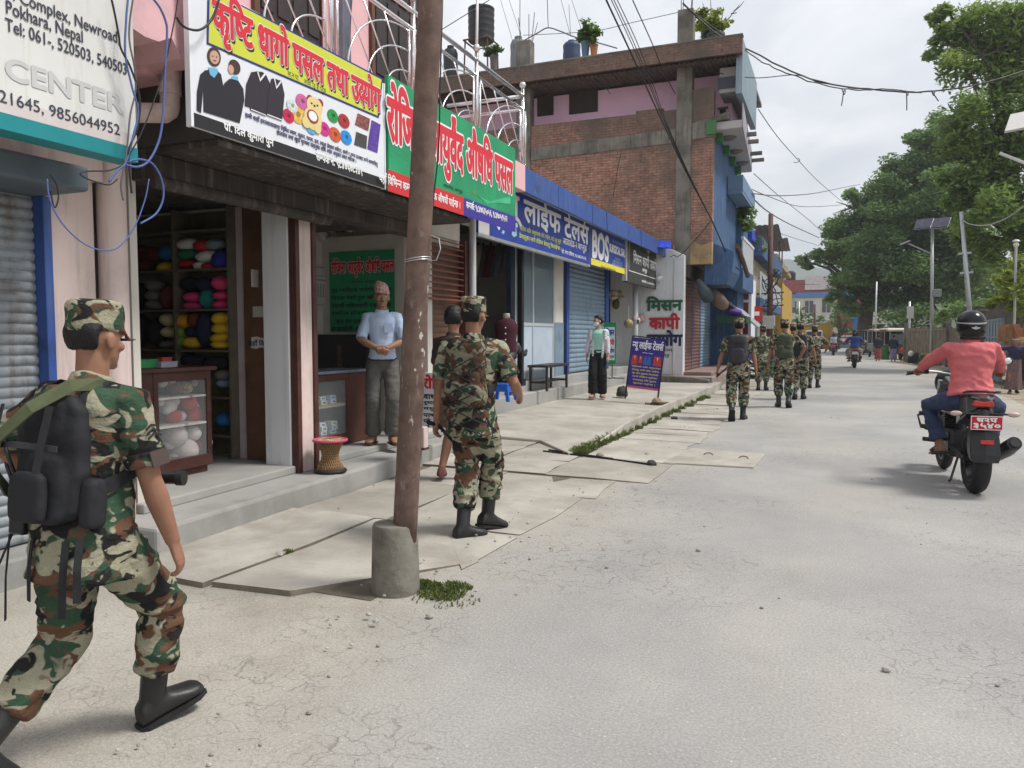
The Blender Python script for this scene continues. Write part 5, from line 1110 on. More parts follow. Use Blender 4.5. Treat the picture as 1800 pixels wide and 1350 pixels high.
 MB().box(-8, -4.06, 21.52, 33, .44, 3.4).box(-4.05, -3.7, 21.52, 33, 3.06, 3.4).build('shop_lintel', K['darkin'], t, world=True)
 MB().box(-6, -2.92, 20.6, 31, -.06, .36).build('porch', mat('red cement', (.26, .13, .105), .8, .15, 2, stain=(.25, .22, .2), ss=1.2, sl=(.4, .55)), t, world=True, bevel=.02)
 MB().box(-6, -3.05, 21.3, 31, .361, .46).build('porch_step', mat('grey red cement', (.24, .17, .15), .85, .15, 2), t, world=True, bevel=.015)
 MB().prism([(-5.1, -.05), (-3.0, -.05), (-2.98, .30), (-3.4, .36), (-4.6, .40), (-5.1, .42)], (0, 20.45, 0), (1, 0, 0), (0, 0, 1), (0, 1, 0), .148).build('rough_base', K['oldcon'], t, world=True, bevel=.03)
 m = MB(); m.tube([(-3.5, 21.62, 3.0), (-3.35, 21.66, 2.7), (-3.3, 22.1, 2.55)], [.05, .16, .2], 10); m.build('rolled_awning', mat('dark slate cloth', (.06, .085, .10), .9), t, world=True, smooth=True)
 m = MB(); m.tube([(-3.2, 22.3, 2.75), (-3.05, 22.5, 2.45), (-3.0, 23.1, 2.35)], [.08, .2, .17], 10); m.build('bundled_sheet', mat('brown plastic sheet', (.16, .105, .085), .6), t, world=True, smooth=True)
brick_house()
# ------------------------------------------------------------------ houses further down the left side
def far_houses():
 bal = mat('white balusters', (.5, .52, .55), .7, .1, 4)
 t = thing('blue_house', 'bright blue house with a white slatted balcony past the brick house', 'building', (-3.2, 28, 0))
 MB().box(-9, -3.05, 27.05, 29.0, 0, 3.4).box(-9, -2.95, 27.03, 29.0, 3.42, 5.2).build('wall', K['bluewall'], t, world=True)
 MB().box(-3.1, -2.72, 25.5, 28.95, 2.95, 3.6).build('balcony_base', K['bluewall'], t, world=True); b = MB()
 for k in range(16): b.box(-2.77, -2.73, 25.55 + k * .212, 25.69 + k * .212, 3.6, 4.5)
 b.box(-2.79, -2.71, 25.5, 28.95, 4.505, 4.6); b.build('balcony_railing', bal, t, world=True)
 MB().box(-3.2, -2.82, 29.2, 30.4, 4.95, 5.4).build('roof_sign', flat('royal blue board', (.03, .06, .42)), t, world=True)
 t = thing('white_house', 'narrow white house front with a dark red painted stripe', 'building', (-3, 29.8, 0))
 MB().box(-8, -2.78, 29.05, 30.6, 0, 3.5).build('wall', K['white'], t, world=True)
 for (z0, z1) in ((2.75, 3.35), (1.5, 2.65)): MB().box(-3.1, -2.88, 29.02, 29.046, z0, z1).build('red_panel', flat('dark red paint', (.16, .03, .025)), t, world=True, bevel=.02)
 t = thing('balcony_house', 'blue and cream two storey house behind the rusty utility pole', 'building', (-3.2, 38, 0))
 MB().box(-8, -3.0, 30.65, 43.4, 0, 5.2).build('wall', mat('cream wall', (.45, .40, .29), .8, .1, 2, stain=(.25, .23, .2)), t, world=True)
 MB().box(-3.0, -2.62, 30.7, 43, 2.55, 2.9).box(-3.0, -2.60, 30.7, 43, 4.5, 5.2).build('balcony_band', K['bluewall'], t, world=True)
 b = MB()
 for k in range(36): b.box(-2.66, -2.63, 30.8 + k * .34, 31.0 + k * .34, 2.91, 3.9)
 b.build('balcony_railing', bal, t, world=True)
 for k in range(3): MB().box(-2.998, -2.96, 32 + k * 3.3, 33.4 + k * 3.3, 1.0, 2.3).build('window', flat('blue shutter paint', (.07, .14, .25)), t, world=True)
 for (y, z) in ((34, 6.0), (40.5, 6.2)):
  q = thing('sun_shade', 'grey corrugated roof shade on posts above the balcony house, ' + ('taller near one' if y < 38 else 'lower far one'), 'roof', (-2.9, y, 5.2)); c = MB(); n = 24
  xs = [-3.9 + 1.7 * i / n for i in range(n + 1)]; c.add([(x, y - .5, z + .02 * math.sin(i * 2)) for i, x in enumerate(xs)] + [(x, y + 2.4, z - .35 + .02 * math.sin(i * 2)) for i, x in enumerate(xs)], [[i, i + 1, n + 2 + i, n + 1 + i] for i in range(n)])
  c.build('corrugated_sheet', mat('grey sheet', (.16, .15, .15), .6, .2, 3), q, world=True); MB().tube([(-2.6, y, 5.1), (-2.6, y, z)], .03, 6).tube([(-2.6, y + 2.2, 5.1), (-2.6, y + 2.2, z - .3)], .03, 6).build('post', K['rust'], q, world=True)
 t = thing('yellow_house', 'house with a plain ochre yellow side wall and stepped cornice', 'building', (-3.6, 45, 0))
 MB().box(-9, -2.62, 43.9, 54, 0, 4.3).build('wall', mat('ochre wall', (.42, .27, .06), .85, .15, 1.2, stain=(.30, .2, .07), ss=1.6, streak=(.25, .17, .07)), t, world=True)
 MB().box(-9, -3.2, 43.92, 54, 4.31, 6.0).build('upper_wall', mat('tan plaster', (.33, .25, .17), .85, .15, 2), t, world=True); MB().box(-9, -2.7, 43.8, 54, 5.2, 5.42).box(-9, -2.9, 43.85, 54, 5.7, 5.85).build('cornice', mat('tan moulding', (.3, .24, .18), .85), t, world=True)
 # shop front clutter under the blue house: awning, stall, goods
 t = thing('market_stall', 'vegetable stall with a slanting grey awning by the blue house', 'stall', (-2.6, 27.5, 0))
 MB().prism([(-3.3, 2.55), (-2.35, 1.7), (-2.32, 1.75), (-3.28, 2.6)], (0, 26.5, 0), (1, 0, 0), (0, 0, 1), (0, 1, 0), 2.2).build('awning', K['galv'], t, world=True)
 MB().box(-3.0, -1.95, 26.6, 29, .78, .86).build('table_top', K['woodm'], t, world=True);
 for x, y in ((-2.9, 26.7), (-2.05, 26.7), (-2.05, 28.9), (-2.9, 28.9)): MB().box(x - .03, x + .03, y - .03, y + .03, .0, .78).build('leg', K['woodm'], t, world=True)
 r = random.Random(2)
 for k, (x, y, lb, c, cnt) in enumerate(((-2.65, 26.9, 'green vegetables', (.06, .2, .05), 14), (-2.25, 26.95, 'pale green gourds', (.22, .33, .08), 10), (-2.6, 27.9, 'red tomatoes', (.42, .05, .03), 14), (-2.2, 28.1, 'orange fruit', (.55, .2, .03), 12))):
  g = thing('produce_tray', f'black tray heaped with {lb} on the vegetable stall', 'tray', (x, y, .865), 0, 'trays on the vegetable stall'); MB().box(-.18, .18, -.3, .3, 0, .1).build('tray', K['blackp'], g)
  p = MB()
  for _ in range(cnt): p.ball((r.uniform(-.14, .14), r.uniform(-.25, .25), .12 + r.uniform(0, .07)), r.uniform(.05, .075), 8, 6)
  p.build('produce', mat('produce ' + lb, c, .5, .3, 8), g, smooth=True)
 g = thing('tarpaulin_bundle', 'purple cloth bundle on the high shelf of the vegetable stall', 'bundle', (-2.95, 25.6, 2.2)); MB().ball((0, 0, 0), (.22, .22, .11), 12, 8).build('bundle', mat('purple cloth', (.13, .05, .34), .9, .3, 5), g, smooth=True); MB().box(-.5, .4, -.5, .9, -.35, -.14).build('green_sheet', flat('dark green sheet', (.02, .07, .035)), g)
 g = thing('sign', 'small red hanging shop sign beside the white house', 'sign', (-2.75, 30.2, 2.0)); MB().box(-.3, .25, 0, .06, 0, .55).build('board', flat('red board', (.45, .03, .03)), g); MB().box(-.2, .15, -.006, -.001, .2, .35).build('white_mark', C_WHITE, g)
 g = thing('crate', 'blue plastic crate at the end of the vegetable stall', 'crate', (-2.1, 29.3, .0)); MB().box(-.25, .25, -.3, .3, .0, .9).build('body', flat('blue crate', (.05, .12, .36)), g, bevel=.02); MB().box(-.27, .27, -.32, .32, .9, .95).build('rim', flat('blue crate rim', (.08, .17, .42)), g)
 g = thing('leafy_heap', 'heap of dark green leaves under the vegetable stall', 'vegetables', (-2.2, 27.5, .03));
 q = MB();
 for _ in range(160):
  p = Vector((r.uniform(-.45, .4), r.uniform(-.9, 1.0), r.uniform(.02, .6))); a = r.uniform(0, 6.3); u = Vector((math.cos(a), math.sin(a), r.uniform(-.5, .5))) * .12; w = Vector((-math.sin(a), math.cos(a), .3)) * .06; q.add([p - u, p - w, p + u, p + w], [[0, 1, 2, 3]])
 q.build('leaves', mat('stall greens', (.05, .13, .035), .7, .4, 6), g)
far_houses()
def end_of_street():
 t = thing('school_building', 'long white building with a red and blue roof band at the street end', 'building', (-6, 107, 0))
 MB().box(-14, 6.0, 106, 116, 0, 6.3).build('wall', mat('far white wall', (.56, .54, .48), .8, .06, 1), t, world=True)
 MB().box(-14.2, 6.2, 105.8, 116, 6.31, 7.0).build('blue_band', mat('far blue band', (.12, .22, .42), .8, .05), t, world=True); MB().box(-13.9, 6.1, 105.9, 116, 7.01, 8.6).build('red_roof', mat('far red roof', (.30, .09, .085), .8, .1), t, world=True)
 MB().box(-3.6, 1.5, 105.7, 116, 7.3, 9.0).build('pale_parapet', mat('far pale parapet', (.55, .50, .50), .8), t, world=True)
 dk = flat('far window', (.10, .10, .12))
 for z in (1.4, 4.4):
  for k in range(9):
   x = -9.2 + 2.05 * k; w = MB().box(x - .5, x + .5, 105.93, 105.99, z, z + 1.5).build('window', dk, t, world=True); MB().box(x - .03, x + .03, 105.90, 105.925, z, z + 1.5).build('mullion', K['white'], w, world=True)
 MB().box(.2, 3.2, 105.6, 105.9, 2.5, 6.2).build('red_wing', mat('far brick', (.22, .07, .06), .9), t, world=True)
 g = thing('water_tank', 'small black tank on the far white building', 'tank', (-5.4, 107, 8.6)); MB().lathe((0, 0, 0), [(.6, 0), (.62, 1), (.3, 1.25)], 12).build('body', K['black'], g)
 t = thing('yellow_shed', 'low yellow corrugated shed with a grey lean roof at the road end', 'shed', (-3, 92, 0))
 c = MB(); n = 60; xs = [-5.2 + 5.1 * i / n for i in range(n + 1)]; c.add([(x, 91 + .05 * math.sin(i * 2.1), 0) for i, x in enumerate(xs)] + [(x, 91 + .05 * math.sin(i * 2.1), 2.1 + .9 * i / n) for i, x in enumerate(xs)], [[i, i + 1, n + 2 + i, n + 1 + i] for i in range(n)])
 c.build('wall', mat('yellow sheet', (.50, .32, .07), .7, .12, 2, streak=(.35, .24, .08)), t, world=True); MB().prism([(-5.6, 2.15), (.2, 3.15), (.2, 3.27), (-5.6, 2.27)], (0, 90.7, 0), (1, 0, 0), (0, 0, 1), (0, 1, 0), 3).build('roof', K['galv'], t, world=True)
 t = thing('boundary_wall', 'dark red boundary wall with white writing at the street end', 'wall', (2, 98, 0)); MB().box(-.4, 9, 97.5, 97.8, 0, 1.75).build('wall', mat('dark red wall', (.22, .045, .04), .8, .1, 1), t, world=True); MB().box(-.5, 9, 97.42, 97.9, 0, .45).build('blue_base', flat('grey blue base', (.14, .2, .28)), t, world=True)
 for k, s in enumerate(('सुनौलो बाग्लुङ', 'स्वच्छ सहर')): lettering('lettering', s, (.45, 97.49, 1.22 - k * .42), (1.5, 0, 0), (0, 0, .32), (0, -1, 0), C_WHITE, t, bold=.04, off=.01)
 t = thing('gate_pillars', 'bright blue gate posts behind the big tree trunk', 'gate', (2.6, 85, 0));
 for x in (1.8, 3.0): MB().box(x, x + .5, 84.6, 85.2, 0, 3.5).build('pillar', mat('bright blue post', (.06, .19, .55), .7, .1), t, world=True)
 t = thing('truck', 'small white truck parked far down the street', 'truck', (-2.0, 88.5, 0)); MB().box(-.9, .9, 0, 2.0, .5, 1.3).box(-.85, .85, .25, 1.7, 1.3, 2.0).build('cab', mat('far white paint', (.55, .55, .53), .4), t, bevel=.1)
 MB().box(-.75, .75, .22, .245, 1.38, 1.9).build('windscreen', flat('dark glass', (.05, .06, .07), .1), t); MB().box(-.95, .95, 2.05, 5, .7, 1.5).build('bed', K['galv'], t)
 for x in (-.75, .75):
  for y in (.6, 4): MB().tube([(x - .12, y, .38), (x + .12, y, .38)], .38, 14).build('wheel', K['black'], t)
end_of_street()
# ------------------------------------------------------------------ far hills
def hills():
 def ridge(name, y, h, sc, seed, m, x0=-420, x1=420):
  vs = []; n = 160
  for i in range(n + 1):
   x = x0 + (x1 - x0) * i / n; z = h * (.75 + .45 * noise.noise(Vector((x * sc, seed, 0))) + .1 * noise.noise(Vector((x * sc * 5, seed, 2))) + .05 * noise.noise(Vector((x * sc * 16, seed, 5))))
   vs.append((x, y, -2, z))
  mb = MB(); rows = 8
  for k in range(rows + 1): q = k / rows; mb.v += [(x, y + 120 * q * q + 60 * q, b + (z - b) * q ** .8) for x, y, b, z in vs]
  for k in range(rows):
   for i in range(n): mb.f.append([k * (n + 1) + i, k * (n + 1) + i + 1, (k + 1) * (n + 1) + i + 1, (k + 1) * (n + 1) + i]); mb.m.append(0)
  return tag(mb.build(name, m, smooth=True), kind='structure')
 ridge('hills', 260, 34, .011, 3, mat('wooded hill', (.05, .075, .04), .95, .5, .12))
 ridge('far_hills', 900, 118, .0045, 11, mat('distant wooded hill', (.06, .085, .06), .95, .4, .04), -1500, 1500)
hills()
# ------------------------------------------------------------------ foliage
def leaf_mat(name, c, c2, vs=.6):
 m = bpy.data.materials.new(name); nt, p = _bsdf(m); p.inputs['Roughness'].default_value = .5; p.inputs['Specular IOR Level'].default_value = .3
 v = _coord(nt); col = _ramp(nt, _noise(nt, v, vs, 5, .7), [(.3, c), (.7, c2)])
 g = nt.nodes.new('ShaderNodeNewGeometry'); col = _mix(nt, 1, col, _ramp(nt, g.outputs['Random Per Island'], [(0, .62), (1, 1.42)]), 'MULTIPLY')
 nt.links.new(col, p.inputs['Base Color'])
 tr = nt.nodes.new('ShaderNodeBsdfTranslucent'); nt.links.new(_mix(nt, .5, col, (c2[0] * 1.6, c2[1] * 1.7, c2[2] * .6)), tr.inputs['Color'])
 ms = nt.nodes.new('ShaderNodeMixShader'); ms.inputs[0].default_value = .4; nt.links.new(p.outputs[0], ms.inputs[1]); nt.links.new(tr.outputs[0], ms.inputs[2])
 nt.links.new(ms.outputs[0], nt.nodes['Material Output'].inputs[0]); return m
LM = dict(dark=leaf_mat('dark tree leaves', (.085, .145, .06), (.165, .255, .095)), bright=leaf_mat('bright tree leaves', (.115, .175, .055), (.20, .28, .085)), yellow=leaf_mat('yellow green leaves', (.13, .17, .03), (.22, .26, .05)), mid=leaf_mat('shrub leaves', (.055, .10, .028), (.10, .16, .045)), grass=leaf_mat('grass blades', (.065, .10, .03), (.14, .165, .055), 3))
BARK = mat('bark', (.085, .066, .052), .95, .3, 6, bump=.6, bs=18)
def leaves(name, clumps, size, per, m, parent, seed, droop=0., asp=.5):
 """leaf blades spread through ragged clumps; clumps: (centre, radius)"""
 rg = np.random.default_rng(seed); V = [];
 for c, r in clumps:
  n = int(per * max(.35, r ** 2)); nb = max(3, int(4 + r * 3))
  sub = rg.normal(size=(nb, 3)); sub /= np.linalg.norm(sub, axis=1)[:, None]; sub *= (rg.random((nb, 1)) ** .5) * r * .95; sub[:, 2] *= .75
  k = rg.integers(0, nb, n); d = rg.normal(size=(n, 3)); d /= np.linalg.norm(d, axis=1)[:, None]
  rr = (r * .58 * rg.random((n, 1)) ** .45)
  p = np.array(c) + sub[k] + d * rr * np.array([1.15, 1.15, .7])
  p[:, 2] -= droop * r * rg.random(n) ** 2
  a = rg.normal(size=(n, 3)); a[:, 2] = a[:, 2] * .45 - droop * .6; a /= np.linalg.norm(a, axis=1)[:, None]
  nrm = d * .6 + np.array([0, 0, .8]) + rg.normal(size=(n, 3)) * .45; b = np.cross(nrm, a); b /= np.linalg.norm(b, axis=1)[:, None] + 1e-9
  s = size * (.6 + .8 * rg.random((n, 1))); a *= s; b *= s * asp
  V.append(np.stack([p - a, p - b + a * .1, p + a, p + b + a * .1], 1).reshape(-1, 3))
 V = np.concatenate(V); n = len(V) // 4; me = bpy.data.meshes.new(name)
 if parent: V = V - np.array(parent.location)
 me.vertices.add(4 * n); me.vertices.foreach_set('co', V.ravel()); me.loops.add(4 * n); me.loops.foreach_set('vertex_index', np.arange(4 * n, dtype=np.int32))
 me.polygons.add(n); me.polygons.foreach_set('loop_start', np.arange(0, 4 * n, 4, dtype=np.int32)); me.polygons.foreach_set('loop_total', np.full(n, 4, dtype=np.int32)); me.update(); me.validate()
 return link(name, me, m, parent)
def limbs(base, tops, r0, seed, parent, fork=.35):
 rg = random.Random(seed); base = Vector(base); mb = MB(); cen = sum((Vector(t) for t in tops), Vector()) / len(tops)
 f = base.lerp(Vector((base.x * .6 + cen.x * .4, base.y * .6 + cen.y * .4, cen.z)), fork)
 mb.tube([base - Vector((0, 0, .3)), base + Vector((0, 0, .4)), base.lerp(f, .5) + Vector((rg.uniform(-.1, .1), 0, 0)), f], [r0 * 1.5, r0 * 1.1, r0 * .95, r0 * .85], 12)
 for t in tops:
  t = Vector(t); d = (t - f).length; a = f.lerp(t, .3) + Vector((rg.uniform(-.1, .1), rg.uniform(-.1, .1), .12)) * d * .5; b = f.lerp(t, .68) + Vector((rg.uniform(-.08, .08), rg.uniform(-.08, .08), .06)) * d
  mb.tube([f, a, b, t], [r0 * .55, r0 * .36, r0 * .2, r0 * .06], 7)
  for _ in range(2):
   q = b.lerp(t, rg.uniform(0, .6)); e = q + Vector((rg.uniform(-1, 1), rg.uniform(-1, 1), rg.uniform(-.2, .6))) * d * .2; mb.tube([q, q.lerp(e, .5) + Vector((0, 0, .05)), e], [r0 * .14, r0 * .09, r0 * .03], 5)
 return mb.build('trunk', BARK, parent, world=True, smooth=True)
def tree(label, base, circles, Y, lm, size, per, r0, seed, dyr=.55, droop=0., extra=0, group=None, fork=.35, asp=.5, back=None):
 t = thing('tree', label, 'tree', base, 0, group); rg = random.Random(seed); C = []
 for (u, v, r) in circles:
  for k in range(2 + extra):
   p0 = onY(u, v, Y); rr = r * p0.length / 1350
   Y2 = Y + (0 if k == 0 else rg.uniform(-1, 1) * max(rr * 1.6, 1.0) * dyr * 2.0); f = 1 if k == 0 else .8
   if back: Y2 = max(Y2, back)
   p = onY(u + (0 if k == 0 else rg.uniform(-.5, .5) * r), v + (0 if k == 0 else rg.uniform(-.4, .4) * r), Y2); C.append((p, rr * f))
 leaves('crown', C, size, per, lm, t, seed, droop, asp)
 tops = [c for i, (c, r) in enumerate(C) if i % (2 + extra) == 0]; rg.shuffle(tops); limbs(base, tops[:14], r0, seed, t, fork)
 return t
tree('large dark leafy tree with a thick trunk at the bend of the road', (2.15, 71.5, 0), [(1410, 457, 11), (1432, 450, 14), (1425, 468, 9), (1462, 442, 22), (1482, 402, 25), (1455, 412, 14), (1522, 362, 28), (1500, 340, 14), (1560, 330, 32), (1592, 290, 28), (1560, 298, 12), (1628, 250, 26), (1605, 240, 12), (1500, 440, 35), (1542, 420, 40), (1590, 375, 45), (1640, 325, 45), (1464, 522, 12), (1486, 498, 26), (1520, 495, 32), (1565, 470, 40), (1620, 445, 45), (1670, 400, 45), (1490, 538, 18), (1540, 530, 22), (1580, 530, 24), (1650, 500, 38), (1690, 470, 40), (1620, 520, 26), (1600, 330, 36), (1650, 280, 32), (1685, 330, 40), (1575, 400, 40), (1530, 390, 28), (1660, 220, 24), (1700, 260, 36), (1710, 440, 40), (1605, 480, 36)], 71, LM['dark'], .155, 620, .62, 5, dyr=.8, fork=.4, extra=1)
tree('tall bright green tree with drooping leaves rising over the right side wall', (7.6, 38, 0), [(1660, 60, 20), (1640, 92, 12), (1644, 28, 11), (1662, 15, 14), (1700, 30, 34), (1690, 112, 30), (1750, 60, 46), (1795, 115, 58), (1722, 172, 36), (1690, 235, 32), (1668, 265, 14), (1742, 255, 48), (1792, 250, 50), (1704, 318, 34), (1668, 308, 16), (1764, 338, 46), (1724, 400, 32), (1682, 355, 18), (1795, 410, 40), (1745, 445, 26), (1700, 415, 18), (1800, 20, 45), (1840, 200, 60), (1850, 340, 60)], 36, LM['bright'], .13, 900, .45, 9, dyr=.7, droop=.5, fork=.5, asp=.36)
tree('young yellow green tree leaning over the gate at the right edge', (6.6, 26.5, 0), [(1792, 455, 18), (1770, 490, 17), (1795, 500, 22), (1758, 525, 10), (1778, 530, 14), (1800, 540, 20), (1820, 480, 30), (1745, 532, 7)], 25.5, LM['yellow'], .10, 420, .08, 13, dyr=.8, droop=.5, fork=.6, asp=.32)
tree('shady green tree behind the rickshaws under the big dark tree', (5.2, 66, 0), [(1560, 555, 20), (1590, 560, 22), (1620, 550, 22), (1545, 575, 12), (1645, 560, 20), (1600, 580, 12)], 66, LM['dark'], .16, 200, .2, 21, dyr=.5)
tree('olive shrubby tree left of the big trunk before the red wall', (.4, 90, 0), [(1478, 545, 17), (1495, 560, 16), (1470, 565, 14), (1490, 580, 13), (1500, 535, 10)], 90, LM['mid'], .2, 90, .2, 22)
tree('small green tree in front of the far white building', (-3.6, 98, 0), [(1398, 560, 10), (1410, 548, 11), (1422, 560, 12), (1435, 570, 12), (1412, 570, 10), (1445, 560, 8)], 98, LM['mid'], .22, 80, .2, 23)
tree('dim green tree filling the gap behind the concrete fence', (6.6, 50, 0), [(1680, 545, 20), (1700, 560, 16), (1660, 560, 16), (1720, 540, 18), (1745, 555, 14)], 50, LM['dark'], .13, 330, .15, 24)
def row_trees():
 r = random.Random(5)
 for k in range(9):
  x = 8.5 + k * 4.5 + r.uniform(-1, 1); y = 70 + r.uniform(-6, 10) + k * 2; h = r.uniform(7, 12); t = thing('tree', ['first', 'second', 'third', 'fourth', 'fifth', 'sixth', 'seventh', 'eighth', 'ninth'][k] + ' dark tree from the left in the row far behind the fence', 'tree', (x, y, 0), 0, 'trees behind the roadside fence')
  C = [(Vector((x + r.uniform(-2.5, 2.5), y + r.uniform(-2, 2), h * r.uniform(.45, .95))), r.uniform(1.2, 2.2)) for _ in range(9)]; leaves('crown', C, .24, 110, LM['dark'], t, 40 + k); limbs((x, y, 0), [c for c, _ in C][:6], .25, k, t)
row_trees()
def grass(name, label, spots, m, seed, h=.09):
 rg = random.Random(seed); mb = MB()
 for (x, y, r, n, z) in spots:
  for _ in range(n):
   a = rg.uniform(0, 6.28); q = r * math.sqrt(rg.random()); p = Vector((x + q * math.cos(a), y + q * math.sin(a) * .8, z)); b = rg.uniform(0, 6.28); L = h * rg.uniform(.4, 1.3) * (1 - .5 * q / r); w = rg.uniform(.003, .007)
   s = Vector((math.cos(b), math.sin(b), 0)); ln = Vector((rg.uniform(-.6, .6), rg.uniform(-.6, .6), 1)).normalized() * L; mb.add([p - s * w, p + s * w, p + ln * .6 + s * w * .7, p + ln + Vector((ln.x, ln.y, -.2 * L)) * .5, p + ln * .6 - s * w * .7], [[0, 1, 2, 3, 4]])
 return tag(mb.build(name, m, fix=False), label, 'grass', kind='stuff')
b1 = onZ(775, 1045); b2 = onZ(745, 1030); b3 = onZ(800, 1033)
grass('grass_tuft', 'short green grass patch beside the concrete pole base', [(b1.x, b1.y, .14, 420, 0), (b2.x, b2.y, .11, 420, 0), (b3.x, b3.y, .11, 260, 0), (b1.x + .06, b1.y - .05, .2, 90, 0)], LM['grass'], 3, .042)
kerb = [onZ(u, v, 0.02) for u, v in ((1010, 797), (1025, 791), (1045, 782), (1065, 773), (1085, 764), (1110, 753), (1135, 743), (1160, 732), (1180, 724), (1205, 714), (1222, 704), (1235, 700))]
grass('kerb_grass', 'green weeds growing along the foot of the raised pavement', [(p.x + .05, p.y, .13, 220, .02) for p in kerb] + [((p.x + q.x) / 2 + .02, (p.y + q.y) / 2, .12, 180, .02) for p, q in zip(kerb, kerb[1:])], LM['grass'], 4, .12)
q1 = onZ(507, 970, .03); grass('crack_grass', 'tiny grass sprout in a pavement crack', [(q1.x, q1.y, .04, 50, .03)], LM['grass'], 6, .03)
def stones():
 rg = random.Random(17); mm = [mat('pebble ' + str(k), c, .9, .2, 12) for k, c in enumerate(((.34, .32, .29), (.26, .23, .2), (.42, .4, .37)))]; mb = MB()
 for _ in range(260):
  y = rg.uniform(1.3, 16); x = rg.choice((rg.gauss(-2.15, .22), rg.uniform(-4, -1.6), rg.gauss(-2.0, .12), rg.uniform(-4, 3.6))); s = rg.uniform(.004, .013) * (1 if rg.random() < .93 else 1.8)
  mb.ball((x, y, s * .5 + (.03 if x < -2.2 and 3.3 < y < 7.5 else .012 if x < -2 else 0)), (s, s * rg.uniform(.6, 1), s * .6), 6, 4, rg.randrange(3))
 return tag(mb.build('gravel', mm), 'loose pebbles and grit scattered over the pavement edge', 'gravel', kind='stuff')
stones()
# ------------------------------------------------------------------ rusty pole in its concrete base
def pole_near():
 b = onZ(697, 1052); h_ = Vector((b.x, b.y, 0)).normalized(); b0 = Vector((b.x, b.y, 0)) + h_ * .13 - Vector((.005, 0, 0)); Yp = b0.y
 top = onY(757, 0, Yp); bot = onY(712, 932, Yp); d = (top - bot); t = thing('utility_pole', 'leaning rusty steel pole in a round concrete base on the pavement', 'pole', b0)
 m = mat('rusty painted pole', (.135, .088, .070), .7, .28, 9, stain=(.072, .045, .036), ss=8, bump=.25, bs=70); nt = m.node_tree; p = nt.nodes['Principled BSDF']; old = p.inputs['Base Color'].links[0].from_socket
 f1 = _ramp(nt, _noise(nt, _coord(nt, scale=(1.6, 1.6, .35)), 26, 6, .75), [(.585, 0), (.63, .8)]); f2 = _ramp(nt, _noise(nt, _coord(nt, loc=(0, 0, .4)), 2.2, 3, .5), [(.42, 0), (.62, 1)])
 c1 = _mix(nt, _mix(nt, 1, f1, f2, 'MULTIPLY'), old, (.30, .25, .225))
 f3 = _ramp(nt, _noise(nt, _coord(nt, scale=(1.3, 1.3, .6), loc=(4, 1, 7)), 9, 4, .6), [(.655, 0), (.67, 1)]); sp = nt.nodes.new('ShaderNodeSeparateXYZ'); nt.links.new(_coord(nt), sp.inputs[0]); zr = _ramp(nt, _map01(nt, sp.outputs[2], .6, 2.8), [(.0, 0), (.25, .9), (.5, .9), (.55, .1), (.72, .1), (.78, 1), (.88, 0)])
 nt.links.new(_mix(nt, _mix(nt, 1, f3, zr, 'MULTIPLY'), c1, (.52, .49, .47)), p.inputs['Base Color'])
 n = 30; mb = MB(); mb.tube([bot - d * .03 + d * (k / n * 2.2) for k in range(n + 1)], [.0685 - .009 * k / n for k in range(n + 1)], 28); mb.build('shaft', m, t, world=True, smooth=True)
 MB().lathe((0, 0, 0), [(.139, -.05), (.137, .02), (.132, .2), (.127, .375), (.122, .39), (.06, .40)], 32).build('concrete_base', mat('pole base concrete', (.205, .19, .16), .95, .2, 4, stain=(.10, .09, .075), ss=5, sl=(.5, .7), bump=.5, bs=35, streak=(.11, .10, .085)), t, auto=50)
 c = bot + d * ((930 - 445) / 930); w = MB()
 for k in range(2): w.tube([c + Vector((math.cos(a) * .073, math.sin(a) * .073, .012 * k + .01 * math.cos(a))) for a in np.linspace(0, 6.283, 25)], .003, 5)
 w.tube([c + Vector((.07, -.02, 0)), c + Vector((.13, -.03, .0)), c + Vector((.15, -.02, .06)), c + Vector((.13, .0, .12)), c + Vector((.08, .0, .14))], .003, 5)
 w.build('tie_wire', K['galv'], t, world=True)
pole_near()
def wcable(label, pts, r, m, name='cable', group='overhead cables', smooth=6, jit=0, X=None):
 P = [onX(u, v, y) if X else onY(u, v, y) for u, v, y in pts]
 out = []
 for i in range(len(P) - 1):
  p0, p1, p2, p3 = P[max(0, i - 1)], P[i], P[i + 1], P[min(len(P) - 1, i + 2)]
  for k in range(smooth):
   t = k / smooth; out.append(.5 * ((2 * p1) + (p2 - p0) * t + (2 * p0 - 5 * p1 + 4 * p2 - p3) * t * t + (3 * p1 - p0 - 3 * p2 + p3) * t ** 3))
 out.append(P[-1])
 if jit:
  out = [p + Vector((0, 0, jit * noise.noise(Vector((i * .5, r * 999, 3))))) for i, p in enumerate(out)]
 o = MB().tube(out, r, 5).build(name, m, None, smooth=True)
 return tag(o, label, 'cable', group)
CB = flat('black cable', (.025, .025, .028)); CBL = flat('blue cable', (.09, .14, .36)); CG = flat('grey cable', (.12, .12, .13))
wcable('thick sagging black cable crossing the street under the sky', [(1200, 5, 21.4), (1260, 60, 21.6), (1325, 92, 21.8), (1390, 125, 22), (1460, 148, 22.3), (1540, 158, 22.8), (1600, 162, 23.2), (1660, 158, 23.6), (1730, 146, 24), (1830, 115, 25)], .022, CB, jit=.02)
wcable('lower strand of the sagging street cable', [(1215, 20, 21.3), (1310, 88, 21.6), (1345, 112, 21.8), (1390, 131, 22), (1450, 150, 22.2), (1500, 158, 22.5), (1560, 157, 22.9), (1620, 163, 23.3)], .016, CB, jit=.05)
wcable('thin cable joining the street cable from the brick house wall', [(1215, 115, 21.4), (1270, 130, 21.6), (1330, 137, 21.8), (1400, 132, 22), (1440, 145, 22.2), (1490, 152, 22.5), (1530, 157, 22.8)], .012, CB)
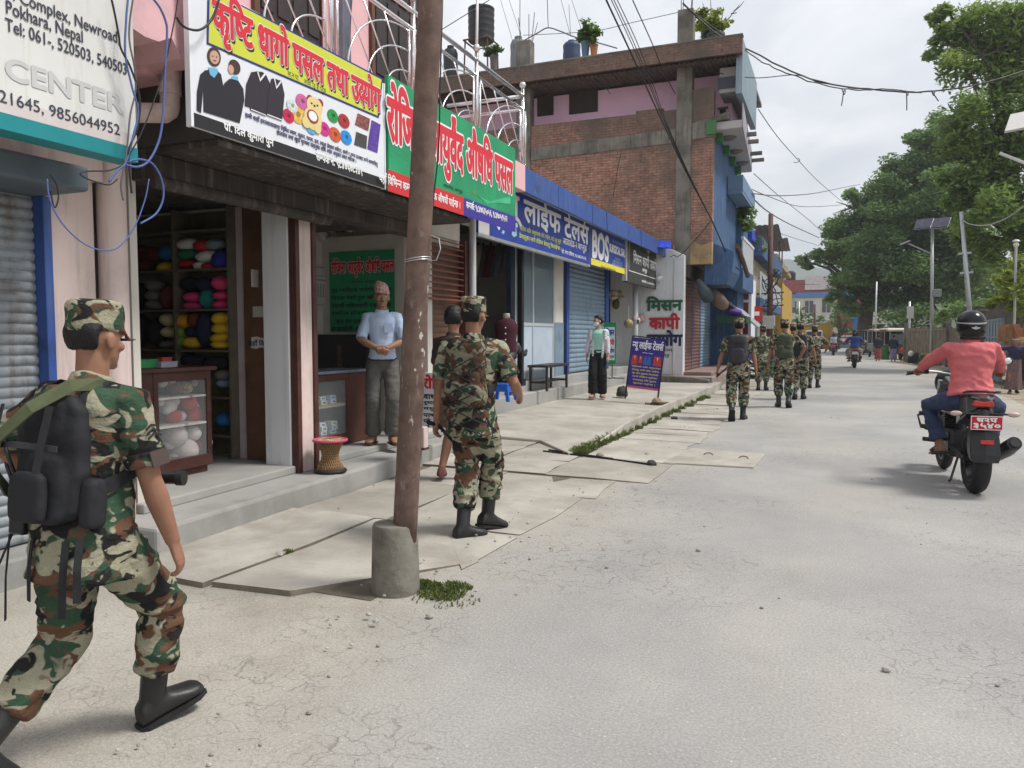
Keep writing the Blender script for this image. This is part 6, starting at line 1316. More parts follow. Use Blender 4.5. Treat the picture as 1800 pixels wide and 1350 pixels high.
for k, (u, v, du, dv, w) in enumerate(((1483, 158, -4, 28, 'left'), (1594, 160, 0, 34, 'middle'), (1640, 160, 10, 18, 'right'))):
 wcable(f'{w} loose cable end tied on the sagging street cable', [(u - 3, v - 1, 22.8), (u + 1, v + 8, 22.7), (u + 3, v + 1, 22.8), (u, v + 3, 22.75), (u + du * .5, v + dv * .6, 22.8), (u + du, v + dv, 22.8)], .014, CB, 'cable_tail', 'loose cable ends on the street cable')
B4 = ((0, 0, .018, 'leftmost'), (8, -2, .009, 'second'), (12, -3, .009, 'third'), (17, -5, .009, 'rightmost'))
for dx, dy, r, w in B4:
 wcable(f'{w} of the four steep cables running down past the brick wall', [(1062 + dx, -8 + dy, 14), (1103 + dx, 80 + dy, 16), (1135 + dx * .7, 150 + dy, 17.6), (1165 + dx * .4, 215, 18.8), (1205 + dx * .2, 300, 20), (1250, 385, 20.9), (1282, 455, 22), (1300, 475, 22.6)], r, CB)
wcable('steep cable right of the four, fixed to the brick wall', [(1112, 0, 16), (1148, 80, 18), (1166, 125, 19.6), (1187, 165, 21.2)], .012, CB)
wcable('thin cable looped low on the ochre plaster corner', [(1252, 385, 20.9), (1232, 410, 21), (1205, 440, 21.1), (1190, 452, 21.1), (1186, 448, 21.1), (1178, 452, 21.1)], .011, CB)
wcable('long thin cable from the brick house down to the big tree', [(1333, 192, 24), (1365, 238, 28), (1400, 278, 33), (1440, 320, 42), (1482, 356, 60)], .014, CG)
wcable('looped cable end hanging on the long thin cable', [(1395, 285, 33), (1401, 286, 33), (1406, 281, 33), (1402, 278, 33)], .012, CB, 'cable_tail', 'loose cable ends on the street cable')
wcable('cable drooping from the blue balcony to the tree, upper', [(1322, 340, 27), (1370, 344, 33), (1430, 340, 42), (1480, 330, 55), (1512, 324, 66)], .02, CG)
wcable('cable drooping from the blue balcony to the tree, lower', [(1322, 333, 27), (1350, 345, 30), (1400, 362, 38), (1440, 363, 46), (1480, 360, 58)], .016, CG)
wcable('slack service cable descending along the far street, upper', [(1325, 305, 30), (1370, 345, 38), (1420, 385, 50), (1442, 405, 60)], .016, CG)
wcable('slack service cable descending along the far street, middle', [(1320, 345, 32), (1350, 372, 38), (1390, 395, 50), (1440, 418, 66)], .03, CG)
wcable('slack service cable descending along the far street, lowest', [(1355, 402, 40), (1385, 415, 48), (1440, 432, 66)], .016, CG)
wcable('far cable crossing low over the road end', [(1375, 490, 60), (1400, 499, 68), (1440, 500, 80)], .03, CG)
wcable('faint cable rising over the brick house roof', [(920, 62, 26), (1040, 55, 26), (1110, 40, 26), (1200, 20, 26)], .012, CG)
wcable('cable from the left roof pillar toward the balcony', [(700, 95, 16), (760, 62, 20), (860, 0, 22)], .014, CB)
wcable('cable sloping from the roof pillar across the brick wall', [(945, 40, 21), (930, 90, 20), (905, 130, 19), (870, 170, 18)], .01, CB)
wcable('bent plastic hose arched over the flower drums', [(920, 72, 23), (945, 58, 23), (963, 49, 23), (985, 55, 23), (1010, 65, 23), (1050, 75, 23), (1085, 85, 23)], .02, CG)
wcable('thin wire dropping to the arched hose', [(962, -5, 23), (963, 30, 23), (964, 49, 23)], .012, CG)
for k, (a, b) in enumerate((((1000, 8), (1003, 62)), ((985, -5), (1002, 60)), ((895, 0), (915, 60)), ((880, 0), (905, 85)), ((1005, 0), (1023, 55)))):
 wcable(['first', 'second', 'third', 'fourth', 'fifth'][k] + ' straight thin wire from the left above the roof drums', [(a[0], a[1], 23), (b[0], b[1], 23)], .008, CG)
wcable('guy wire crossing in front of the pink storey', [(1030, 128, 21.3), (1060, 150, 21.3), (1073, 165, 21.3)], .008, CB)
wcable('thin wire hanging down the brick wall', [(1092, 268, 21.3), (1085, 300, 21.3), (1078, 345, 21.3)], .009, CB)
wcable('wire slanting over the left end of the green sign', [(873, 190, 10), (868, 225, 9.6), (878, 290, 9.4), (890, 345, 9.4)], .006, CB)
wcable('black wire hanging close to the right side of the rusty pole', [(778, 0, 4.4), (774, 140, 4.4), (771, 260, 4.4), (762, 350, 4.4), (752, 470, 4.4)], .005, CB)
def c1(pts): return [(x * .2518, y * .2518) for x, y in pts]
LC = [('blue cable hanging straight down over the right edge of the phone number sign', CBL, .006, [(895, -20), (880, 150), (875, 380), (920, 600), (965, 780), (930, 950), (880, 1130), (820, 1190), (760, 1270)]),
      ('blue cable curving right of the phone number sign and under it', CBL, .007, [(1060, -20), (1120, 60), (1160, 160), (1166, 250), (1152, 500), (1138, 800), (1110, 980), (1040, 1120), (960, 1165), (880, 1150)]),
      ('blue cable loop below the lower corner of the phone number sign', CBL, .006, [(890, 1130), (970, 1112), (1060, 1140), (1120, 1230), (1142, 1330), (1130, 1420), (1080, 1500), (980, 1560)]),
      ('black cable zigzagging down the phone number sign', CB, .006, [(775, -20), (800, 90), (830, 250), (845, 340), (915, 480), (975, 680), (962, 880), (900, 1050), (905, 1200), (920, 1350)]),
      ('thin black wire crossing the drain pipe diagonally', CB, .004, [(1242, -10), (1220, 130), (1150, 460), (1070, 720), (985, 930), (900, 1090)]),
      ('black cord looping from the pink eaves to the yellow sign', CB, .008, [(1235, 120), (1260, 165), (1310, 200), (1385, 210), (1450, 170), (1495, 100), (1530, -10)]),
      ('grey wire wandering down beside the phone number sign', CG, .005, [(930, -20), (905, 160), (905, 300), (940, 480), (945, 640), (910, 800), (890, 1000), (870, 1150), (845, 1290), (860, 1400)]),
      ('black wire sagging under the phone number sign', CB, .004, [(870, 1150), (760, 1190), (620, 1195), (560, 1215), (640, 1260), (760, 1290), (820, 1250)]),
      ('dark wire dangling from the sign corner to the shutter box', CB, .004, [(350, 1220), (395, 1290), (408, 1380), (380, 1450), (350, 1320)]),
      ('thin blue loop of cable on the pink wall', CBL, .004, [(330, 1250), (350, 1400), (450, 1580), (620, 1720), (800, 1740), (930, 1600), (1010, 1400), (1040, 1250)])]
for l, m, r, pts in LC: wcable(l, [(u, v, -3.62) for u, v in c1(pts)], r, m, 'cable', 'cables hanging at the phone number sign', X=True)
# ------------------------------------------------------------------ poles on both sides
def pole2(name, label, u, v0, v1, Y, r, m, lean_u=0, extra=None, z0=None):
 a = onY(u, v0, Y); a.z = 0 if z0 is None else z0; b = onY(u + lean_u, v1, Y); t = thing(name, label, 'pole', a)
 MB().tube([a, a.lerp(b, .5), b], [r, r * .9, r * .75], 12).build('shaft', m, t, world=True, smooth=True)
 if extra: extra(t, a, b)
 return t
def rust_extra(t, a, b):
 h = (b - a); q = MB()
 for f in (.42, .5): q.tube([a + h * f + Vector((-.5, 0, 0)), a + h * f + Vector((.5, 0, .05))], .03, 6)
 q.build('cross_arm', K['rust'], t, world=True)
 c = a + h * .32; MB().box(c.x - .25, c.x + .2, c.y - .3, c.y - .14, c.z - .25, c.z + .25).build('meter_box', flat('grey white box', (.42, .42, .4)), t, world=True, bevel=.02)
 k = MB(); r = random.Random(3)
 for i in range(26):
  s = a + h * r.uniform(.3, .62); pts = [s];
  for j in range(3): pts.append(pts[-1] + Vector((r.uniform(-.25, .3), r.uniform(-.2, .1), r.uniform(-.5, .4))))
  k.tube(pts, .018, 4)
 k.build('cable_tangle', CB, t, world=True)
pole2('utility_pole', 'thick rusty utility pole wrapped in tangled cables by the balcony house', 1353, 642, 376, 31.5, .12, K['rust'], 2, rust_extra)
def far_pole(t, a, b): q = b - Vector((0, 0, .8)); MB().tube([q + Vector((-.9, 0, 0)), q + Vector((.9, 0, 0))], .06, 6).build('cross_arm', K['rust'], t, world=True); MB().box(b.x + .2, b.x + .8, b.y - .2, b.y + .2, b.z - 2.0, b.z - 1.3).build('transformer', K['galv'], t, world=True)
pole2('utility_pole', 'dark pole with a cross arm before the far white building', 1381, 612, 500, 72, .13, K['rust'], 0, far_pole)
pole2('utility_pole', 'plain dark pole in front of the yellow shed', 1432, 612, 535, 85, .14, K['rust'], 0)
pole2('utility_pole', 'thin pale pole in front of the far white building', 1405, 612, 530, 88, .08, K['galv'], 0)
def solar(t, a, b):
 pm = mat('solar cell', (.035, .035, .06), .25, .2, 4, spec=.5)
 for k, x in enumerate((-.68, .02)):
  MB().obox(b + Vector((x + .33, 0, .1)), (.33, 0, .02), (.09, .24, .24), (-.0, .015, -.015)).build('solar_panel', pm, t, world=True); MB().obox(b + Vector((x + .33, 0.02, .08)), (.345, 0, .02), (.095, .255, .255), (0, .012, -.012)).build('panel_frame', K['galv'], t, world=True)
 c = onY(1637, 446, a.y); e = onY(1596, 428, a.y); MB().tube([c, e], .03, 8).build('lamp_arm', K['galv'], t, world=True); MB().obox(e + Vector((-.12, 0, .05)), (.2, 0, .08), (0, .09, 0), (.01, 0, -.03)).build('lamp_head', flat('lamp grey', (.5, .5, .5)), t, world=True)
 q = onY(1647, 515, a.y); MB().box(q.x - .16, q.x + .18, q.y - .1, q.y + .15, q.z - .17, q.z + .17).build('battery_box', flat('battery grey', (.3, .32, .33)), t, world=True, bevel=.02)
pole2('solar_lamp', 'tall solar street lamp with two panels beside the concrete fence', 1637, 645, 396, 40.5, .075, K['galv'], 2, solar)
pole2('street_lamp', 'thin grey lamp post beyond the parked rickshaws', 1538, 620, 495, 62, .07, K['galv'], 3)
pole2('street_lamp', 'grey post with a small box right of the rickshaws', 1597, 630, 530, 58, .09, K['galv'], 2, lambda t, a, b: MB().box(a.x - .2, a.x + .2, a.y - .3, a.y - .1, 2.6, 3.4).build('box', flat('post box grey', (.4, .4, .4)), t, world=True))
def lean_x(t, a, b):
 for f in (.62, .74): c = a.lerp(b, f); MB().tube([c - Vector((.22, 0, 0)), c + Vector((.22, 0, .03))], .05, 8).build('clamp', K['galv'], t, world=True)
pole2('utility_pole', 'leaning silver pole rising behind the rider and blue gate', 1714, 640, 372, 34, .095, K['galv'], -24, lean_x)
wcable('pale cable drooping from the leaning silver pole to the right edge', [(1690, 385, 34), (1705, 394, 33), (1735, 396, 31), (1770, 383, 29), (1810, 355, 27)], .02, flat('pale cable', (.3, .3, .3)))
def lamp_right():
 t = thing('street_lamp', 'white street lamp arm reaching in from the right edge', 'street lamp', (9.3, 20.5, 0)); c = onY(1830, 298, 20.5); e = onY(1757, 269, 20.5)
 MB().tube([(c.x, 20.5, 0), c, c + Vector((0, 0, 1.5))], .07, 10).build('shaft', K['galv'], t, world=True); MB().tube([c, e], .035, 8).build('arm', flat('white arm', (.55, .55, .56)), t, world=True)
 p = onY(1808, 210, 20.5); MB().obox(p, (.4, 0, .05), (.1, .3, .25), (0, .02, -.02)).build('solar_panel', flat('panel back', (.5, .48, .47)), t, world=True)
 t = thing('lamp', 'round white lamp with a cap among the yellow leaves', 'lamp', onY(1786, 560, 24.5)); a = onY(1786, 430, 24.5); b = onY(1784, 600, 24.5); b.z = 0; MB().tube([b, a], .035, 8).build('post', K['galv'], t, world=True); MB().ball(a, (.07, .07, .08), 12, 8).build('globe', flat('opal globe', (.6, .58, .5)), t, world=True, smooth=True); MB().lathe(a + Vector((0, 0, .08)), [(.1, 0), (.06, .05), (.02, .06)], 14).build('cap', flat('lamp cap', (.5, .5, .45)), t, world=True)
lamp_right()
# ------------------------------------------------------------------ right side: fence, walls, gate
def right_side():
 t = thing('concrete_fence', 'grey board fence along the right of the road', 'fence', (4.8, 42, 0)); P = [Vector((3.78, 48.6, 0)), Vector((4.9, 41, 0)), Vector((6.0, 34, 0))]; r = random.Random(6)
 wm2 = mat('weathered grey boards', (.20, .175, .14), .95, .25, 3, stain=(.11, .095, .08), ss=3, streak=(.08, .07, .06)); mb = MB()
 for a, b in zip(P, P[1:]):
  n = int((b - a).length / .3); d = (b - a) / n; nn = Vector((-d.y, d.x, 0)).normalized() * .03
  for k in range(n): p = a + d * (k + .5); mb.obox(p + Vector((0, 0, .92)), d * .46, nn, Vector((r.uniform(-.02, .02), 0, .92 + r.uniform(-.06, .06))))
 mb.build('board_panel', wm2, t, world=True);
 MB().tube([p + Vector((0, -.04, 1.72)) for p in P], .05, 6).build('top_rail', wm2, t, world=True)
 for k, p in enumerate((Vector((3.75, 48.9, 0)), Vector((4.9, 40.9, 0)), Vector((5.5, 37, 0)))): MB().box(p.x - .1, p.x + .1, p.y - .18, p.y, 0, 2.15).build('post', K['oldcon'], t, world=True)
 t = thing('stone_wall', 'dark grey stone wall standing behind the board fence', 'wall', (9, 47, 0)); MB().box(6.0, 16, 44.5, 45, 0, 2.9).build('wall', mat('dark stone', (.10, .09, .08), .95, .4, 1.6, stain=(.05, .045, .04), ss=4, bump=.8, bs=6), t, world=True)
 t = thing('gate_post', 'rough concrete post beside the blue grey metal gate', 'post', (5.05, 31, 0)); p = onY(1727, 548, 31); MB().box(p.x - .13, p.x + .13, 30.85, 31.1, 0, p.z).build('shaft', K['oldcon'], t, world=True, bevel=.02); MB().box(p.x - .16, p.x + .16, 30.8, 31.15, p.z + .004, p.z + .07).build('cap', K['oldcon'], t, world=True, bevel=.01)
 t = thing('metal_gate', 'blue grey sheet metal gate at the right of the road', 'gate', (4.9, 29, 0)); gm = mat('blue grey gate paint', (.20, .26, .31), .6, .1, 2, stain=(.13, .14, .15), ss=2)
 A = onY(1731, 600, 30.6); B = onY(1762, 600, 26.2); A.z = B.z = 0; d = B - A; nn = Vector((-d.y, d.x, 0)).normalized() * .015
 for k in range(2):
  p = A + d * (.25 + .5 * k); MB().obox(p + Vector((0, 0, 1.02)), d * .245, nn, (0, 0, .95)).build('gate_leaf', gm, t, world=True); q = MB()
  for z in (.12, .75, 1.4, 1.94): q.obox(p + Vector((0, 0, z)), d * .245, nn * 2.6, (0, 0, .03))
  for f in (-.24, -.08, .08, .24): q.obox(p + d * f + Vector((0, 0, 1.02)), d * .008, nn * 2.4, (0, 0, .93))
  q.build('gate_frame', gm, t, world=True)
 t = thing('brick_shed', 'small grey brick shed behind the gate at the right edge', 'shed', (7.5, 26, 0)); MB().box(5.62, 12, 25.6, 30, 0, 2.75).build('wall', brick_mat2(), t, world=True); MB().box(5.4, 12, 25.3, 30.2, 2.76, 2.9).build('roof', K['galv'], t, world=True)
 MB().box(5.35, 5.6, 25.5, 25.75, 0, 3.1).build('corner_post', mat('pale blue post', (.26, .33, .38), .7), t, world=True)
 t = thing('roadside_wall', 'low mossy wall running along the verge at the right edge', 'wall', (5.6, 22, 0)); MB().box(5.5, 5.75, 8, 25.2, 0, .85).build('wall', mat('mossy wall', (.17, .155, .12), .95, .3, 3, stain=(.07, .09, .04), ss=2), t, world=True, bevel=.03)
def brick_mat2():
 m = brick_mat('grey brick'); n = [x for x in m.node_tree.nodes if x.type == 'TEX_BRICK'][0]; n.inputs['Color1'].default_value = (.20, .165, .14, 1); n.inputs['Color2'].default_value = (.15, .12, .10, 1); return m
right_side()
grass('verge_grass', 'patchy grass along the dusty right verge', [(5.2 + .25 * math.sin(k), 14 + k * .8, .4, 160, 0) for k in range(14)] + [(4.6, 24.5, .35, 200, 0), (4.3, 29.5, .4, 200, 0), (4.6, 36, .5, 250, 0), (4.1, 43.5, .4, 260, 0), (3.9, 46.5, .4, 220, 0)], LM['grass'], 8, .2)
# ------------------------------------------------------------------ roof of the brick house
def roof_things():
 def drum(label, u, vb, vt, w, Y, c, cat='drum', name='water_drum', ribs=3):
  a = onY(u, vb, Y); a.z = a.z if name == 'water_tank' else 9.055; h = onY(u, vt, Y).z - a.z; r = w / 2 * a.length / 1350; t = thing(name, label, cat, a); prof = [(r * .9, 0)]
  for k in range(ribs): z = h * (k + .2) / ribs; prof += [(r, z), (r * .96, z + h * .08), (r, z + h * .16)]
  prof += [(r, h * .94), (r * .8, h)]; MB().lathe((0, 0, 0), prof, 20).build('body', mat(label[:12], c, .5, .15, 4), t, auto=50); MB().lathe((0, 0, h + .002), [(r * .5, 0), (r * .45, h * .06)], 16).build('lid', mat('lid ' + label[:8], tuple(x * .7 for x in c), .5), t); return t, a, h, r
 t, a, h, r = drum('black ribbed water tank on a steel stand above the roof', 846, 74, 16, 42, 24.5, (.022, .022, .026), 'water tank', 'water_tank', 5)
 s = MB()
 for dx in (-r, r):
  for dy in (-r, r): s.tube([a + Vector((dx, dy, -1.7)), a + Vector((dx * .9, dy * .9, 0))], .03, 6)
 s.tube([a + Vector((-r, -r, -.03)), a + Vector((r, -r, -.03)), a + Vector((r, r, -.03)), a + Vector((-r, r, -.03)), a + Vector((-r, -r, -.03))], .03, 6); s.build('stand', K['rust'], t, world=True)
 drum('grey plastic drum by the left roof pillar', 911, 106, 72, 26, 24, (.19, .20, .21)); drum('blue plastic drum on the roof parapet', 1005, 93, 76, 28, 22.5, (.045, .065, .13)); drum('dark barrel at the far left end of the roof', 792, 112, 88, 24, 24, (.03, .035, .04))
 def pot(label, u, vb, vt, w, Y, c, lm, n, lr, seed, sz=.07):
  a = onY(u, vb, Y); a.z = 9.192 if Y == 21.02 else 9.055; h = max(.25, onY(u, vt, Y).z - a.z); r = w / 2 * a.length / 1350; t = thing('potted_plant', label, 'potted plant', a, 0, 'pots on the brick house roof'); MB().lathe((0, 0, 0), [(r * .7, 0), (r, h * .9), (r * 1.08, h * .92), (r * 1.08, h), (r * .9, h)], 16).build('pot', mat('pot ' + label[:9], c, .7), t)
  C = [(a + Vector((random.Random(seed + k).uniform(-r, r) * 1.3, random.Random(seed + k + 50).uniform(-r, r), h + lr * .4 + random.Random(seed + k + 99).uniform(0, lr))), lr * .6) for k in range(n)]; leaves('leaves', C, sz, 260, LM[lm], t, seed); MB().tube([a + Vector((0, 0, h * .8)), a + Vector((0, 0, h + lr))], .02, 5).build('stem', BARK, t, world=True)
 pot('blue tin with a leafy plant on the roof parapet', 1029, 92, 74, 14, 21.02, (.10, .16, .24), 'mid', 5, .4, 61); pot('orange clay pot with a leafy plant on the roof parapet', 1044, 90, 79, 13, 21.02, (.40, .15, .07), 'mid', 4, .35, 62)
 pot('large round shrub in a tub at the right end of the roof', 1258, 70, 60, 26, 22.3, (.10, .1, .1), 'yellow', 6, .42, 63); pot('tall spiky plant in a tub beside the right roof pillar', 1242, 70, 48, 18, 22.6, (.07, .08, .1), 'yellow', 5, .45, 64); pot('small dry plant in a pot before the left roof pillar', 868, 122, 98, 12, 22.5, (.12, .11, .1), 'mid', 4, .3, 65)
 t = thing('dead_branches', 'bare dry branches standing among the roof plants', 'branches', onY(1245, 60, 22.4)); q = MB(); r_ = random.Random(4)
 for (u0, v0, u1, v1) in ((1245, 50, 1235, 5), (1247, 50, 1249, -5), (1242, 45, 1200, 8), (1262, 52, 1300, 8), (1262, 52, 1272, 12), (1290, 20, 1308, 2), (1285, 24, 1296, 22), (1228, 34, 1215, 25)): q.tube([onY(u0, v0, 22.4), onY((u0 + u1) / 2 + 2, (v0 + v1) / 2, 22.4), onY(u1, v1, 22.4)], [.02, .013, .006], 5)
 q.build('twigs', BARK, t, world=True)
 t = thing('hanging_plant', 'green creeper hanging from the blue balcony past the brick house', 'plant', onY(1305, 385, 27.5)); leaves('leaves', [(onY(u, v, 27.3), .35) for u, v in ((1302, 365), (1310, 375), (1300, 380), (1312, 390), (1306, 395))], .09, 700, LM['dark'], t, 66, .6); MB().tube([onY(1303, 352, 27.3), onY(1310, 398, 27.3)], .02, 5).build('stem', BARK, t, world=True)
 t = thing('balcony_plant', 'bright green plant on the far balcony house', 'plant', onY(1332, 440, 31)); leaves('leaves', [(onY(u, v, 31), .35) for u, v in ((1326, 425), (1336, 425), (1332, 435))], .09, 600, LM['yellow'], t, 67); MB().lathe((0, 0, -.1), [(.1, 0), (.15, .25)], 10).build('pot', K['oldcon'], t)
roof_things()
# ------------------------------------------------------------------ things standing on the pavement
def props():
 c = onZ(965, 684, .43); t = thing('bench', 'dark wooden bench on the cement step before the glazed shop', 'bench', c, rad(90)); w = .62; d = .2; h = onY(965, 640, c.y).z - .43
 MB().box(-w, w, -d, d, h - .045, h).build('seat', K['blackwood'], t, bevel=.006)
 for sx in (-1, 1):
  for sy in (-1, 1): MB().prism([(-.03, 0), (.03, 0), (.03, h - .046), (-.03, h - .046)], (sx * (w - .06), sy * (d - .02), 0), (1, 0, 0), (0, 0, 1), (0, 1, 0), .035 * (1 if sy < 0 else -1)).build('leg', K['blackwood'], t)
 MB().box(-w + .1, w - .1, -.02, .02, .14, .18).box(-w + .04, -w + .08, -d + .05, d - .05, .14, .18).box(w - .08, w - .04, -d + .05, d - .05, .14, .18).build('stretcher', K['blackwood'], t)
 c = onX(883, 700, -4.78); c.z = .432; t = thing('plastic_stool', 'bright blue plastic stool on the cement step behind the soldier', 'stool', c); bm_ = flat('bright blue plastic', (.02, .11, .52), .35); hh = .27
 MB().prism([(-.14, -.14), (.14, -.14), (.14, .14), (-.14, .14)], (0, 0, hh - .03), (1, 0, 0), (0, 1, 0), (0, 0, 1), .03).build('seat', bm_, t, bevel=.012)
 for sx in (-1, 1):
  for sy in (-1, 1): MB().loft([[Vector((sx * (.15 + dx) + x, sy * (.15 + dx) + y, z)) for x, y in ((-.025, -.025), (.025, -.025), (.025, .025), (-.025, .025))] for dx, z in ((.02, 0), (-.03, hh - .03))]).build('leg', bm_, t)
 MB().box(-.14, .14, -.145, -.13, hh - .12, hh - .03).box(-.14, .14, .13, .145, hh - .12, hh - .03).box(-.145, -.13, -.13, .13, hh - .12, hh - .03).box(.13, .145, -.13, .13, hh - .12, hh - .03).build('apron', bm_, t)
 # leaning blue tailor sign on iron legs
 Y = 14.6; q = [onY(u, v, Y) for u, v in ((1101, 681), (1158, 687), (1169, 599), (1112, 592))]; t = thing('standing_sign', 'tilted blue tailor signboard on iron legs at the raised pavement edge', 'sign', (q[0] + q[1]) / 2)
 ux = ((q[1] - q[0]) + (q[2] - q[3])) / 2; uy = ((q[3] - q[0]) + (q[2] - q[1])) / 2; o = (sum(q, Vector()) / 4) - ux / 2 - uy / 2; n = Vector((0, -1, 0))
 MB().obox(o + ux / 2 + uy / 2 + Vector((0, .012, 0)), ux / 2, uy / 2, (0, .011, 0)).build('board', mat('purple blue print', (.045, .03, .25), .45, .1, 4), t, world=True)
 f = MB()
 for a, b in ((0, 3), (1, 2)):
  e = q[a] - (q[b] - q[a]) * (.22 if a == 0 else .27); f.tube([e, q[b] + Vector((0, 0.03, .02))], .017, 6)
 f.tube([q[3] + Vector((0, .03, .02)), q[2] + Vector((0, .03, .02))], .014, 6); f.build('leg_frame', K['blackp'], t, world=True)
 R = lambda x0, y0, x1, y1: (o + ux * x0 + uy * y0, ux * (x1 - x0), uy * (y1 - y0))
 def st(s, x0, y0, x1, y1, m, **k): a, b, c2_ = R(x0, y0, x1, y1); lettering('lettering', s, a, b, c2_, n, m, t, off=.003, **k)
 st('न्यू लाईफ टेलर्स', .03, .74, .98, .97, C_WHITE, bold=.03); st('आवारोड-२ बाग्लुङ', .36, .70, .68, .73, C_WHITE, bold=.02)
 a, b, c2_ = R(0, 0, 1, .045); MB().obox(a + b / 2 + c2_ / 2 + n * .002, b / 2, c2_ / 2, n * .0015).build('red_strip', flat('pink red strip', (.5, .10, .13)), t, world=True)
 yl = flat('yellow letters', (.55, .46, .20))
 for k, s in enumerate(('ग्राहकको अर्डर अनुसारका', 'ड्रेसहरु साथै कोट पाईन्ट,', 'सूट दौरा सुरुवाल सिलाइन्छ', 'साथै लेडिज सुटिङ्ग', 'कपडाहरु पनि सुलभ', 'मूल्यमा पाईन्छ ।')): st(s, .08 + .02 * k, .41 - .066 * k, .97 - .02 * k, .46 - .066 * k, yl, bold=.04)
 rd = flat('print red coat', (.50, .06, .035)); bl = flat('print blue coat', (.05, .13, .45))
 def garment(x, y, w, h, m):
  P = [(0, 0), (.3, .02), (.32, .0), (.68, 0), (.7, .02), (1, 0), (.95, .85), (.7, 1), (.5, .85), (.3, 1), (.05, .85)]; a, b, c2_ = R(x, y, x + w, y + h)
  MB().prism(P, a + n * .002, b, c2_, n, .0015).build('printed_coat', m, t, world=True); MB().prism([(.42, .85), (.58, .85), (.5, .45)], a + n * .0036, b, c2_, n, .001).build('printed_lapel', C_WHITE if m is rd else C_NAVY, t, world=True)
 garment(.06, .47, .18, .2, rd); garment(.27, .50, .12, .16, rd); garment(.42, .48, .24, .18, bl); garment(.72, .48, .25, .2, rd)
 def rock(label, c, s, m, seed, cat='stone'):
  tt = MB().ball((0, 0, 0), (1, 1, 1), 14, 10); rr = random.Random(seed); tt.v = [tuple(Vector(v) * (1 + .32 * noise.noise(Vector(v) * 1.6 + Vector((seed, 0, 0))) + .1 * noise.noise(Vector(v) * 5))) for v in tt.v]
  tt.v = [(v[0] * s[0], v[1] * s[1], max(-.6, v[2]) * s[2]) for v in tt.v]; o_ = tt.build('stone', m, smooth=False, auto=28); o_.location = c; return tag(o_, label, cat)
 dk = mat('dark boulder', (.055, .052, .05), .9, .3, 10, bump=.5, bs=25); g = onZ(1093, 697, .21); rock('dark grey boulder holding the left leg of the tilted sign', g + Vector((0, 0, .08)), (.13, .12, .13), dk, 3)
 p = onY(1157, 708, Y); rock('round tan stone around the right leg of the tilted sign', p + Vector((.0, -.12, .05)), (.085, .07, .06), mat('tan stone', (.30, .24, .15), .9), 5)
 r = random.Random(5)
 for k, w_ in enumerate(('left', 'middle', 'right')): o_ = MB().box(-.11, .11, -.05, .05, 0, .06).build('brick', mat('brick bit ' + w_, (.16, .09, .065), .9, .3, 12), bevel=.01); o_.location = p + Vector((-.12 + .11 * k, -.10 + .03 * k, -.06 + .01 * k)); o_.rotation_euler = (.1, .05, r.uniform(-.4, .9)); tag(o_, f'{w_} broken brick under the right leg of the tilted sign', 'brick', 'bricks propping the tilted sign')
 a, b = onZ(955, 793, .03), onZ(1142, 816, .03); o_ = MB().tube([a, a.lerp(b, .5) + Vector((0, 0, .006)), b], .011, 8).tube([a + Vector((.03, .12, 0)), a.lerp(b, .65) + Vector((.02, .05, 0))], .012, 8).build('iron_rods', K['blackp'], None); tag(o_, 'pair of black rods lying across the pavement joint', 'rod')
 rock('small square stone at the end of the black rods', onZ(1145, 815, .03), (.06, .05, .04), dk, 8)
 for k, (u, v, s) in enumerate(((490, 975, .03), (1055, 800, .05), (660, 1092, .018), (648, 1080, .015), (1200, 715, .05), (1185, 735, .06))): rock(['pale pebble beside the pavement crack near the step', 'earth clod at the near end of the kerb weeds', 'pale pebble below the concrete pole base, right one', 'pale pebble below the concrete pole base, left one', 'crumpled litter clump in the kerb weeds, far one', 'crumpled dark clump in the kerb weeds, near one'][k], onZ(u, v, .03), (s, s * .8, s * .6), [K['concrete'], K['dirt'], K['concrete'], K['pave'], K['dirt'], dk][k], 20 + k)
props()
# ------------------------------------------------------------------ people
SKIN = skin('brown skin', (.27, .135, .085)); SKIN2 = skin('fair brown skin', (.40, .24, .17)); HAIR = mat('black hair', (.012, .010, .010), .5, .3, 30, bump=.4, bs=120)
BOOT = mat('black boot leather', (.016, .016, .017), .42, .3, 12, bump=.2, bs=60, spec=.45); CAMO = camo_mat('woodland camouflage cloth'); CAMO2 = camo_mat('faded camouflage cloth', 1.05, 11.)
EYEW = flat('eye white', (.6, .57, .54)); EYEB = flat('dark iris', (.015, .01, .008), .2)
V3 = Vector
def ik(a, b, l1, l2, pole):
 d = b - a; L = min(d.length, (l1 + l2) * .998); d = d.normalized(); b = a + d * L
 x = (l1 * l1 - l2 * l2 + L * L) / (2 * L); h = math.sqrt(max(0, l1 * l1 - x * x)); p = V3(pole); p = (p - d * p.dot(d)).normalized()
 return a + d * x + p * h, b
TOR = [(-.13, .085, .075, 0), (-.08, .150, .108, -.012), (0, .163, .112, -.012), (.08, .148, .102, 0), (.16, .138, .098, .004), (.26, .148, .105, .006), (.36, .168, .115, .004), (.43, .178, .112, -.004), (.475, .168, .09, -.010), (.505, .125, .072, -.012), (.53, .075, .06, -.010)]
HEAD = [(-.005, .022, .070, .02), (.012, .042, .086, -.005), (.035, .055, .090, -.035), (.06, .063, .090, -.066), (.09, .070, .089, -.084), (.12, .0745, .089, -.095), (.15, .0755, .086, -.098), (.175, .071, .076, -.092), (.198, .058, .056, -.074), (.214, .036, .028, -.045), (.222, .010, .0, -.018)]
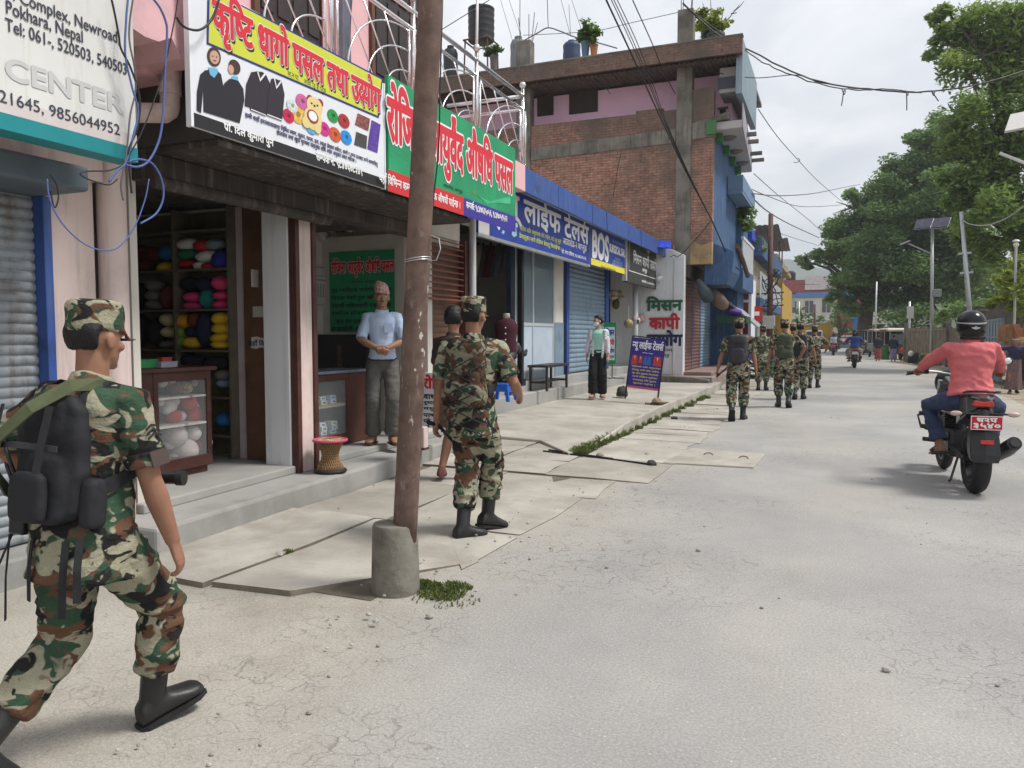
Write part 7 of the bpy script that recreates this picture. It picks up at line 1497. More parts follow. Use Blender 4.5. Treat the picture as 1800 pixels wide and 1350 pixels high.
class Body:
 """skeleton of one figure in its own frame: +Y is where it faces, +X its right"""
 def __init__(s, H=1.7, pz=.92, lean=(3, 0), twist=0, head=(0, 0), feet=None, arms=None, px=0, py=0, toes=None, poles=None, knees=None, wide=1., hip=0):
  k = s.k = H / 1.70; s.w = wide; s.P = V3((px, py, pz * k)); a, b = rad(lean[0]), rad(lean[1])
  s.U = V3((math.sin(b), math.sin(a), math.cos(a) * math.cos(b))).normalized(); s.tw = rad(twist); s.hip = rad(hip)
  s.F0 = (V3((0, 1, 0)) - s.U * s.U.y).normalized(); s.R0 = s.F0.cross(s.U)
  s.sh = {}; s.el = {}; s.wr = {}; s.hp = {}; s.kn = {}; s.an = {}; s.toe = toes or {}
  c = s.P + s.U * .455 * k
  for g, q in (('L', -1), ('R', 1)):
   R, F = s.ax(.45); s.sh[g] = c + R * (q * .183 * k * wide)
   t = V3(arms[g]) * k if arms else V3((q * .26, .06, .80)) * k
   s.el[g], s.wr[g] = ik(s.sh[g], t, .285 * k, .255 * k, (poles or {}).get(g, (q * .5, -1, 0)))
   R, F = s.ax(0); s.hp[g] = s.P + R * (q * .088 * k) - V3((0, 0, .03 * k))
   f = feet[g]; s.an[g] = V3(f[:3]) * k; s.kn[g], s.an[g] = ik(s.hp[g], s.an[g], .425 * k, .415 * k, (knees or {}).get(g, (q * .12, 1, 0)))
   s.toe.setdefault(g, (f[3] if len(f) > 3 else 0, f[4] if len(f) > 4 else q * 10))
  s.nb = s.P + s.U * .515 * k; yw, pt = rad(head[0]), rad(head[1])
  s.hF = V3((math.sin(yw) * math.cos(pt), math.cos(yw) * math.cos(pt), math.sin(pt))); s.hR = s.hF.cross(V3((0, 0, 1))).normalized(); s.hU = s.hR.cross(s.hF)
  s.hb = s.nb + s.U * .035 * k + s.hU * .03 * k + s.hF * .012 * k
 def ax(s, t):
  a = s.hip + (s.tw - s.hip) * max(0, min(1, t / .45)); R = s.R0 * math.cos(a) - s.F0 * math.sin(a); return R, R.cross(s.U) * -1 if False else s.U.cross(R)
 def ring(s, t, hw, hd, off, n=24, ex=2.4):
  R, F = s.ax(t); c = s.P + s.U * (t * s.k) + F * (off * s.k); o = []
  for j in range(n):
   a = 2 * PI * j / n; ca, sa = math.cos(a), math.sin(a); o.append(c + R * (hw * s.k * s.w * abs(ca) ** (2 / ex) * (1 if ca > 0 else -1)) + F * (hd * s.k * abs(sa) ** (2 / ex) * (1 if sa > 0 else -1)))
  return o
 def torso(s, mb, inf, t0=-.15, t1=1, hem=0, belly=0):
  T = [q for q in TOR if t0 <= q[0] <= t1]
  if t0 < -.15: T = [(-.175, .158, .118, -.012), (-.1, .160, .115, -.012)] + T[2:]
  return mb.loft([s.ring(t, w + inf + (hem if i == 0 else 0), d + inf + belly * math.exp(-((t - .1) / .1) ** 2) + (hem if i == 0 else 0), o + belly * .7 * math.exp(-((t - .1) / .1) ** 2)) for i, (t, w, d, o) in enumerate(T)])
 def hp_(s, x, y, z): return s.hb + (s.hR * x + s.hF * y + s.hU * z) * s.k
 def headloft(s, mb, inf=0, z0=-1, front=None, n=24, top=0):
  rr = []
  for (z, hw, yf, yb) in HEAD:
   if z < z0: continue
   yf2 = yf + inf if front is None else min(yf + inf, front(z)); ym = (yf2 + yb - inf) / 2; yr = (yf2 - yb + inf) / 2
   rr.append([s.hp_((hw + inf) * math.cos(a), ym + yr * math.sin(a), z + (top if z > .2 else 0) + inf * (1 if z > .19 else 0)) for a in np.linspace(0, 2 * PI, n + 1)[:-1]])
  return mb.loft(rr)
 def limb(s, mb, pts, rs, n=14): return mb.tube(pts, [r * s.k for r in rs], n)
 def foot_frame(s, g):
  fp, yw = s.toe[g]; fp, yw = rad(fp), rad(yw); f = V3((math.sin(yw) * math.cos(fp), math.cos(yw) * math.cos(fp), math.sin(fp))); r = f.cross(V3((0, 0, 1))).normalized(); return f, r, r.cross(f)
 def foot(s, mb, g, inf=0., n=16, drop=.085):
  f, r, u = s.foot_frame(g); a = s.an[g]; k = s.k; rr = []
  for y, w, z1 in ((-.068, .022, .035), (-.06, .033, .075), (-.02, .038, .11), (.03, .040, .098), (.08, .046, .07), (.13, .050, .052), (.165, .044, .042), (.187, .024, .028)):
   w += inf; z1 += inf; rr.append([a + (f * y * (1 + inf * 4) + r * w * (abs(math.cos(q)) ** .7) * (1 if math.cos(q) > 0 else -1) + u * (-drop + z1 * .5 + z1 * .5 * math.sin(q) * (1 if math.sin(q) > 0 else 1))) * k for q in np.linspace(0, 2 * PI, n + 1)[:-1]])
  return mb.loft(rr)
 def hand(s, mb, g, curl=.35, palm=None, spread=.1):
  k = s.k; w = s.wr[g]; d = (w - s.el[g]).normalized(); sg = 1 if g == 'R' else -1; pn = V3(palm or (-sg, 0, 0)); pn = (pn - d * pn.dot(d)).normalized(); lat = d.cross(pn) * (1)      # thumb side
  if lat.dot(V3((0, 1, .3))) < 0: lat = -lat
  rr = []
  for t, a, b in ((-.01, .026, .02), (.02, .032, .019), (.055, .040, .017), (.085, .040, .014), (.093, .034, .010)): rr.append([w + (d * t + lat * a * math.cos(q) + pn * b * math.sin(q)) * k for q in np.linspace(0, 2 * PI, 15)[:-1]])
  mb.loft(rr)
  for i, (x, L) in enumerate(((.029, .068), (.010, .078), (-.010, .072), (-.028, .056))):
   p = w + (d * .08 + lat * x) * k; pts = [p]; dr = (d + lat * x * spread * 8).normalized(); ang = 0
   for j, fr in enumerate((.45, .32, .25)):
    ang += curl * (.5 if j == 0 else 1) * (1 + .12 * i); q = dr * math.cos(ang) + pn * math.sin(ang); pts.append(pts[-1] + q * L * fr * k)
   mb.tube(pts, [r * k for r in (.0098, .0092, .0085, .0068)], 8)
  p = w + (d * .02 + lat * .028) * k; mb.tube([p, p + (d * .028 + lat * .022 + pn * .012) * k, p + (d * .058 + lat * .026 + pn * .024) * k, p + (d * .08 + lat * .02 + pn * .032) * k], [r * k for r in (.014, .0125, .0105, .008)], 8)
 def skin(s, parent, m, vox, face=False, curl=.35, palms={}, hands=True):
  mb = MB(); s.torso(mb, -.012); s.headloft(mb); k = s.k
  s.limb(mb, [s.nb - s.U * .03 * k, s.nb + s.U * .04 * k, s.hp_(0, -.012, .06)], (.062, .056, .055), 16)
  mb.ball(s.hp_(0, .089, .055), .012 * k); mb.tube([s.hp_(0, .086, .118), s.hp_(0, .102, .088), s.hp_(0, .110, .072)], [.008 * k, .012 * k, .014 * k], 8); mb.ball(s.hp_(.011, .097, .068), .009 * k).ball(s.hp_(-.011, .097, .068), .009 * k)
  mb.tube([s.hp_(-.022, .083, .04), s.hp_(0, .093, .043), s.hp_(.022, .083, .04)], [.004 * k, .008 * k, .004 * k], 6).tube([s.hp_(-.018, .083, .03), s.hp_(0, .092, .030), s.hp_(.018, .083, .03)], [.004 * k, .008 * k, .004 * k], 6).ball(s.hp_(0, .078, .008), (.024 * k, .02 * k, .016 * k))
  mb.tube([s.hp_(-.058, .068, .121), s.hp_(-.03, .088, .126), s.hp_(0, .089, .12), s.hp_(.03, .088, .126), s.hp_(.058, .068, .121)], .008 * k, 6)
  for q in (-1, 1): mb.ball(s.hp_(q * .048, .062, .078), (.02 * k,) * 3); M = Matrix((s.hR, s.hF, s.hU)).transposed(); mb.ball(s.hp_(q * .078, -.006, .092), (.011 * k, .022 * k, .032 * k), 10, 8, 0, M)
  for g in 'LR':
   s.limb(mb, [s.sh[g] + (s.P + s.U * .455 * k - s.sh[g]) * .2, s.sh[g].lerp(s.el[g], .35), s.el[g], s.el[g].lerp(s.wr[g], .3), s.el[g].lerp(s.wr[g], .75), s.wr[g]], (.052, .048, .039, .042, .032, .026))
   s.limb(mb, [s.hp[g], s.hp[g].lerp(s.kn[g], .5), s.kn[g], s.kn[g].lerp(s.an[g], .3), s.kn[g].lerp(s.an[g], .75), s.an[g]], (.082, .070, .053, .056, .042, .036)); s.foot(mb, g)
   if hands: s.hand(mb, g, curl, palms.get(g))
   else: mb.ball(s.wr[g] + (s.wr[g] - s.el[g]).normalized() * .07 * k, .045 * k)
  o = union(mb, 'body', m, parent, vox, 2)
  if face:
   for q in (-1, 1): e = MB().ball(s.hp_(q * .030, .077, .104), .0125 * k, 12, 8); e.build('eye', EYEW, parent, smooth=True); MB().ball(s.hp_(q * .030, .0855, .104), .0065 * k, 10, 6).build('iris', EYEB, parent, smooth=True)
   MB().tube([s.hp_(-.05, .078, .125), s.hp_(-.03, .094, .131), s.hp_(-.012, .096, .127)], .004 * k, 6).tube([s.hp_(.05, .078, .125), s.hp_(.03, .094, .131), s.hp_(.012, .096, .127)], .004 * k, 6).build('eyebrows', HAIR, parent, smooth=True)
  return o
 def shirt(s, parent, m, vox, name='shirt', inf=.014, sleeve=.78, t0=-.13, hem=.006, seed=0, amp=.007, collar=True, belly=0, sl=(.066, .066)):
  mb = MB(); s.torso(mb, inf, t0, .51, hem, belly); k = s.k
  if collar: s.limb(mb, [s.nb - s.U * .035 * k, s.nb + s.U * .012 * k, s.nb + s.U * .03 * k + s.hF * .004], (.082, .075, .070), 18)
  for g in 'LR':
   a, b, c = s.sh[g], s.el[g], s.wr[g]; st = a + (s.P + s.U * .44 * k - a) * .35
   if sleeve <= 1: e = a.lerp(b, sleeve); s.limb(mb, [st, a, a.lerp(e, .5), e], (.072, .070, sl[0], sl[1]))
   else: e = b.lerp(c, sleeve - 1); s.limb(mb, [st, a, a.lerp(b, .5), b, b.lerp(e, .5), e], (.070, .066, .060, .054, .049, .040))
  return union(mb, name, m, parent, vox, 2, folds(amp * k, 7, 11, seed))
 def trousers(s, parent, m, vox, name='trousers', inf=.012, cuff=.86, r=(.098, .084, .07, .072, .066), seed=0, amp=.009, t1=.1):
  mb = MB(); s.torso(mb, inf, -.14, t1)
  for g in 'LR':
   a, b, c = s.hp[g], s.kn[g], s.an[g]; L = [a + (s.P - a) * .15, a.lerp(b, .45), b, b.lerp(c, .45), b.lerp(c, cuff)] if cuff > 0 else [a + (s.P - a) * .15, a.lerp(b, .5), a.lerp(b, -cuff)]; s.limb(mb, L, r[:len(L)] if cuff > 0 else (r[0], r[1], r[1]), 16)
  return union(mb, name, m, parent, vox, 2, folds(amp * s.k, 8, 15, seed + 5))
 def boots(s, parent, m, vox, top=.52, name='boot'):
  for g in 'LR':
   mb = MB(); s.foot(mb, g, .011); e = s.kn[g].lerp(s.an[g], top); f, r, u = s.foot_frame(g); s.limb(mb, [e, s.kn[g].lerp(s.an[g], (1 + top) / 2), s.an[g], s.an[g] - u * .03 * s.k], (.056, .052, .050, .048)); o = union(mb, name, m, parent, vox, 2)
   sb = MB(); k = s.k; sb.loft([[s.an[g] + (f * y * 1.05 + r * x * w + u * z) * k for x, z in ((-1, -.094), (1, -.094), (1, -.076), (-1, -.076))] for y, w in ((-.078, .03), (-.055, .047), (.03, .046), (.1, .059), (.15, .058), (.19, .036))]); sb.build('sole', K['black'], o)
 def shoes(s, parent, m, vox, name='shoe'):
  for g in 'LR': mb = MB(); s.foot(mb, g, .007); union(mb, name, m, parent, vox, 1)
 def sandals(s, parent, m):
  for g in 'LR':
   f, r, u = s.foot_frame(g); k = s.k; sb = MB(); sb.loft([[s.an[g] + (f * y + r * x * w + u * z) * k for x, z in ((-1, -.10), (1, -.10), (1, -.083), (-1, -.083))] for y, w in ((-.08, .03), (-.05, .045), (.1, .052), (.16, .05), (.2, .03))]); sb.tube([s.an[g] + (f * .07 + r * math.cos(q) * .055 + u * (-.085 + .065 * math.sin(q))) * k for q in np.linspace(0, PI, 9)], .012 * k, 6); sb.build('sandal', m, parent)
 def cap(s, parent, m, vox):
  mb = MB(); rr = []
  for z, hw, yf, yb in ((.128, .084, .098, -.104), (.15, .086, .100, -.106), (.195, .088, .100, -.108), (.225, .090, .094, -.108), (.240, .082, .082, -.098), (.244, .05, .05, -.06)): rr.append([s.hp_(hw * math.cos(a), (yf + yb) / 2 + (yf - yb) / 2 * math.sin(a), z) for a in np.linspace(0, 2 * PI, 25)[:-1]])
  mb.loft(rr); vs = []
  for q in np.linspace(-1.05, 1.05, 11): vs.append((s.hp_(.084 * math.sin(q), -.003 + .096 * math.cos(q), .142), s.hp_(.083 * math.sin(q), .012 + .158 * math.cos(q) , .110 - .012 * abs(q))))
  a = [p for p, _ in vs] + [q for _, q in vs][::-1]; n = len(a); mb.add(a + [p + s.hU * .009 * s.k for p in a], [list(range(n))[::-1], list(range(n, 2 * n))] + [[i, (i + 1) % n, n + (i + 1) % n, n + i] for i in range(n)]); return union(mb, 'cap', m, parent, vox, 1, folds(.003 * s.k, 14, 14, 3))
 def hair(s, parent, m, vox, z0=.05, front=lambda z: .0 if z < .15 else .05, inf=.008, top=0): mb = MB(); s.headloft(mb, inf, z0, front, 24, top); return union(mb, 'hair', m, parent, vox, 2, folds(.004 * s.k, 30, 30))
 def band(s, mb, t, inf, h, n=24):
  T = TOR; w = np.interp(t, [q[0] for q in T], [q[1] for q in T]); d = np.interp(t, [q[0] for q in T], [q[2] for q in T]); o = np.interp(t, [q[0] for q in T], [q[3] for q in T]); mb.loft([s.ring(t - h, w + inf, d + inf, o), s.ring(t + h, w + inf, d + inf, o)], cap=False)
 def skirt(s, parent, m, vox, z1=.12, r0=.16, r1=.24, name='skirt', t=.12):
  k = s.k; c = (s.an['L'] + s.an['R']) / 2; mb = MB(); rr = []
  for q in np.linspace(0, 1, 9):
   p = (s.P + s.U * t * k).lerp(V3((c.x, c.y, z1 * k)), q); rr.append([p + V3((math.cos(a) * (r0 + (r1 - r0) * q) * (1 + .09 * math.sin(a * 9 + q * 2) * q), math.sin(a) * (r0 * .8 + (r1 - r0 * .8) * q) * (1 + .09 * math.sin(a * 7) * q), 0)) * k for a in np.linspace(0, 2 * PI, 37)[:-1]])
  mb.loft(rr); return union(mb, name, m, parent, vox, 1)
def person(label, loc, rz, B, group=None):
 t = thing('person', label, 'person', loc, rz, group)
 z = min(min((B.an[g] + (B.foot_frame(g)[0] * y + B.foot_frame(g)[2] * -.085) * B.k).z for y in (-.06, .15)) for g in 'LR'); B.dz = z
 return t
def carried(name, label, cat, t, group=None): return thing(name, label, cat, t.location, t.rotation_euler.z, group)
NYL = mat('black nylon', (.020, .021, .024), .75, .25, 14, bump=.25, bs=60, spec=.25); NYG = mat('grey black nylon', (.040, .040, .046), .75, .2, 10, bump=.25, bs=60, spec=.25); OLV = mat('olive webbing', (.085, .10, .05), .85, .2, 14, bump=.2, bs=90); OLD = mat('dark olive nylon', (.045, .058, .034), .8, .25, 12, bump=.3, bs=50)
def pack(B, t, label, m, style, vox=.012, group='backpacks on the soldiers'):
 """a backpack on the back of figure B: body, pockets, straps"""
 q = carried('backpack', label, 'backpack', t, group); k = B.k; R, F = B.ax(.3); U = B.U; O = B.P + (U * .26 - F * .135) * k
 def blk(mb, x, y, z, hx, hy, hz, n=2):
  c = O + (R * x - F * y + U * z) * k; rr = []
  for zz, sc in ((-1, .72), (-.86, .94), (-.4, 1), (.3, 1), (.8, .93), (1, .66)): rr.append([c + (R * hx * sc * (abs(math.cos(a)) ** .6) * (1 if math.cos(a) > 0 else -1) - F * hy * sc * (abs(math.sin(a)) ** .6) * (1 if math.sin(a) > 0 else -1) + U * hz * zz) * k for a in np.linspace(0, 2 * PI, 25)[:-1]])
  mb.loft(rr)
 mb = MB()
 if style == 'day': blk(mb, 0, .07, .02, .155, .085, .235); blk(mb, 0, .09, .19, .14, .09, .07)
 elif style == 'vest': blk(mb, 0, .008, .0, .15, .042, .21); blk(mb, 0, .03, -.10, .115, .048, .12); blk(mb, 0, .02, .13, .10, .045, .07)
 else: blk(mb, 0, .05, .05, .14, .075, .20); blk(mb, 0, .08, -.13, .155, .10, .085)
 union(mb, 'pack_body', m, q, vox, 3, folds(.010 * k, 8, 9, len(label)))
 pk = []
 if style == 'day': pk = [(0, .16, -.08, .12, .04, .12), ]
 elif style == 'vest': pk = [(-.165, -.02, -.15, .035, .04, .085), (.165, -.02, -.15, .035, .04, .085), (.0, .095, -.13, .08, .025, .085)]
 else: pk = [(-.075, .13, -.03, .055, .04, .06), (.07, .13, -.03, .055, .04, .06)]
 for p in pk: mb = MB(); blk(mb, *p); union(mb, 'pocket', m, q, vox, 2)
 def strap(nm, pts, w, mm, th=.005):
  P = [B.P + (R * x + F * y + U * z) * k for x, y, z in pts]; P = [P[0]] + [P[i] for i in range(1, len(P))]
  rr = []
  for i, p in enumerate(P):
   d = (P[min(i + 1, len(P) - 1)] - P[max(0, i - 1)]).normalized(); out = p - (B.P + U * (U.dot(p - B.P))); out = (out - d * out.dot(d)).normalized(); sd = d.cross(out); rr.append([p + sd * w * k + out * th * k, p - sd * w * k + out * th * k, p - sd * w * k - out * th * k, p + sd * w * k - out * th * k])
  MB().loft(rr).build(nm, mm, q, smooth=False)
 for s in (-1, 1): strap('shoulder_strap', [(s * .09, -.155, .36), (s * .10, -.135, .43), (s * .112, -.10, .482), (s * .118, -.03, .505), (s * .118, .05, .49), (s * .12, .11, .43), (s * .13, .135, .34), (s * .16, .09, .22), (s * .17, -.04, .17), (s * .15, -.14, .15)], .026, NYL if m is not OLD else OLV)
 if style == 'day': strap('compression_strap', [(-.16, -.17, .12), (-.1, -.31, .12), (0, -.335, .12), (.1, -.31, .12), (.16, -.17, .12)], .01, NYL); strap('grab_handle', [(-.04, -.2, .52), (-.02, -.2, .56), (.02, -.2, .56), (.04, -.2, .52)], .01, NYL)
 return q, strap, blk, O
CAPM = camo_mat('cap camouflage', 1.5, 4.3)
SOLD = 'soldiers walking in file along the left of the street'
def soldier(label, loc, rz, B, vox, m=CAMO, seed=0, curl=.4, palms={}, sleeve=.80):
 t = person(label, loc, rz, B, SOLD); t.location.z -= B.dz - .004
 B.skin(t, SKIN, vox * .8 if vox > .009 else .0055, curl=curl, palms=palms); B.shirt(t, m, vox, 'uniform_shirt', .020 if vox > .009 else .026, sleeve, -.16 if vox > .009 else -.2, .012, seed, .010, sl=(.068, .066)); B.trousers(t, m, vox, 'uniform_trousers', .012, .68, (.108, .098, .084, .086, .070), seed, .015); B.boots(t, BOOT, vox, .5); B.cap(t, CAPM, min(vox, .009)); B.hair(t, HAIR, min(vox, .01), .045, lambda z: -.04 if z < .128 else .02, .003)
 if vox < .011:
  for g in 'LR': e = B.sh[g].lerp(B.el[g], sleeve); d = (B.el[g] - B.sh[g]).normalized(); cf = MB(); B.limb(cf, [e - d * .045, e + d * .004], (.072, .071), 18); union(cf, 'sleeve_cuff', m, t, .007, 1)
 return t
# nearest soldier, striding, seen from behind his right shoulder
B1 = Body(1.575, .865, (5, 0), -6, (-8, -4), {'L': (-.15, -.31, .150, -34, -8), 'R': (-.01, .27, .098, 14, 14)}, {'L': (-.28, .10, .98), 'R': (.275, .20, .63)}, poles={'L': (-1, -.9, 0), 'R': (.3, -1, 0)}, wide=.97)
S1 = soldier('nearest soldier striding in camouflage with a black tactical pack, sleeves rolled', (-2.312, 1.80, 0), rad(-2), B1, .0085, seed=1, curl=.55, palms={'R': (-.8, -.55, 0)})
def kit1():
 q, strap, blk, O = pack(B1, S1, 'black tactical pack with pouches on the nearest soldier', NYL, 'vest', .008)
 strap('sling', [(.12, -.06, .52), (.09, -.16, .51), (.03, -.26, .43), (-.07, -.29, .33), (-.15, -.25, .22), (-.21, -.15, .13), (-.21, -.03, .08)], .022, OLV, .004)
 for x, z0, z1 in ((.10, -.02, -.28), (-.06, -.03, -.24), (-.17, -.02, -.32), (.165, .0, -.22)): strap('hanging_strap', [(x, -.16, z0), (x + .01, -.175, (z0 + z1) / 2), (x + .005, -.165, z1)], .012, NYL, .002)
 for x in (-.11, .11): strap('webbing', [(x, -.25, .44), (x, -.275, .32), (x, -.29, .22)], .012, NYL, .003)
 strap('webbing', [(-.15, -.25, .30), (0, -.285, .31), (.15, -.25, .30)], .010, NYG, .003)
 R, F = B1.ax(.3); k = B1.k; P = lambda x, y, z: B1.P + (R * x + F * y + B1.U * z) * k
 r = carried('hand_radio', 'black radio cable loop at the left side of the nearest soldier', 'radio', S1); MB().obox(P(-.19, -.1, .05), R * .035, F * .025, B1.U * .075).build('body', K['blackp'], r, bevel=.008); MB().tube([P(-.19, -.1, .1), P(-.26, -.12, .26), P(-.31, -.1, .34), P(-.36, -.06, .30), P(-.35, -.05, .20), P(-.30, -.06, .14)], .007, 6).tube([P(-.22, -.1, 0), P(-.30, -.12, -.2), P(-.33, -.12, -.33)], .004, 5).build('cable', K['blackp'], r, smooth=True)
 b = carried('baton', 'black baton end sticking out in front of the nearest soldier', 'baton', S1); a, c = P(.10, .15, .17), P(.25, .2, .175); MB().tube([a, c], .021, 14).build('shaft', K['blackp'], b, smooth=False, auto=40); MB().tube([c - (c - a).normalized() * .02, c + (c - a).normalized() * .006], .026, 14).build('end_cap', K['black'], b, auto=40)
 e = S1; sh = B1.sh['R'].lerp(B1.el['R'], .45); o_ = MB(); d = (B1.el['R'] - B1.sh['R']).normalized(); out = (R - d * R.dot(d)).normalized(); f = d.cross(out)
 for j in range(3): o_.prism([(-.028, .0), (0, .012), (.028, 0), (.028, .007), (0, .019), (-.028, .007)], sh + out * .0745 * k + d * (-.02 + j * .015), f, -d, out, .002)
 o_.build('rank_chevron', K['black'], e); MB().obox(B1.sh['R'].lerp(B1.el['R'], .74) + out * .072 * k, f * .035, d * .026, out * .003).build('arm_patch', flat('brown patch', (.07, .05, .045)), e)
kit1()
B2 = Body(1.68, .925, (1, 0), -22, (2, 0), {'L': (-.04, -.10, .088, 0, 36), 'R': (.035, .19, .12, -12, 30)}, {'L': (-.29, -.05, .74), 'R': (.25, .30, 1.02)}, poles={'L': (-.4, -1, 0), 'R': (.5, -1, -.2)}, wide=.98, hip=22)
S2 = soldier('soldier just past the rusty pole with an olive netted pack', (-2.375, 4.95, 0), rad(2), B2, .0095, seed=2, curl=.6)
def kit2():
 q, strap, blk, O = pack(B2, S2, 'olive netted pack with side buckles on the soldier past the pole', camo_mat('dim pack camouflage', 1, 5, .62), 'net', .009)
 R, F = B2.ax(.3); k = B2.k; n = MB(); r = random.Random(4)
 for i in range(6):
  for sg in (-1, 1): n.tube([B2.P + (R * x * sg + F * y + B2.U * z) * k for x, y, z in ((-.15, -.20, .44 - i * .085), (-.07, -.30 - .01 * i, .38 - i * .085), (.07, -.30 - .01 * i, .30 - i * .08), (.15, -.22, .22 - i * .075))], .0045, 5)
 n.build('elastic_net', K['black'], q); strap('sling', [(-.12, -.08, .50), (-.03, -.17, .44), (.07, -.245, .33), (.15, -.2, .2)], .018, OLV, .003)
 g = B2.wr['L']; b = carried('baton', 'short black baton in the left hand of the soldier past the pole', 'baton', S2); d = V3((.06, .16, -.12)).normalized(); MB().tube([g + V3((0, .01, -.03)), g + V3((0, 0, -.07)) + d * .26], .013, 10).build('shaft', K['blackp'], b); MB().tube([g + V3((0, 0, -.07)) - d * .10, g + V3((0, .01, -.04))], .016, 10).build('grip', K['black'], b)
 MB().box(-.006, .006, -.006, .006, 0, .01).build('button', K['black'], b)
kit2()
# file of soldiers further on
def file_():
 B = Body(1.70, .925, (2, 0), 6, (4, 0), {'L': (-.09, -.30, .185, -58, -6), 'R': (.09, .10, .085, 0, 10)}, {'L': (-.37, .02, .76), 'R': (.31, .02, .76)}, wide=1.04); t = soldier('soldier with a dark grey pack lifting his left heel, leading gap behind the file', onZ(1296, 738), rad(6), B, .015, CAMO2, 3); pack(B, t, 'dark grey day pack with a flap on the soldier lifting his heel', NYG, 'day', .014)
 g = B.wr['L']; b = carried('baton', 'black baton in the left hand of the soldier lifting his heel', 'baton', t); MB().tube([g + V3((-.02, .0, -.13)), g + V3((.25, .02, .12))], .015, 8).build('shaft', K['blackp'], b); MB().tube([g + V3((-.02, .0, -.13)), g + V3((.03, .0, -.08))], .019, 8).build('grip', K['black'], b)
 B = Body(1.71, .925, (2, 0), -4, (0, 0), {'L': (-.08, .02, .085, 0, -8), 'R': (.10, -.12, .12, -25, 10)}, {'L': (-.31, .08, .78), 'R': (.32, .26, 1.0)}, poles={'R': (1, -.4, 0), 'L': (-.6, -1, 0)}, wide=1.06); t = soldier('broad soldier with an olive pouch pack walking fourth from the front', onZ(1376, 716), rad(4), B, .016, CAMO2, 4); pack(B, t, 'olive rolled pouch pack on the broad soldier', OLD, 'net', .016)
 B = Body(1.71, .925, (2, 0), 6, (0, 0), {'L': (-.08, -.1, .12, -20, -8), 'R': (.09, .1, .085, 0, 10)}, {'L': (-.31, .1, .78), 'R': (.34, .2, .88)}, wide=1.02); t = soldier('soldier with a black pack and olive sling walking beside the broad soldier', onZ(1404, 702), rad(3), B, .017, CAMO, 5); q, strap, _, _ = pack(B, t, 'black day pack with an olive sling across it', NYL, 'day', .017); strap('sling', [(.12, -.15, .50), (.02, -.29, .42), (-.1, -.34, .30)], .02, OLV)
 B = Body(1.67, .925, (2, 0), -10, (0, 0), {'L': (-.09, -.08, .10, -12, -8), 'R': (.09, .12, .085, 0, 12)}, {'L': (-.30, .1, .8), 'R': (.30, .34, 1.05)}, poles={'R': (1, -.5, 0)}); t = soldier('foremost soldier at the right end of the file, arm bent, no pack', onZ(1430, 682), rad(-2), B, .02, CAMO, 6)
 B = Body(1.70, .925, (2, 0), 0, (0, 0), {'L': (-.09, -.08, .10, -12, -8), 'R': (.09, .12, .085, 0, 12)}, {'L': (-.31, .1, .78), 'R': (.31, .1, .8)}); t = soldier('soldier mostly hidden between the broad soldier and the black pack', V3((-1.0, 21.6, 0)), rad(2), B, .022, CAMO2, 7); pack(B, t, 'dark pack on the mostly hidden soldier', NYG, 'day', .022)
 B = Body(1.66, .925, (2, 0), 0, (0, 0), {'L': (-.09, -.08, .10, -12, -8), 'R': (.09, .12, .085, 0, 12)}, {'L': (-.35, .05, .78), 'R': (.31, .1, .8)}); t = soldier('soldier at the left of the file behind the broad soldier, blue stick in hand', V3((-1.72, 21.2, 0)), rad(4), B, .022, CAMO2, 8)
 g = B.wr['L']; b = carried('stick', 'blue topped black stick held by the soldier at the left of the file', 'stick', t); MB().tube([g + V3((-.1, 0, -.16)), g + V3((.06, .1, .08))], .02, 8).build('shaft', K['blackp'], b); MB().tube([g + V3((-.02, .02, -.05)), g + V3((0, .02, .12))], .06, 8).build('blue_cover', flat('blue cover', (.05, .1, .38)), b)
file_()
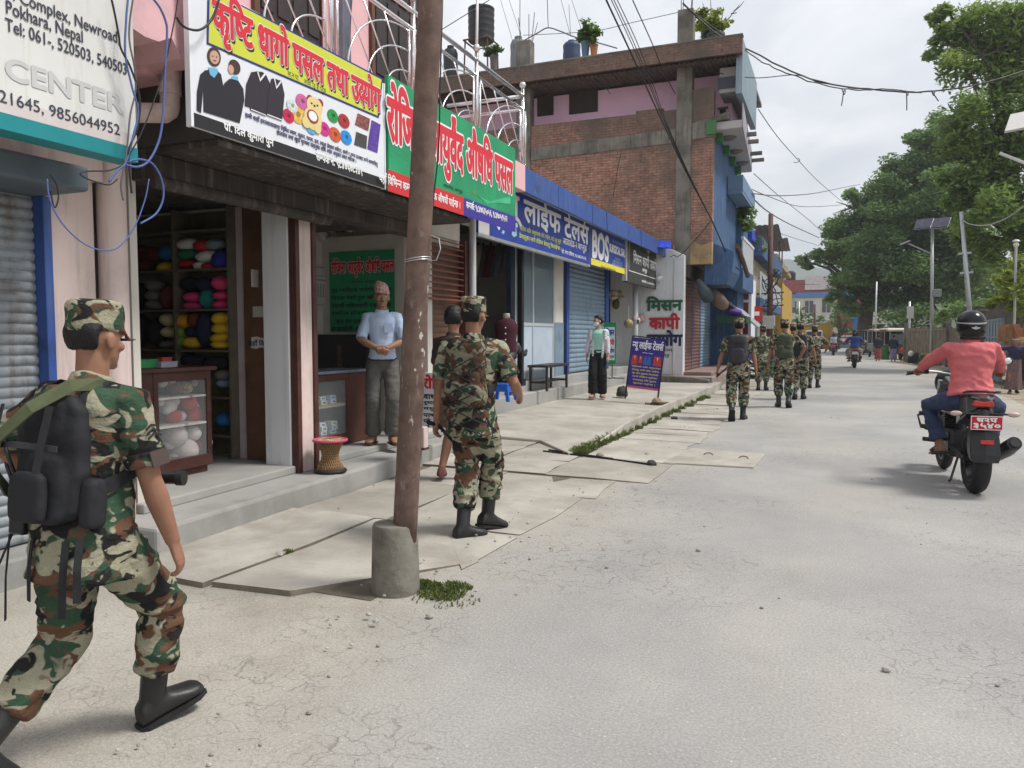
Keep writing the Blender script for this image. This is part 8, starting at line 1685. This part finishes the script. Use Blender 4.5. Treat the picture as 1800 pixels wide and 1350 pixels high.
# shopkeeper in a patterned topi at the medicine shop
def shopkeeper():
 B = Body(1.665, .925, (-1, 0), 4, (-4, -2), {'L': (-.10, .02, .085, 0, -16), 'R': (.11, -.06, .085, 0, 18)}, {'L': (-.045, .235, 1.045), 'R': (.045, .25, 1.04)}, poles={'L': (-1, -.35, -.1), 'R': (1, -.35, -.1)}, wide=.86)
 p = onZ(672, 781, .272); t = person('smiling shopkeeper in a pale blue shirt, grey trousers and pink patterned topi', V3((p.x, p.y + .02, .272)), rad(213), B); t.location.z -= B.dz - .02
 B.skin(t, skin('shopkeeper skin', (.30, .16, .105)), .0075, True, .9, {'L': (.6, -.8, 0), 'R': (-.6, -.8, 0)}); bl = mat('pale blue checked cotton', (.40, .51, .69), .85, .08, 6); nt = bl.node_tree; p_ = nt.nodes['Principled BSDF']; old = p_.inputs['Base Color'].links[0].from_socket
 ck = nt.nodes.new('ShaderNodeTexWave'); ck.inputs['Scale'].default_value = 14; ck.bands_direction = 'Z'; nt.links.new(_coord(nt), ck.inputs['Vector']); ck2 = nt.nodes.new('ShaderNodeTexWave'); ck2.inputs['Scale'].default_value = 14; ck2.bands_direction = 'X'; nt.links.new(_coord(nt), ck2.inputs['Vector'])
 nt.links.new(_mix(nt, .3, _mix(nt, .25, old, _ramp(nt, ck.outputs['Fac'], [(.75, .0), (.9, .35)]), 'SCREEN'), _ramp(nt, ck2.outputs['Fac'], [(.75, 0), (.9, .35)]), 'SCREEN'), p_.inputs['Base Color'])
 B.shirt(t, bl, .009, 'shirt', .014, .92, -.02, .004, 12, .007, belly=.02, sl=(.058, .060)); gt = mat('grey trouser cloth', (.105, .10, .092), .85, .1, 8); B.trousers(t, gt, .009, 'trousers', .010, .97, (.10, .088, .078, .078, .086), 14, .008, .03)
 mb = MB(); B.band(mb, .0, .028, .016); mb.build('belt', K['blackp'], t); B.sandals(t, flat('brown sandal', (.08, .045, .03))); B.hair(t, HAIR, .009, .06, lambda z: -.02 if z < .13 else .0, .004)
 tm = mat('topi cloth', (.50, .33, .30), .9, .1, 10); nt = tm.node_tree; p_ = nt.nodes['Principled BSDF']; br = nt.nodes.new('ShaderNodeTexChecker'); br.inputs['Scale'].default_value = 34; br.inputs['Color1'].default_value = (.55, .42, .38, 1); br.inputs['Color2'].default_value = (.34, .09, .09, 1); nt.links.new(_coord(nt, rot=(.5, .78, .6)), br.inputs['Vector']); nt.links.new(_mix(nt, .6, p_.inputs['Base Color'].links[0].from_socket, br.outputs[0]), p_.inputs['Base Color'])
 mb = MB(); mb.loft([[B.hp_(hw * math.cos(a) + sh, (yf + yb) / 2 + (yf - yb) / 2 * math.sin(a), z + .012 * math.cos(a)) for a in np.linspace(0, 2 * PI, 25)[:-1]] for z, hw, yf, yb, sh in ((.138, .084, .096, -.102, 0), (.17, .085, .094, -.102, 0), (.225, .076, .078, -.09, .004), (.262, .056, .05, -.07, .008), (.272, .03, .02, -.04, .01))]); union(mb, 'topi', tm, t, .008, 1)
 MB().tube([B.hp_(-.02, .096, .052), B.hp_(0, .101, .054), B.hp_(.02, .096, .052)], .005 * B.k, 6).build('moustache', HAIR, t, smooth=True)
 MB().obox(B.P + B.ax(.3)[1] * .145 + B.ax(.3)[0] * -.07 + B.U * .33, B.ax(.3)[0] * .045, B.ax(.3)[1] * .004, B.U * .05).build('pocket', bl, t); bt = MB()
 for z in (.12, .2, .28, .36): bt.ball(B.P + B.ax(.3)[1] * (.138 if z < .2 else .132) + B.U * z, .006, 8, 6)
 bt.build('buttons', C_WHITE, t)
shopkeeper()
def passer_by():
 B = Body(1.66, .925, (2, 0), 0, (-30, -4), {'L': (-.08, -.08, .10, -10, -40), 'R': (.10, .12, .09, 0, 10)}, {'L': (-.27, .06, .78), 'R': (.28, .08, .78)})
 p = onZ(788, 846, .02); t = person('man in brown shorts and sunglasses on black hair, half hidden behind the soldier', V3((p.x, p.y + .1, .02)), rad(-12), B); t.location.z -= B.dz - .005
 B.skin(t, SKIN, .01); B.shirt(t, mat('dark brown shirt', (.045, .032, .028), .9), .013, 'shirt', .014, .8, -.1); B.trousers(t, mat('brown shorts cloth', (.115, .075, .055), .9, .15, 8), .012, 'shorts', .012, -.88, (.10, .10, .10)); B.shoes(t, mat('maroon canvas', (.14, .05, .045), .8), .01); B.hair(t, HAIR, .01, .05, lambda z: .0 if z < .13 else .075, .018, .012); g = MB()
 g.tube([B.hp_(-.085, -.02, .19), B.hp_(-.075, .06, .2), B.hp_(0, .085, .205), B.hp_(.075, .06, .2), B.hp_(.085, -.02, .19)], .008, 6); g.build('sunglasses', K['blackp'], t, smooth=True)
passer_by()
def woman():
 B = Body(1.585, .93, (0, 0), 4, (46, -4), {'L': (-.085, -.03, .085, 0, -14), 'R': (.09, .12, .085, 0, 14)}, {'L': (-.225, .10, .80), 'R': (.25, -.05, .84)}, poles={'L': (-.8, -1, 0), 'R': (1, -.6, 0)}, wide=.90)
 p = onZ(1051, 699, .212); t = person('young woman in a white cardigan, mint top, wide black trousers and face mask', V3((p.x, p.y, .212)), rad(190), B); t.location.z -= B.dz - .018
 B.skin(t, SKIN2, .009, True, .4); B.shirt(t, mat('mint top', (.29, .55, .47), .8, .06, 6), .011, 'top', .010, .3, -.03, .002, 3, .004, False); kn = mat('white cardigan knit', (.60, .55, .58), .9, .06, 8, bump=.2, bs=90); mb = MB()
 for g in 'LR':
  q = -1 if g == 'L' else 1; a, b, c = B.sh[g], B.el[g], B.wr[g]; e = b.lerp(c, .7); B.limb(mb, [a + (B.P + B.U * .44 * B.k - a) * .3, a, a.lerp(b, .5), b, e], (.066, .064, .056, .052, .046))
  for t_ in np.linspace(-.1, .47, 12): R, F = B.ax(t_); w = .155 + .03 * (t_ > .3); mb.ball(B.P + (R * q * (w * .9 - .035 * (t_ < .3)) * .92 + B.U * t_ + F * .02) * B.k, (.045, .095, .04), 10, 8); mb.ball(B.P + (R * q * .07 - F * .085 + B.U * t_) * B.k, (.075, .025, .045), 10, 8)
 union(mb, 'cardigan', kn, t, .011, 2, folds(.006, 9, 12, 2)); B.trousers(t, mat('black trouser cloth', (.012, .012, .014), .85, .2, 8), .011, 'trousers', .012, 1.0, (.098, .096, .095, .098, .102), 4, .010, .12); B.sandals(t, flat('tan sandal', (.24, .15, .11))); B.hair(t, HAIR, .009, .03, lambda z: -.015 if z < .125 else .068, .012)
 MB().ball(B.hp_(0, -.115, .10), (.04, .045, .05), 12, 8).build('hair_bun', HAIR, t, smooth=True); mb = MB(); mb.loft([[B.hp_(x * w, y, z) for x, y in ((-1, .03), (-.8, .075), (-.4, .108), (0, .122), (.4, .108), (.8, .075), (1, .03), (.8, .065), (.4, .098), (0, .112), (-.4, .098), (-.8, .065))] for z, w in ((.008, .05), (.03, .066), (.06, .074), (.082, .072))]); mb.build('face_mask', mat('pale blue mask', (.42, .60, .66), .9, .05, 20), t, smooth=True)
woman()
def porter():
 B = Body(1.40, .92, (12, 0), 0, (0, -6), {'L': (-.08, -.06, .09, 0, -10), 'R': (.09, .14, .09, 0, 10)}, {'L': (-.20, .06, 1.42), 'R': (.21, .06, 1.42)}, poles={'L': (-1, .3, -.6), 'R': (1, .3, -.6)}, wide=.95)
 p = onZ(1781, 692); t = person('woman porter in a dark flowered blouse and brown skirt bent under a load', p, rad(172), B); t.location.z -= B.dz - .01
 B.skin(t, SKIN, .014, True); fl = mat('dark flowered cotton', (.028, .03, .075), .9, .2, 8, stain=(.35, .3, .35), ss=28, sl=(.66, .7)); B.shirt(t, fl, .017, 'blouse', .022, 1.2, -.1, .02); B.skirt(t, mat('brown woven skirt', (.16, .105, .10), .9, .5, 40), .017, .12, .17, .23); B.shoes(t, flat('brown shoe', (.07, .05, .04)), .014); B.hair(t, HAIR, .014, .05, lambda z: .0 if z < .13 else .06, .008); mb = MB(); mb.loft([[B.hp_(.09 * math.cos(a), -.004 + .106 * math.sin(a), z) for a in np.linspace(0, 2 * PI, 21)[:-1]] for z in (.15, .185)], cap=False); mb.build('head_strap', flat('white cloth strap', (.5, .46, .40)), t)
 b = carried('carried_load', 'bundle of split brown planks in a basket on the porter woman', 'load', t); r = random.Random(5); c = B.P + V3((0, -.24, .55)); MB().lathe(c + V3((0, 0, -.35)), [(.14, 0), (.2, .2), (.27, .45)], 16).build('basket', mat('bamboo basket', (.22, .14, .07), .8, .4, 20), b, smooth=True);
 for k in range(14): s = c + V3((r.uniform(-.24, .3), r.uniform(-.12, .15), .05)); MB().obox(s + V3((0, 0, .14)), (r.uniform(.05, .1), r.uniform(-.03, .03), r.uniform(-.02, .05)), (.0, .012, 0), (r.uniform(-.05, .09), r.uniform(-.03, .03), r.uniform(.12, .24))).build('plank', mat('plank ' + str(k), (.24 + .05 * (k % 3), .13, .065), .8, .25, 6), b)
porter()
def strollers():
 B = Body(1.48, .925, (3, 0), 0, (0, 0), {'L': (-.09, -.1, .1, -12, -6), 'R': (.09, .14, .09, 0, 8)}, {'L': (-.28, .1, .82), 'R': (.28, .1, .82)})
 for (u, v, lb, c1_, c2_) in ((1543, 636, 'woman in a dark top and red patterned skirt walking by the rickshaws, left one', (.03, .03, .05), (.26, .07, .08)), (1570, 637, 'woman in a dark top and violet striped skirt walking by the rickshaws, right one', (.025, .03, .055), (.20, .18, .32))):
  t = person(lb, onZ(u, v - 1), rad(4 if u < 1550 else -3), B); t.location.z -= B.dz; B.skin(t, SKIN, .025, hands=False); B.shirt(t, mat('stroller top', c1_, .9), .03, 'blouse', .025, 1.5, -.14, .02); B.skirt(t, mat('stroller skirt', c2_, .9, .6, 22), .025, .14, .16, .21); B.hair(t, HAIR, .022, .02, lambda z: .0 if z < .13 else .06, .012)
 B = Body(1.6, .33, (22, 0), 0, (0, -10), {'L': (-.16, .12, .085, 0, -10), 'R': (.16, .12, .085, 0, 10)}, {'L': (-.2, .42, .5), 'R': (.2, .42, .5)}, knees={'L': (-.4, 1, .6), 'R': (.4, 1, .6)})
 t = person('person in an orange shirt squatting beside the rickshaw', onZ(1592, 634), rad(150), B); t.location.z -= B.dz; B.skin(t, SKIN, .025, hands=False); B.shirt(t, mat('orange shirt', (.48, .10, .045), .9), .028, 'shirt', .022, .9, -.1, .01); MB().obox(B.P + B.U * .28 - B.ax(.3)[1] * .15, B.ax(.3)[0] * .06, B.U * .05, B.ax(.3)[1] * .006).build('printed_patch', C_WHITE, t); B.trousers(t, flat('dark trousers', (.03, .03, .04)), .028); B.hair(t, HAIR, .022, .05, lambda z: .05, .012)
strollers()
# ------------------------------------------------------------------ motorcycles and their riders
def motorcycle(label, loc, rz, paint, plate_m, text, n=1):
 t = thing('motorcycle', label, 'motorcycle', loc, rz, 'motorcycles riding away up the road'); BP, RB, GV = K['blackp'], K['black'], K['galv']; dk = mat('dark engine metal', (.045, .045, .048), .45, .2, 9, metal=.5); pm = mat('motorcycle paint', paint, .3, .1, 6, spec=.5, coat=.5)
 def wheel(y, R, w):
  def ring(prof): return [[V3((x, y + r * math.cos(a), R + r * math.sin(a))) for x, r in prof] for a in np.linspace(0, 2 * PI, 41)[:-1]]
  def torus(prof, nm, m, par, sm=True):
   rr = ring(prof); mb = MB(); k = len(prof)
   for r_ in rr: mb.v += [tuple(p) for p in r_]
   for i in range(40):
    for j in range(k): mb.f.append([i * k + j, ((i + 1) % 40) * k + j, ((i + 1) % 40) * k + (j + 1) % k, i * k + (j + 1) % k]); mb.m.append(0)
   return mb.build(nm, m, par, smooth=sm)
  wh = torus([(w * .5 * math.sin(q) * (1 if abs(math.cos(q)) > .2 else 1.06), R - .055 + .055 * math.cos(q)) for q in np.linspace(0, 2 * PI, 13)[:-1]], 'wheel', RB, t); torus([(-w * .36, R - .10), (w * .36, R - .10), (w * .36, R - .125), (-w * .36, R - .125)], 'rim', BP, wh, False)
  s = MB(); s.tube([(-w * .7, y, R), (w * .7, y, R)], .03, 12)
  for q in range(5): a = q * 2 * PI / 5; s.tube([(0, y + .02 * math.cos(a), R + .02 * math.sin(a)), (0, y + (R - .11) * math.cos(a), R + (R - .11) * math.sin(a))], [.022, .014], 6)
  s.build('spokes', BP, wh); MB().tube([(w * .62, y, R), (w * .68, y, R)], .09, 20).build('brake_disc', K['steel'], wh)
 wheel(0, .305, .142); wheel(1.36, .30, .10)
 MB().loft([[V3((x, y, z)) for x, z in ((-hw, z0), (hw, z0), (hw * 1.05, z1), (hw * .5, z1 + .02), (-hw * .5, z1 + .02), (-hw * 1.05, z1))] for y, hw, z0, z1 in ((-.20, .055, .80, .875), (-.10, .105, .74, .90), (.10, .12, .66, .86), (.3, .11, .6, .80))]).build('tail_cowl', pm, t, bevel=.012)
 MB().loft([[V3((x, y, z)) for x, z in ((-hw, z0), (hw, z0), (hw, z1), (-hw, z1))] for y, hw, z0, z1 in ((-.12, .10, .885, .925), (.1, .125, .855, .905), (.38, .14, .77, .83), (.62, .09, .77, .85))]).build('seat', NYL, t, bevel=.02)
 MB().loft([[V3((x * hw, y, z0 + (z1 - z0) * z)) for x, z in ((-.8, 0), (.8, 0), (1, .5), (.6, 1), (-.6, 1), (-1, .5))] for y, hw, z0, z1 in ((.58, .09, .66, .86), (.75, .15, .66, .98), (.95, .165, .68, 1.03), (1.12, .12, .74, 1.0))]).build('fuel_tank', pm, t, bevel=.02)
 MB().tube([(-.12, -.02, .93), (-.125, -.2, .95), (-.08, -.27, .955), (.08, -.27, .955), (.125, -.2, .95), (.12, -.02, .93)], .011, 8).build('grab_rail', BP, t, smooth=True)
 red = mat('tail lamp red', (.55, .04, .03), .25, .1, 30, spec=.5); MB().prism([(-.085, -.02), (-.05, -.028), (.05, -.028), (.085, -.02), (.07, .026), (0, .012), (-.07, .026)], (0, -.215, .845), (1, 0, 0), (0, 0, 1), (0, 1, 0), .05).build('tail_light', red, t, bevel=.006)
 # long rear mudguard with the number plate
 MB().loft([[V3((x, y, z)) for x, y, z in ((-hw, y0, z0), (0, y0 - .03, z0), (hw, y0, z0), (hw, y0 + .12, z0 + .02), (hw * .8, y0 + .09, z0 + .02), (-hw * .8, y0 + .09, z0 + .02), (-hw, y0 + .12, z0 + .02))] for y0, z0, hw in ((-.20, .79, .06), (-.24, .68, .09), (-.29, .54, .115), (-.33, .40, .12), (-.34, .33, .105))]).build('mudguard', BP, t, bevel=.006)
 MB().box(-.05, .05, -.372, -.362, .50, .535).build('reflector', red, t)
 pl = MB().box(-.125, .125, -.332, -.325, .62, .745).build('number_plate', plate_m, t, bevel=.004); q = MB()
 for b in ((-.123, .123, .622, .627), (-.123, .123, .738, .743), (-.123, -.118, .627, .738), (.118, .123, .627, .738)): q.box(b[0], b[1], -.3345, -.332, b[2], b[3])
 q.build('plate_border', C_WHITE, pl); MB().box(-.03, .03, -.325, -.25, .66, .71).build('plate_bracket', BP, t)
 if text:
  for s, z0, z1, w in ((text[0], .688, .73, .08), (text[1], .632, .682, .105)): o_ = lettering('lettering', s, (-w, -.334, z0), (2 * w, 0, 0), (0, 0, z1 - z0), (0, -1, 0), C_WHITE, None, bold=.05, off=.002); o_.parent = pl
 for s in (-1, 1):
  MB().tube([(s * .05, -.23, .755), (s * .185, -.245, .755)], .01, 6).build('signal_stalk', BP, t); MB().ball((s * .225, -.25, .755), (.05, .025, .024), 12, 8).build('turn_signal', mat('indicator lens', (.5, .38, .33), .3), t, smooth=True)
  MB().tube([(s * .095, 0, .305), (s * .10, .5, .36)], .025, 8).build('swingarm', dk, t); MB().tube([(s * .10, 1.36, .30), (s * .10, 1.20, .72), (s * .10, 1.14, .98)], .026, 10).build('fork', GV, t)
  MB().tube([(s * .10, .36, .32), (s * .30, .38, .30)], .016, 8).build('foot_peg', dk, t)
  h = MB().tube([(0, 1.08, 1.04), (s * .15, 1.06, 1.07), (s * .30, .99, 1.08), (s * .44, .95, 1.06)], .012, 8).build('handlebar', GV, t, smooth=True); MB().tube([(s * .31, .985, 1.079), (s * .445, .948, 1.059)], .019, 10).build('grip', RB, h); MB().tube([(s * .28, 1.04, 1.06), (s * .45, 1.03, 1.035)], .007, 6).build('lever', BP, h); MB().box(s * .27 - .03, s * .27 + .03, .97, 1.03, 1.05, 1.11).build('switch_box', BP, h, bevel=.008)
  if s > 0 or not text: mm = MB().tube([(s * .24, 1.02, 1.08), (s * .36, 1.04, 1.13), (s * .43, 1.03, 1.17)], .007, 6).build('mirror_stem', BP, t); MB().ball((s * .47, 1.03, 1.19), (.065, .022, .042), 14, 8).build('mirror', BP, mm, smooth=True); MB().ball((s * .465, 1.012, 1.19), (.052, .007, .032), 14, 8).build('mirror_glass', K['steel'], mm, smooth=True)
 g = MB().tube([(-.12, .95, .42), (-.30, .98, .5), (-.34, .93, .62), (-.14, .9, .68)], .013, 8).build('leg_guard', BP, t)
 for z, x in ((.40, -.32), (.53, -.345), (.66, -.36)): MB().tube([(x + .19, .70, z + .01), (x + .1, .62, z), (x - .02, .60, z + .012)], .022, 8).build('guard_slider', BP, g, smooth=True)
 MB().box(-.13, .13, .48, .95, .25, .52).build('engine', dk, t, bevel=.04); q = MB()
 for k in range(6): q.box(-.12, .12, .75, .95, .53 + .025 * k, .543 + .025 * k)
 q.build('cylinder_fins', dk, t); MB().tube([(0, .25, .72), (0, .6, .66), (0, 1.1, .95)], .04, 8).tube([(0, .62, .64), (0, .5, .3)], .03, 8).build('frame', BP, t)
 MB().tube([(.12, .9, .35), (.16, .55, .25), (.17, .25, .29), (.19, .05, .36)], .028, 10).build('exhaust_pipe', dk, t, smooth=True); m = MB().tube([(.19, .12, .33), (.21, -.12, .43), (.225, -.3, .51)], [.05, .068, .06], 16).build('muffler', BP, t, auto=40); MB().tube([(.2245, -.298, .508), (.2265, -.312, .516)], .038, 14).build('muffler_tip', RB, m)
 MB().tube([(-.06, .42, .27), (-.14, .30, .06), (-.16, .3, .04)], .012, 6).build('side_stand', dk, t); MB().loft([[V3((x, 1.36 + r * math.cos(a), .30 + r * math.sin(a))) for x, r in ((-.065, .31), (0, .335), (.065, .31), (.06, .30), (-.06, .30))] for a in np.linspace(.3, 2.4, 12)]).build('front_mudguard', pm, t, smooth=True)
 MB().ball((0, 1.24, .95), (.14, .11, .15), 14, 10).build('headlight', BP, t, smooth=True)
 return t
def rider(label, bike_t, H, shirt, trs, vox, sleeve, helmet, shirt_name='shirt', sandal=True, head=(-4, -2), stripe=None):
 B = Body(H, .90, (9, 0), -3, head, {'L': (-.21, .50, .385, -8, -12), 'R': (.21, .50, .385, -8, 12)}, {'L': (-.40, .90, 1.10), 'R': (.40, .90, 1.10)}, poles={'L': (-1, -.5, .12), 'R': (1, -.5, -.1)}, knees={'L': (-.65, 1, .45), 'R': (.65, 1, .45)}, px=0, py=.26, wide=1.05)
 t = thing('person', label, 'person', bike_t.location, bike_t.rotation_euler.z, 'riders on the motorcycles'); k = B.k
 B.skin(t, SKIN, max(.009, vox * .8), curl=1.0, palms={'L': (0, -.3, -1), 'R': (0, -.3, -1)}, hands=vox < .02); B.shirt(t, shirt, vox, shirt_name, .024, sleeve, -.05, .012, 9, .019, belly=.015); B.trousers(t, trs, vox, 'jeans', .012, .88, (.105, .095, .08, .075, .075), 8, .011, .02)
 if sandal: B.sandals(t, flat('brown rider sandal', (.07, .045, .035)))
 else: B.shoes(t, K['black'], .02)
 if helmet:
  mb = MB(); M = Matrix((B.hR, B.hF, B.hU)).transposed(); mb.ball(B.hp_(0, -.002, .135), (.128 * k, .142 * k, .128 * k), 24, 16, 0, M); mb.loft([[B.hp_(w * math.cos(a), -.005 + d * math.sin(a), z) for a in np.linspace(0, 2 * PI, 25)[:-1]] for z, w, d in ((-.005, .10, .108), (.05, .122, .135), (.13, .127, .141))])
  hm = union(mb, 'helmet', mat('glossy black helmet', (.008, .008, .009), .2, .1, 5, spec=.35), t, .009, 2)
  MB().loft([[B.hp_(.131 * math.cos(a), -.002 + .146 * math.sin(a), z + .02 * math.sin(a)) for a in np.linspace(PI, 2 * PI, 15)] + [B.hp_(.127 * math.cos(a), -.002 + .140 * math.sin(a), z + .02 * math.sin(a)) for a in np.linspace(2 * PI, PI, 15)] for z in (.135, .15)]).build('trim_line', K['galv'], hm); MB().prism([(-.04, 0), (-.025, -.012), (0, -.02), (.025, -.012), (.04, 0), (.012, .004), (0, .015), (-.012, .004)], B.hp_(0, -.146, .085), B.hR * k, B.hU * k, -B.hF, .004).build('winged_emblem', K['galv'], hm)
  MB().tube([B.hp_(-.105, -.05, -.008), B.hp_(0, -.115, -.012), B.hp_(.105, -.05, -.008)], .018 * k, 8).build('neck_roll', K['black'], hm, smooth=True)
 if stripe:
  mb = MB()
  for z in (.02, .12, .22, .32, .40): B.band(mb, z, .052, .02)
  mb.build('stripes', C_WHITE, t)
 return t
PINK = mat('salmon pink cotton', (.56, .14, .15), .85, .07, 5, bump=.15, bs=200, fine=.12); JEAN = mat('dark blue jeans', (.035, .05, .105), .85, .25, 7, fine=.2)
M1 = motorcycle('black motorcycle with a red number plate, nearest on the road', onZ(1713, 866), rad(4), (.014, .014, .016), flat('red number plate', (.50, .02, .035)), ('ध२प', '३५४०'))
rider('rider in a salmon pink shirt and glossy black helmet on the nearest motorcycle', M1, 1.66, PINK, JEAN, .0105, 1.92, True)
M2 = motorcycle('dark red motorcycle with a white plate, middle one up the road', onZ(1502, 647), rad(1), (.16, .012, .014), flat('white number plate', (.6, .6, .6)), None)
rider('rider in a bright blue jacket and pale trousers on the middle motorcycle', M2, 1.7, mat('bright blue jacket', (.022, .062, .23), .7, .15, 5), mat('beige trousers', (.32, .27, .21), .9), .024, 1.95, True, 'jacket')
M3 = motorcycle('far motorcycle with a small red plate in front of the yellow shed', onZ(1465, 625), rad(2), (.02, .02, .025), flat('far red plate', (.45, .03, .04)), None)
rider('rider in a blue and white striped shirt on the far motorcycle', M3, 1.7, mat('navy striped shirt', (.03, .045, .14), .9), mat('dark trousers', (.02, .02, .03), .9), .034, .9, True, 'shirt', False, stripe=True)
# ------------------------------------------------------------------ rickshaws and clutter parked on the right
def rickshaw(label, loc, rz, roof_c, body_c):
 t = thing('rickshaw', label, 'rickshaw', loc, rz, 'rickshaws parked on the right'); bm_ = mat('rickshaw body', body_c, .5, .2, 3)
 MB().box(-.6, .6, .2, 2.0, .35, .95).box(-.5, .5, -.5, .2, .4, .6).build('body', bm_, t, bevel=.05); MB().loft([[V3((x, y, z)) for x in (-.68, .68)] + [V3((x, y, z + .1)) for x in (.6, -.6)] for y, z in ((-.75, 1.72), (0, 1.8), (1.5, 1.82), (2.2, 1.72))]).build('canopy', mat('rickshaw canopy', roof_c, .8, .15, 3), t, bevel=.02)
 for x in (-.56, .56):
  for y in (-.55, .75, 1.95): MB().tube([(x, y, .5), (x, y, 1.75)], .025, 6).build('post', K['galv'], t)
  MB().tube([(x - .05, 1.5, .27), (x + .05, 1.5, .27)], .27, 16).build('wheel', K['black'], t)
 MB().tube([(-.05, -.75, .27), (.05, -.75, .27)], .27, 16).build('wheel', K['black'], t); MB().box(-.5, .5, -.62, -.60, .95, 1.55).build('windscreen', glass('rickshaw glass', (.2, .24, .26), .5), t); MB().box(-.52, .52, -.64, -.5, .45, .93).build('front_panel', bm_, t, bevel=.04); MB().box(-.6, .6, 1.15, 2.0, .951, 1.7).build('hood', mat('dark hood', (.03, .028, .026), .8), t, bevel=.04); MB().box(-.5, .5, .7, 1.1, .951, 1.1).build('seat', NYL, t, bevel=.03)
 MB().tube([(0, -.7, .3), (0, -.5, 1.05)], .03, 8).tube([(-.28, -.5, 1.06), (.28, -.5, 1.06)], .018, 6).build('handlebar', K['blackp'], t)
rickshaw('dark rickshaw with a brown canopy, leftmost and farthest of those parked', (2.75, 62.5, 0), rad(6), (.07, .045, .04), (.10, .08, .07)); rickshaw('grey rickshaw with a pale brown roof, middle of those parked', (3.05, 57.0, 0), rad(8), (.30, .25, .19), (.16, .17, .17)); rickshaw('rickshaw with a dusty white roof, nearest of those parked', (3.55, 52.0, 0), rad(10), (.5, .47, .41), (.07, .06, .06))
g = thing('bin', 'green bin standing between the two walking women', 'bin', onZ(1556, 632)); MB().lathe((0, 0, 0), [(.22, 0), (.28, .8)], 14).build('body', flat('green bin', (.04, .16, .05)), g); MB().lathe((0, 0, .802), [(.29, 0), (.28, .05), (.1, .1)], 14).build('lid', flat('green lid', (.03, .12, .04)), g)
g = thing('tarpaulin', 'black tarpaulin heap beside the squatting person', 'tarpaulin', onZ(1613, 638)); MB().ball((0, 0, .15), (.5, .4, .4), 14, 8).build('heap', NYL, g, smooth=True); MB().ball((-.35, -.2, .5), (.14, .1, .16), 10, 8).build('white_bag', C_WHITE, g, smooth=True)
g = thing('cart', 'yellow handled green cart by the concrete fence', 'cart', onZ(1628, 642)); MB().box(-.3, .3, -.2, .4, .2, .5).build('tray', flat('cart green', (.06, .13, .07)), g, bevel=.02); MB().box(-.25, .3, -.3, -.2, .5, .6).build('handle', flat('cart yellow', (.5, .32, .04)), g, bevel=.02); MB().tube([(-.35, .1, .2), (.35, .1, .2)], .2, 12).build('wheel', K['black'], g)

# ------------------------------------------------------------------ the hazy air
hz = bpy.data.materials.new('hazy air'); hz.use_nodes = True; nt = hz.node_tree; nt.nodes.remove(nt.nodes['Principled BSDF']); pv = nt.nodes.new('ShaderNodeVolumePrincipled'); pv.inputs['Density'].default_value = .0007; pv.inputs['Color'].default_value = (.86, .91, .97, 1); pv.inputs['Anisotropy'].default_value = .2
nt.links.new(pv.outputs[0], nt.nodes['Material Output'].inputs['Volume'])
tag(MB().box(-1700, 1700, -70, 1560, -3.5, 175).build('haze', hz), kind='stuff')
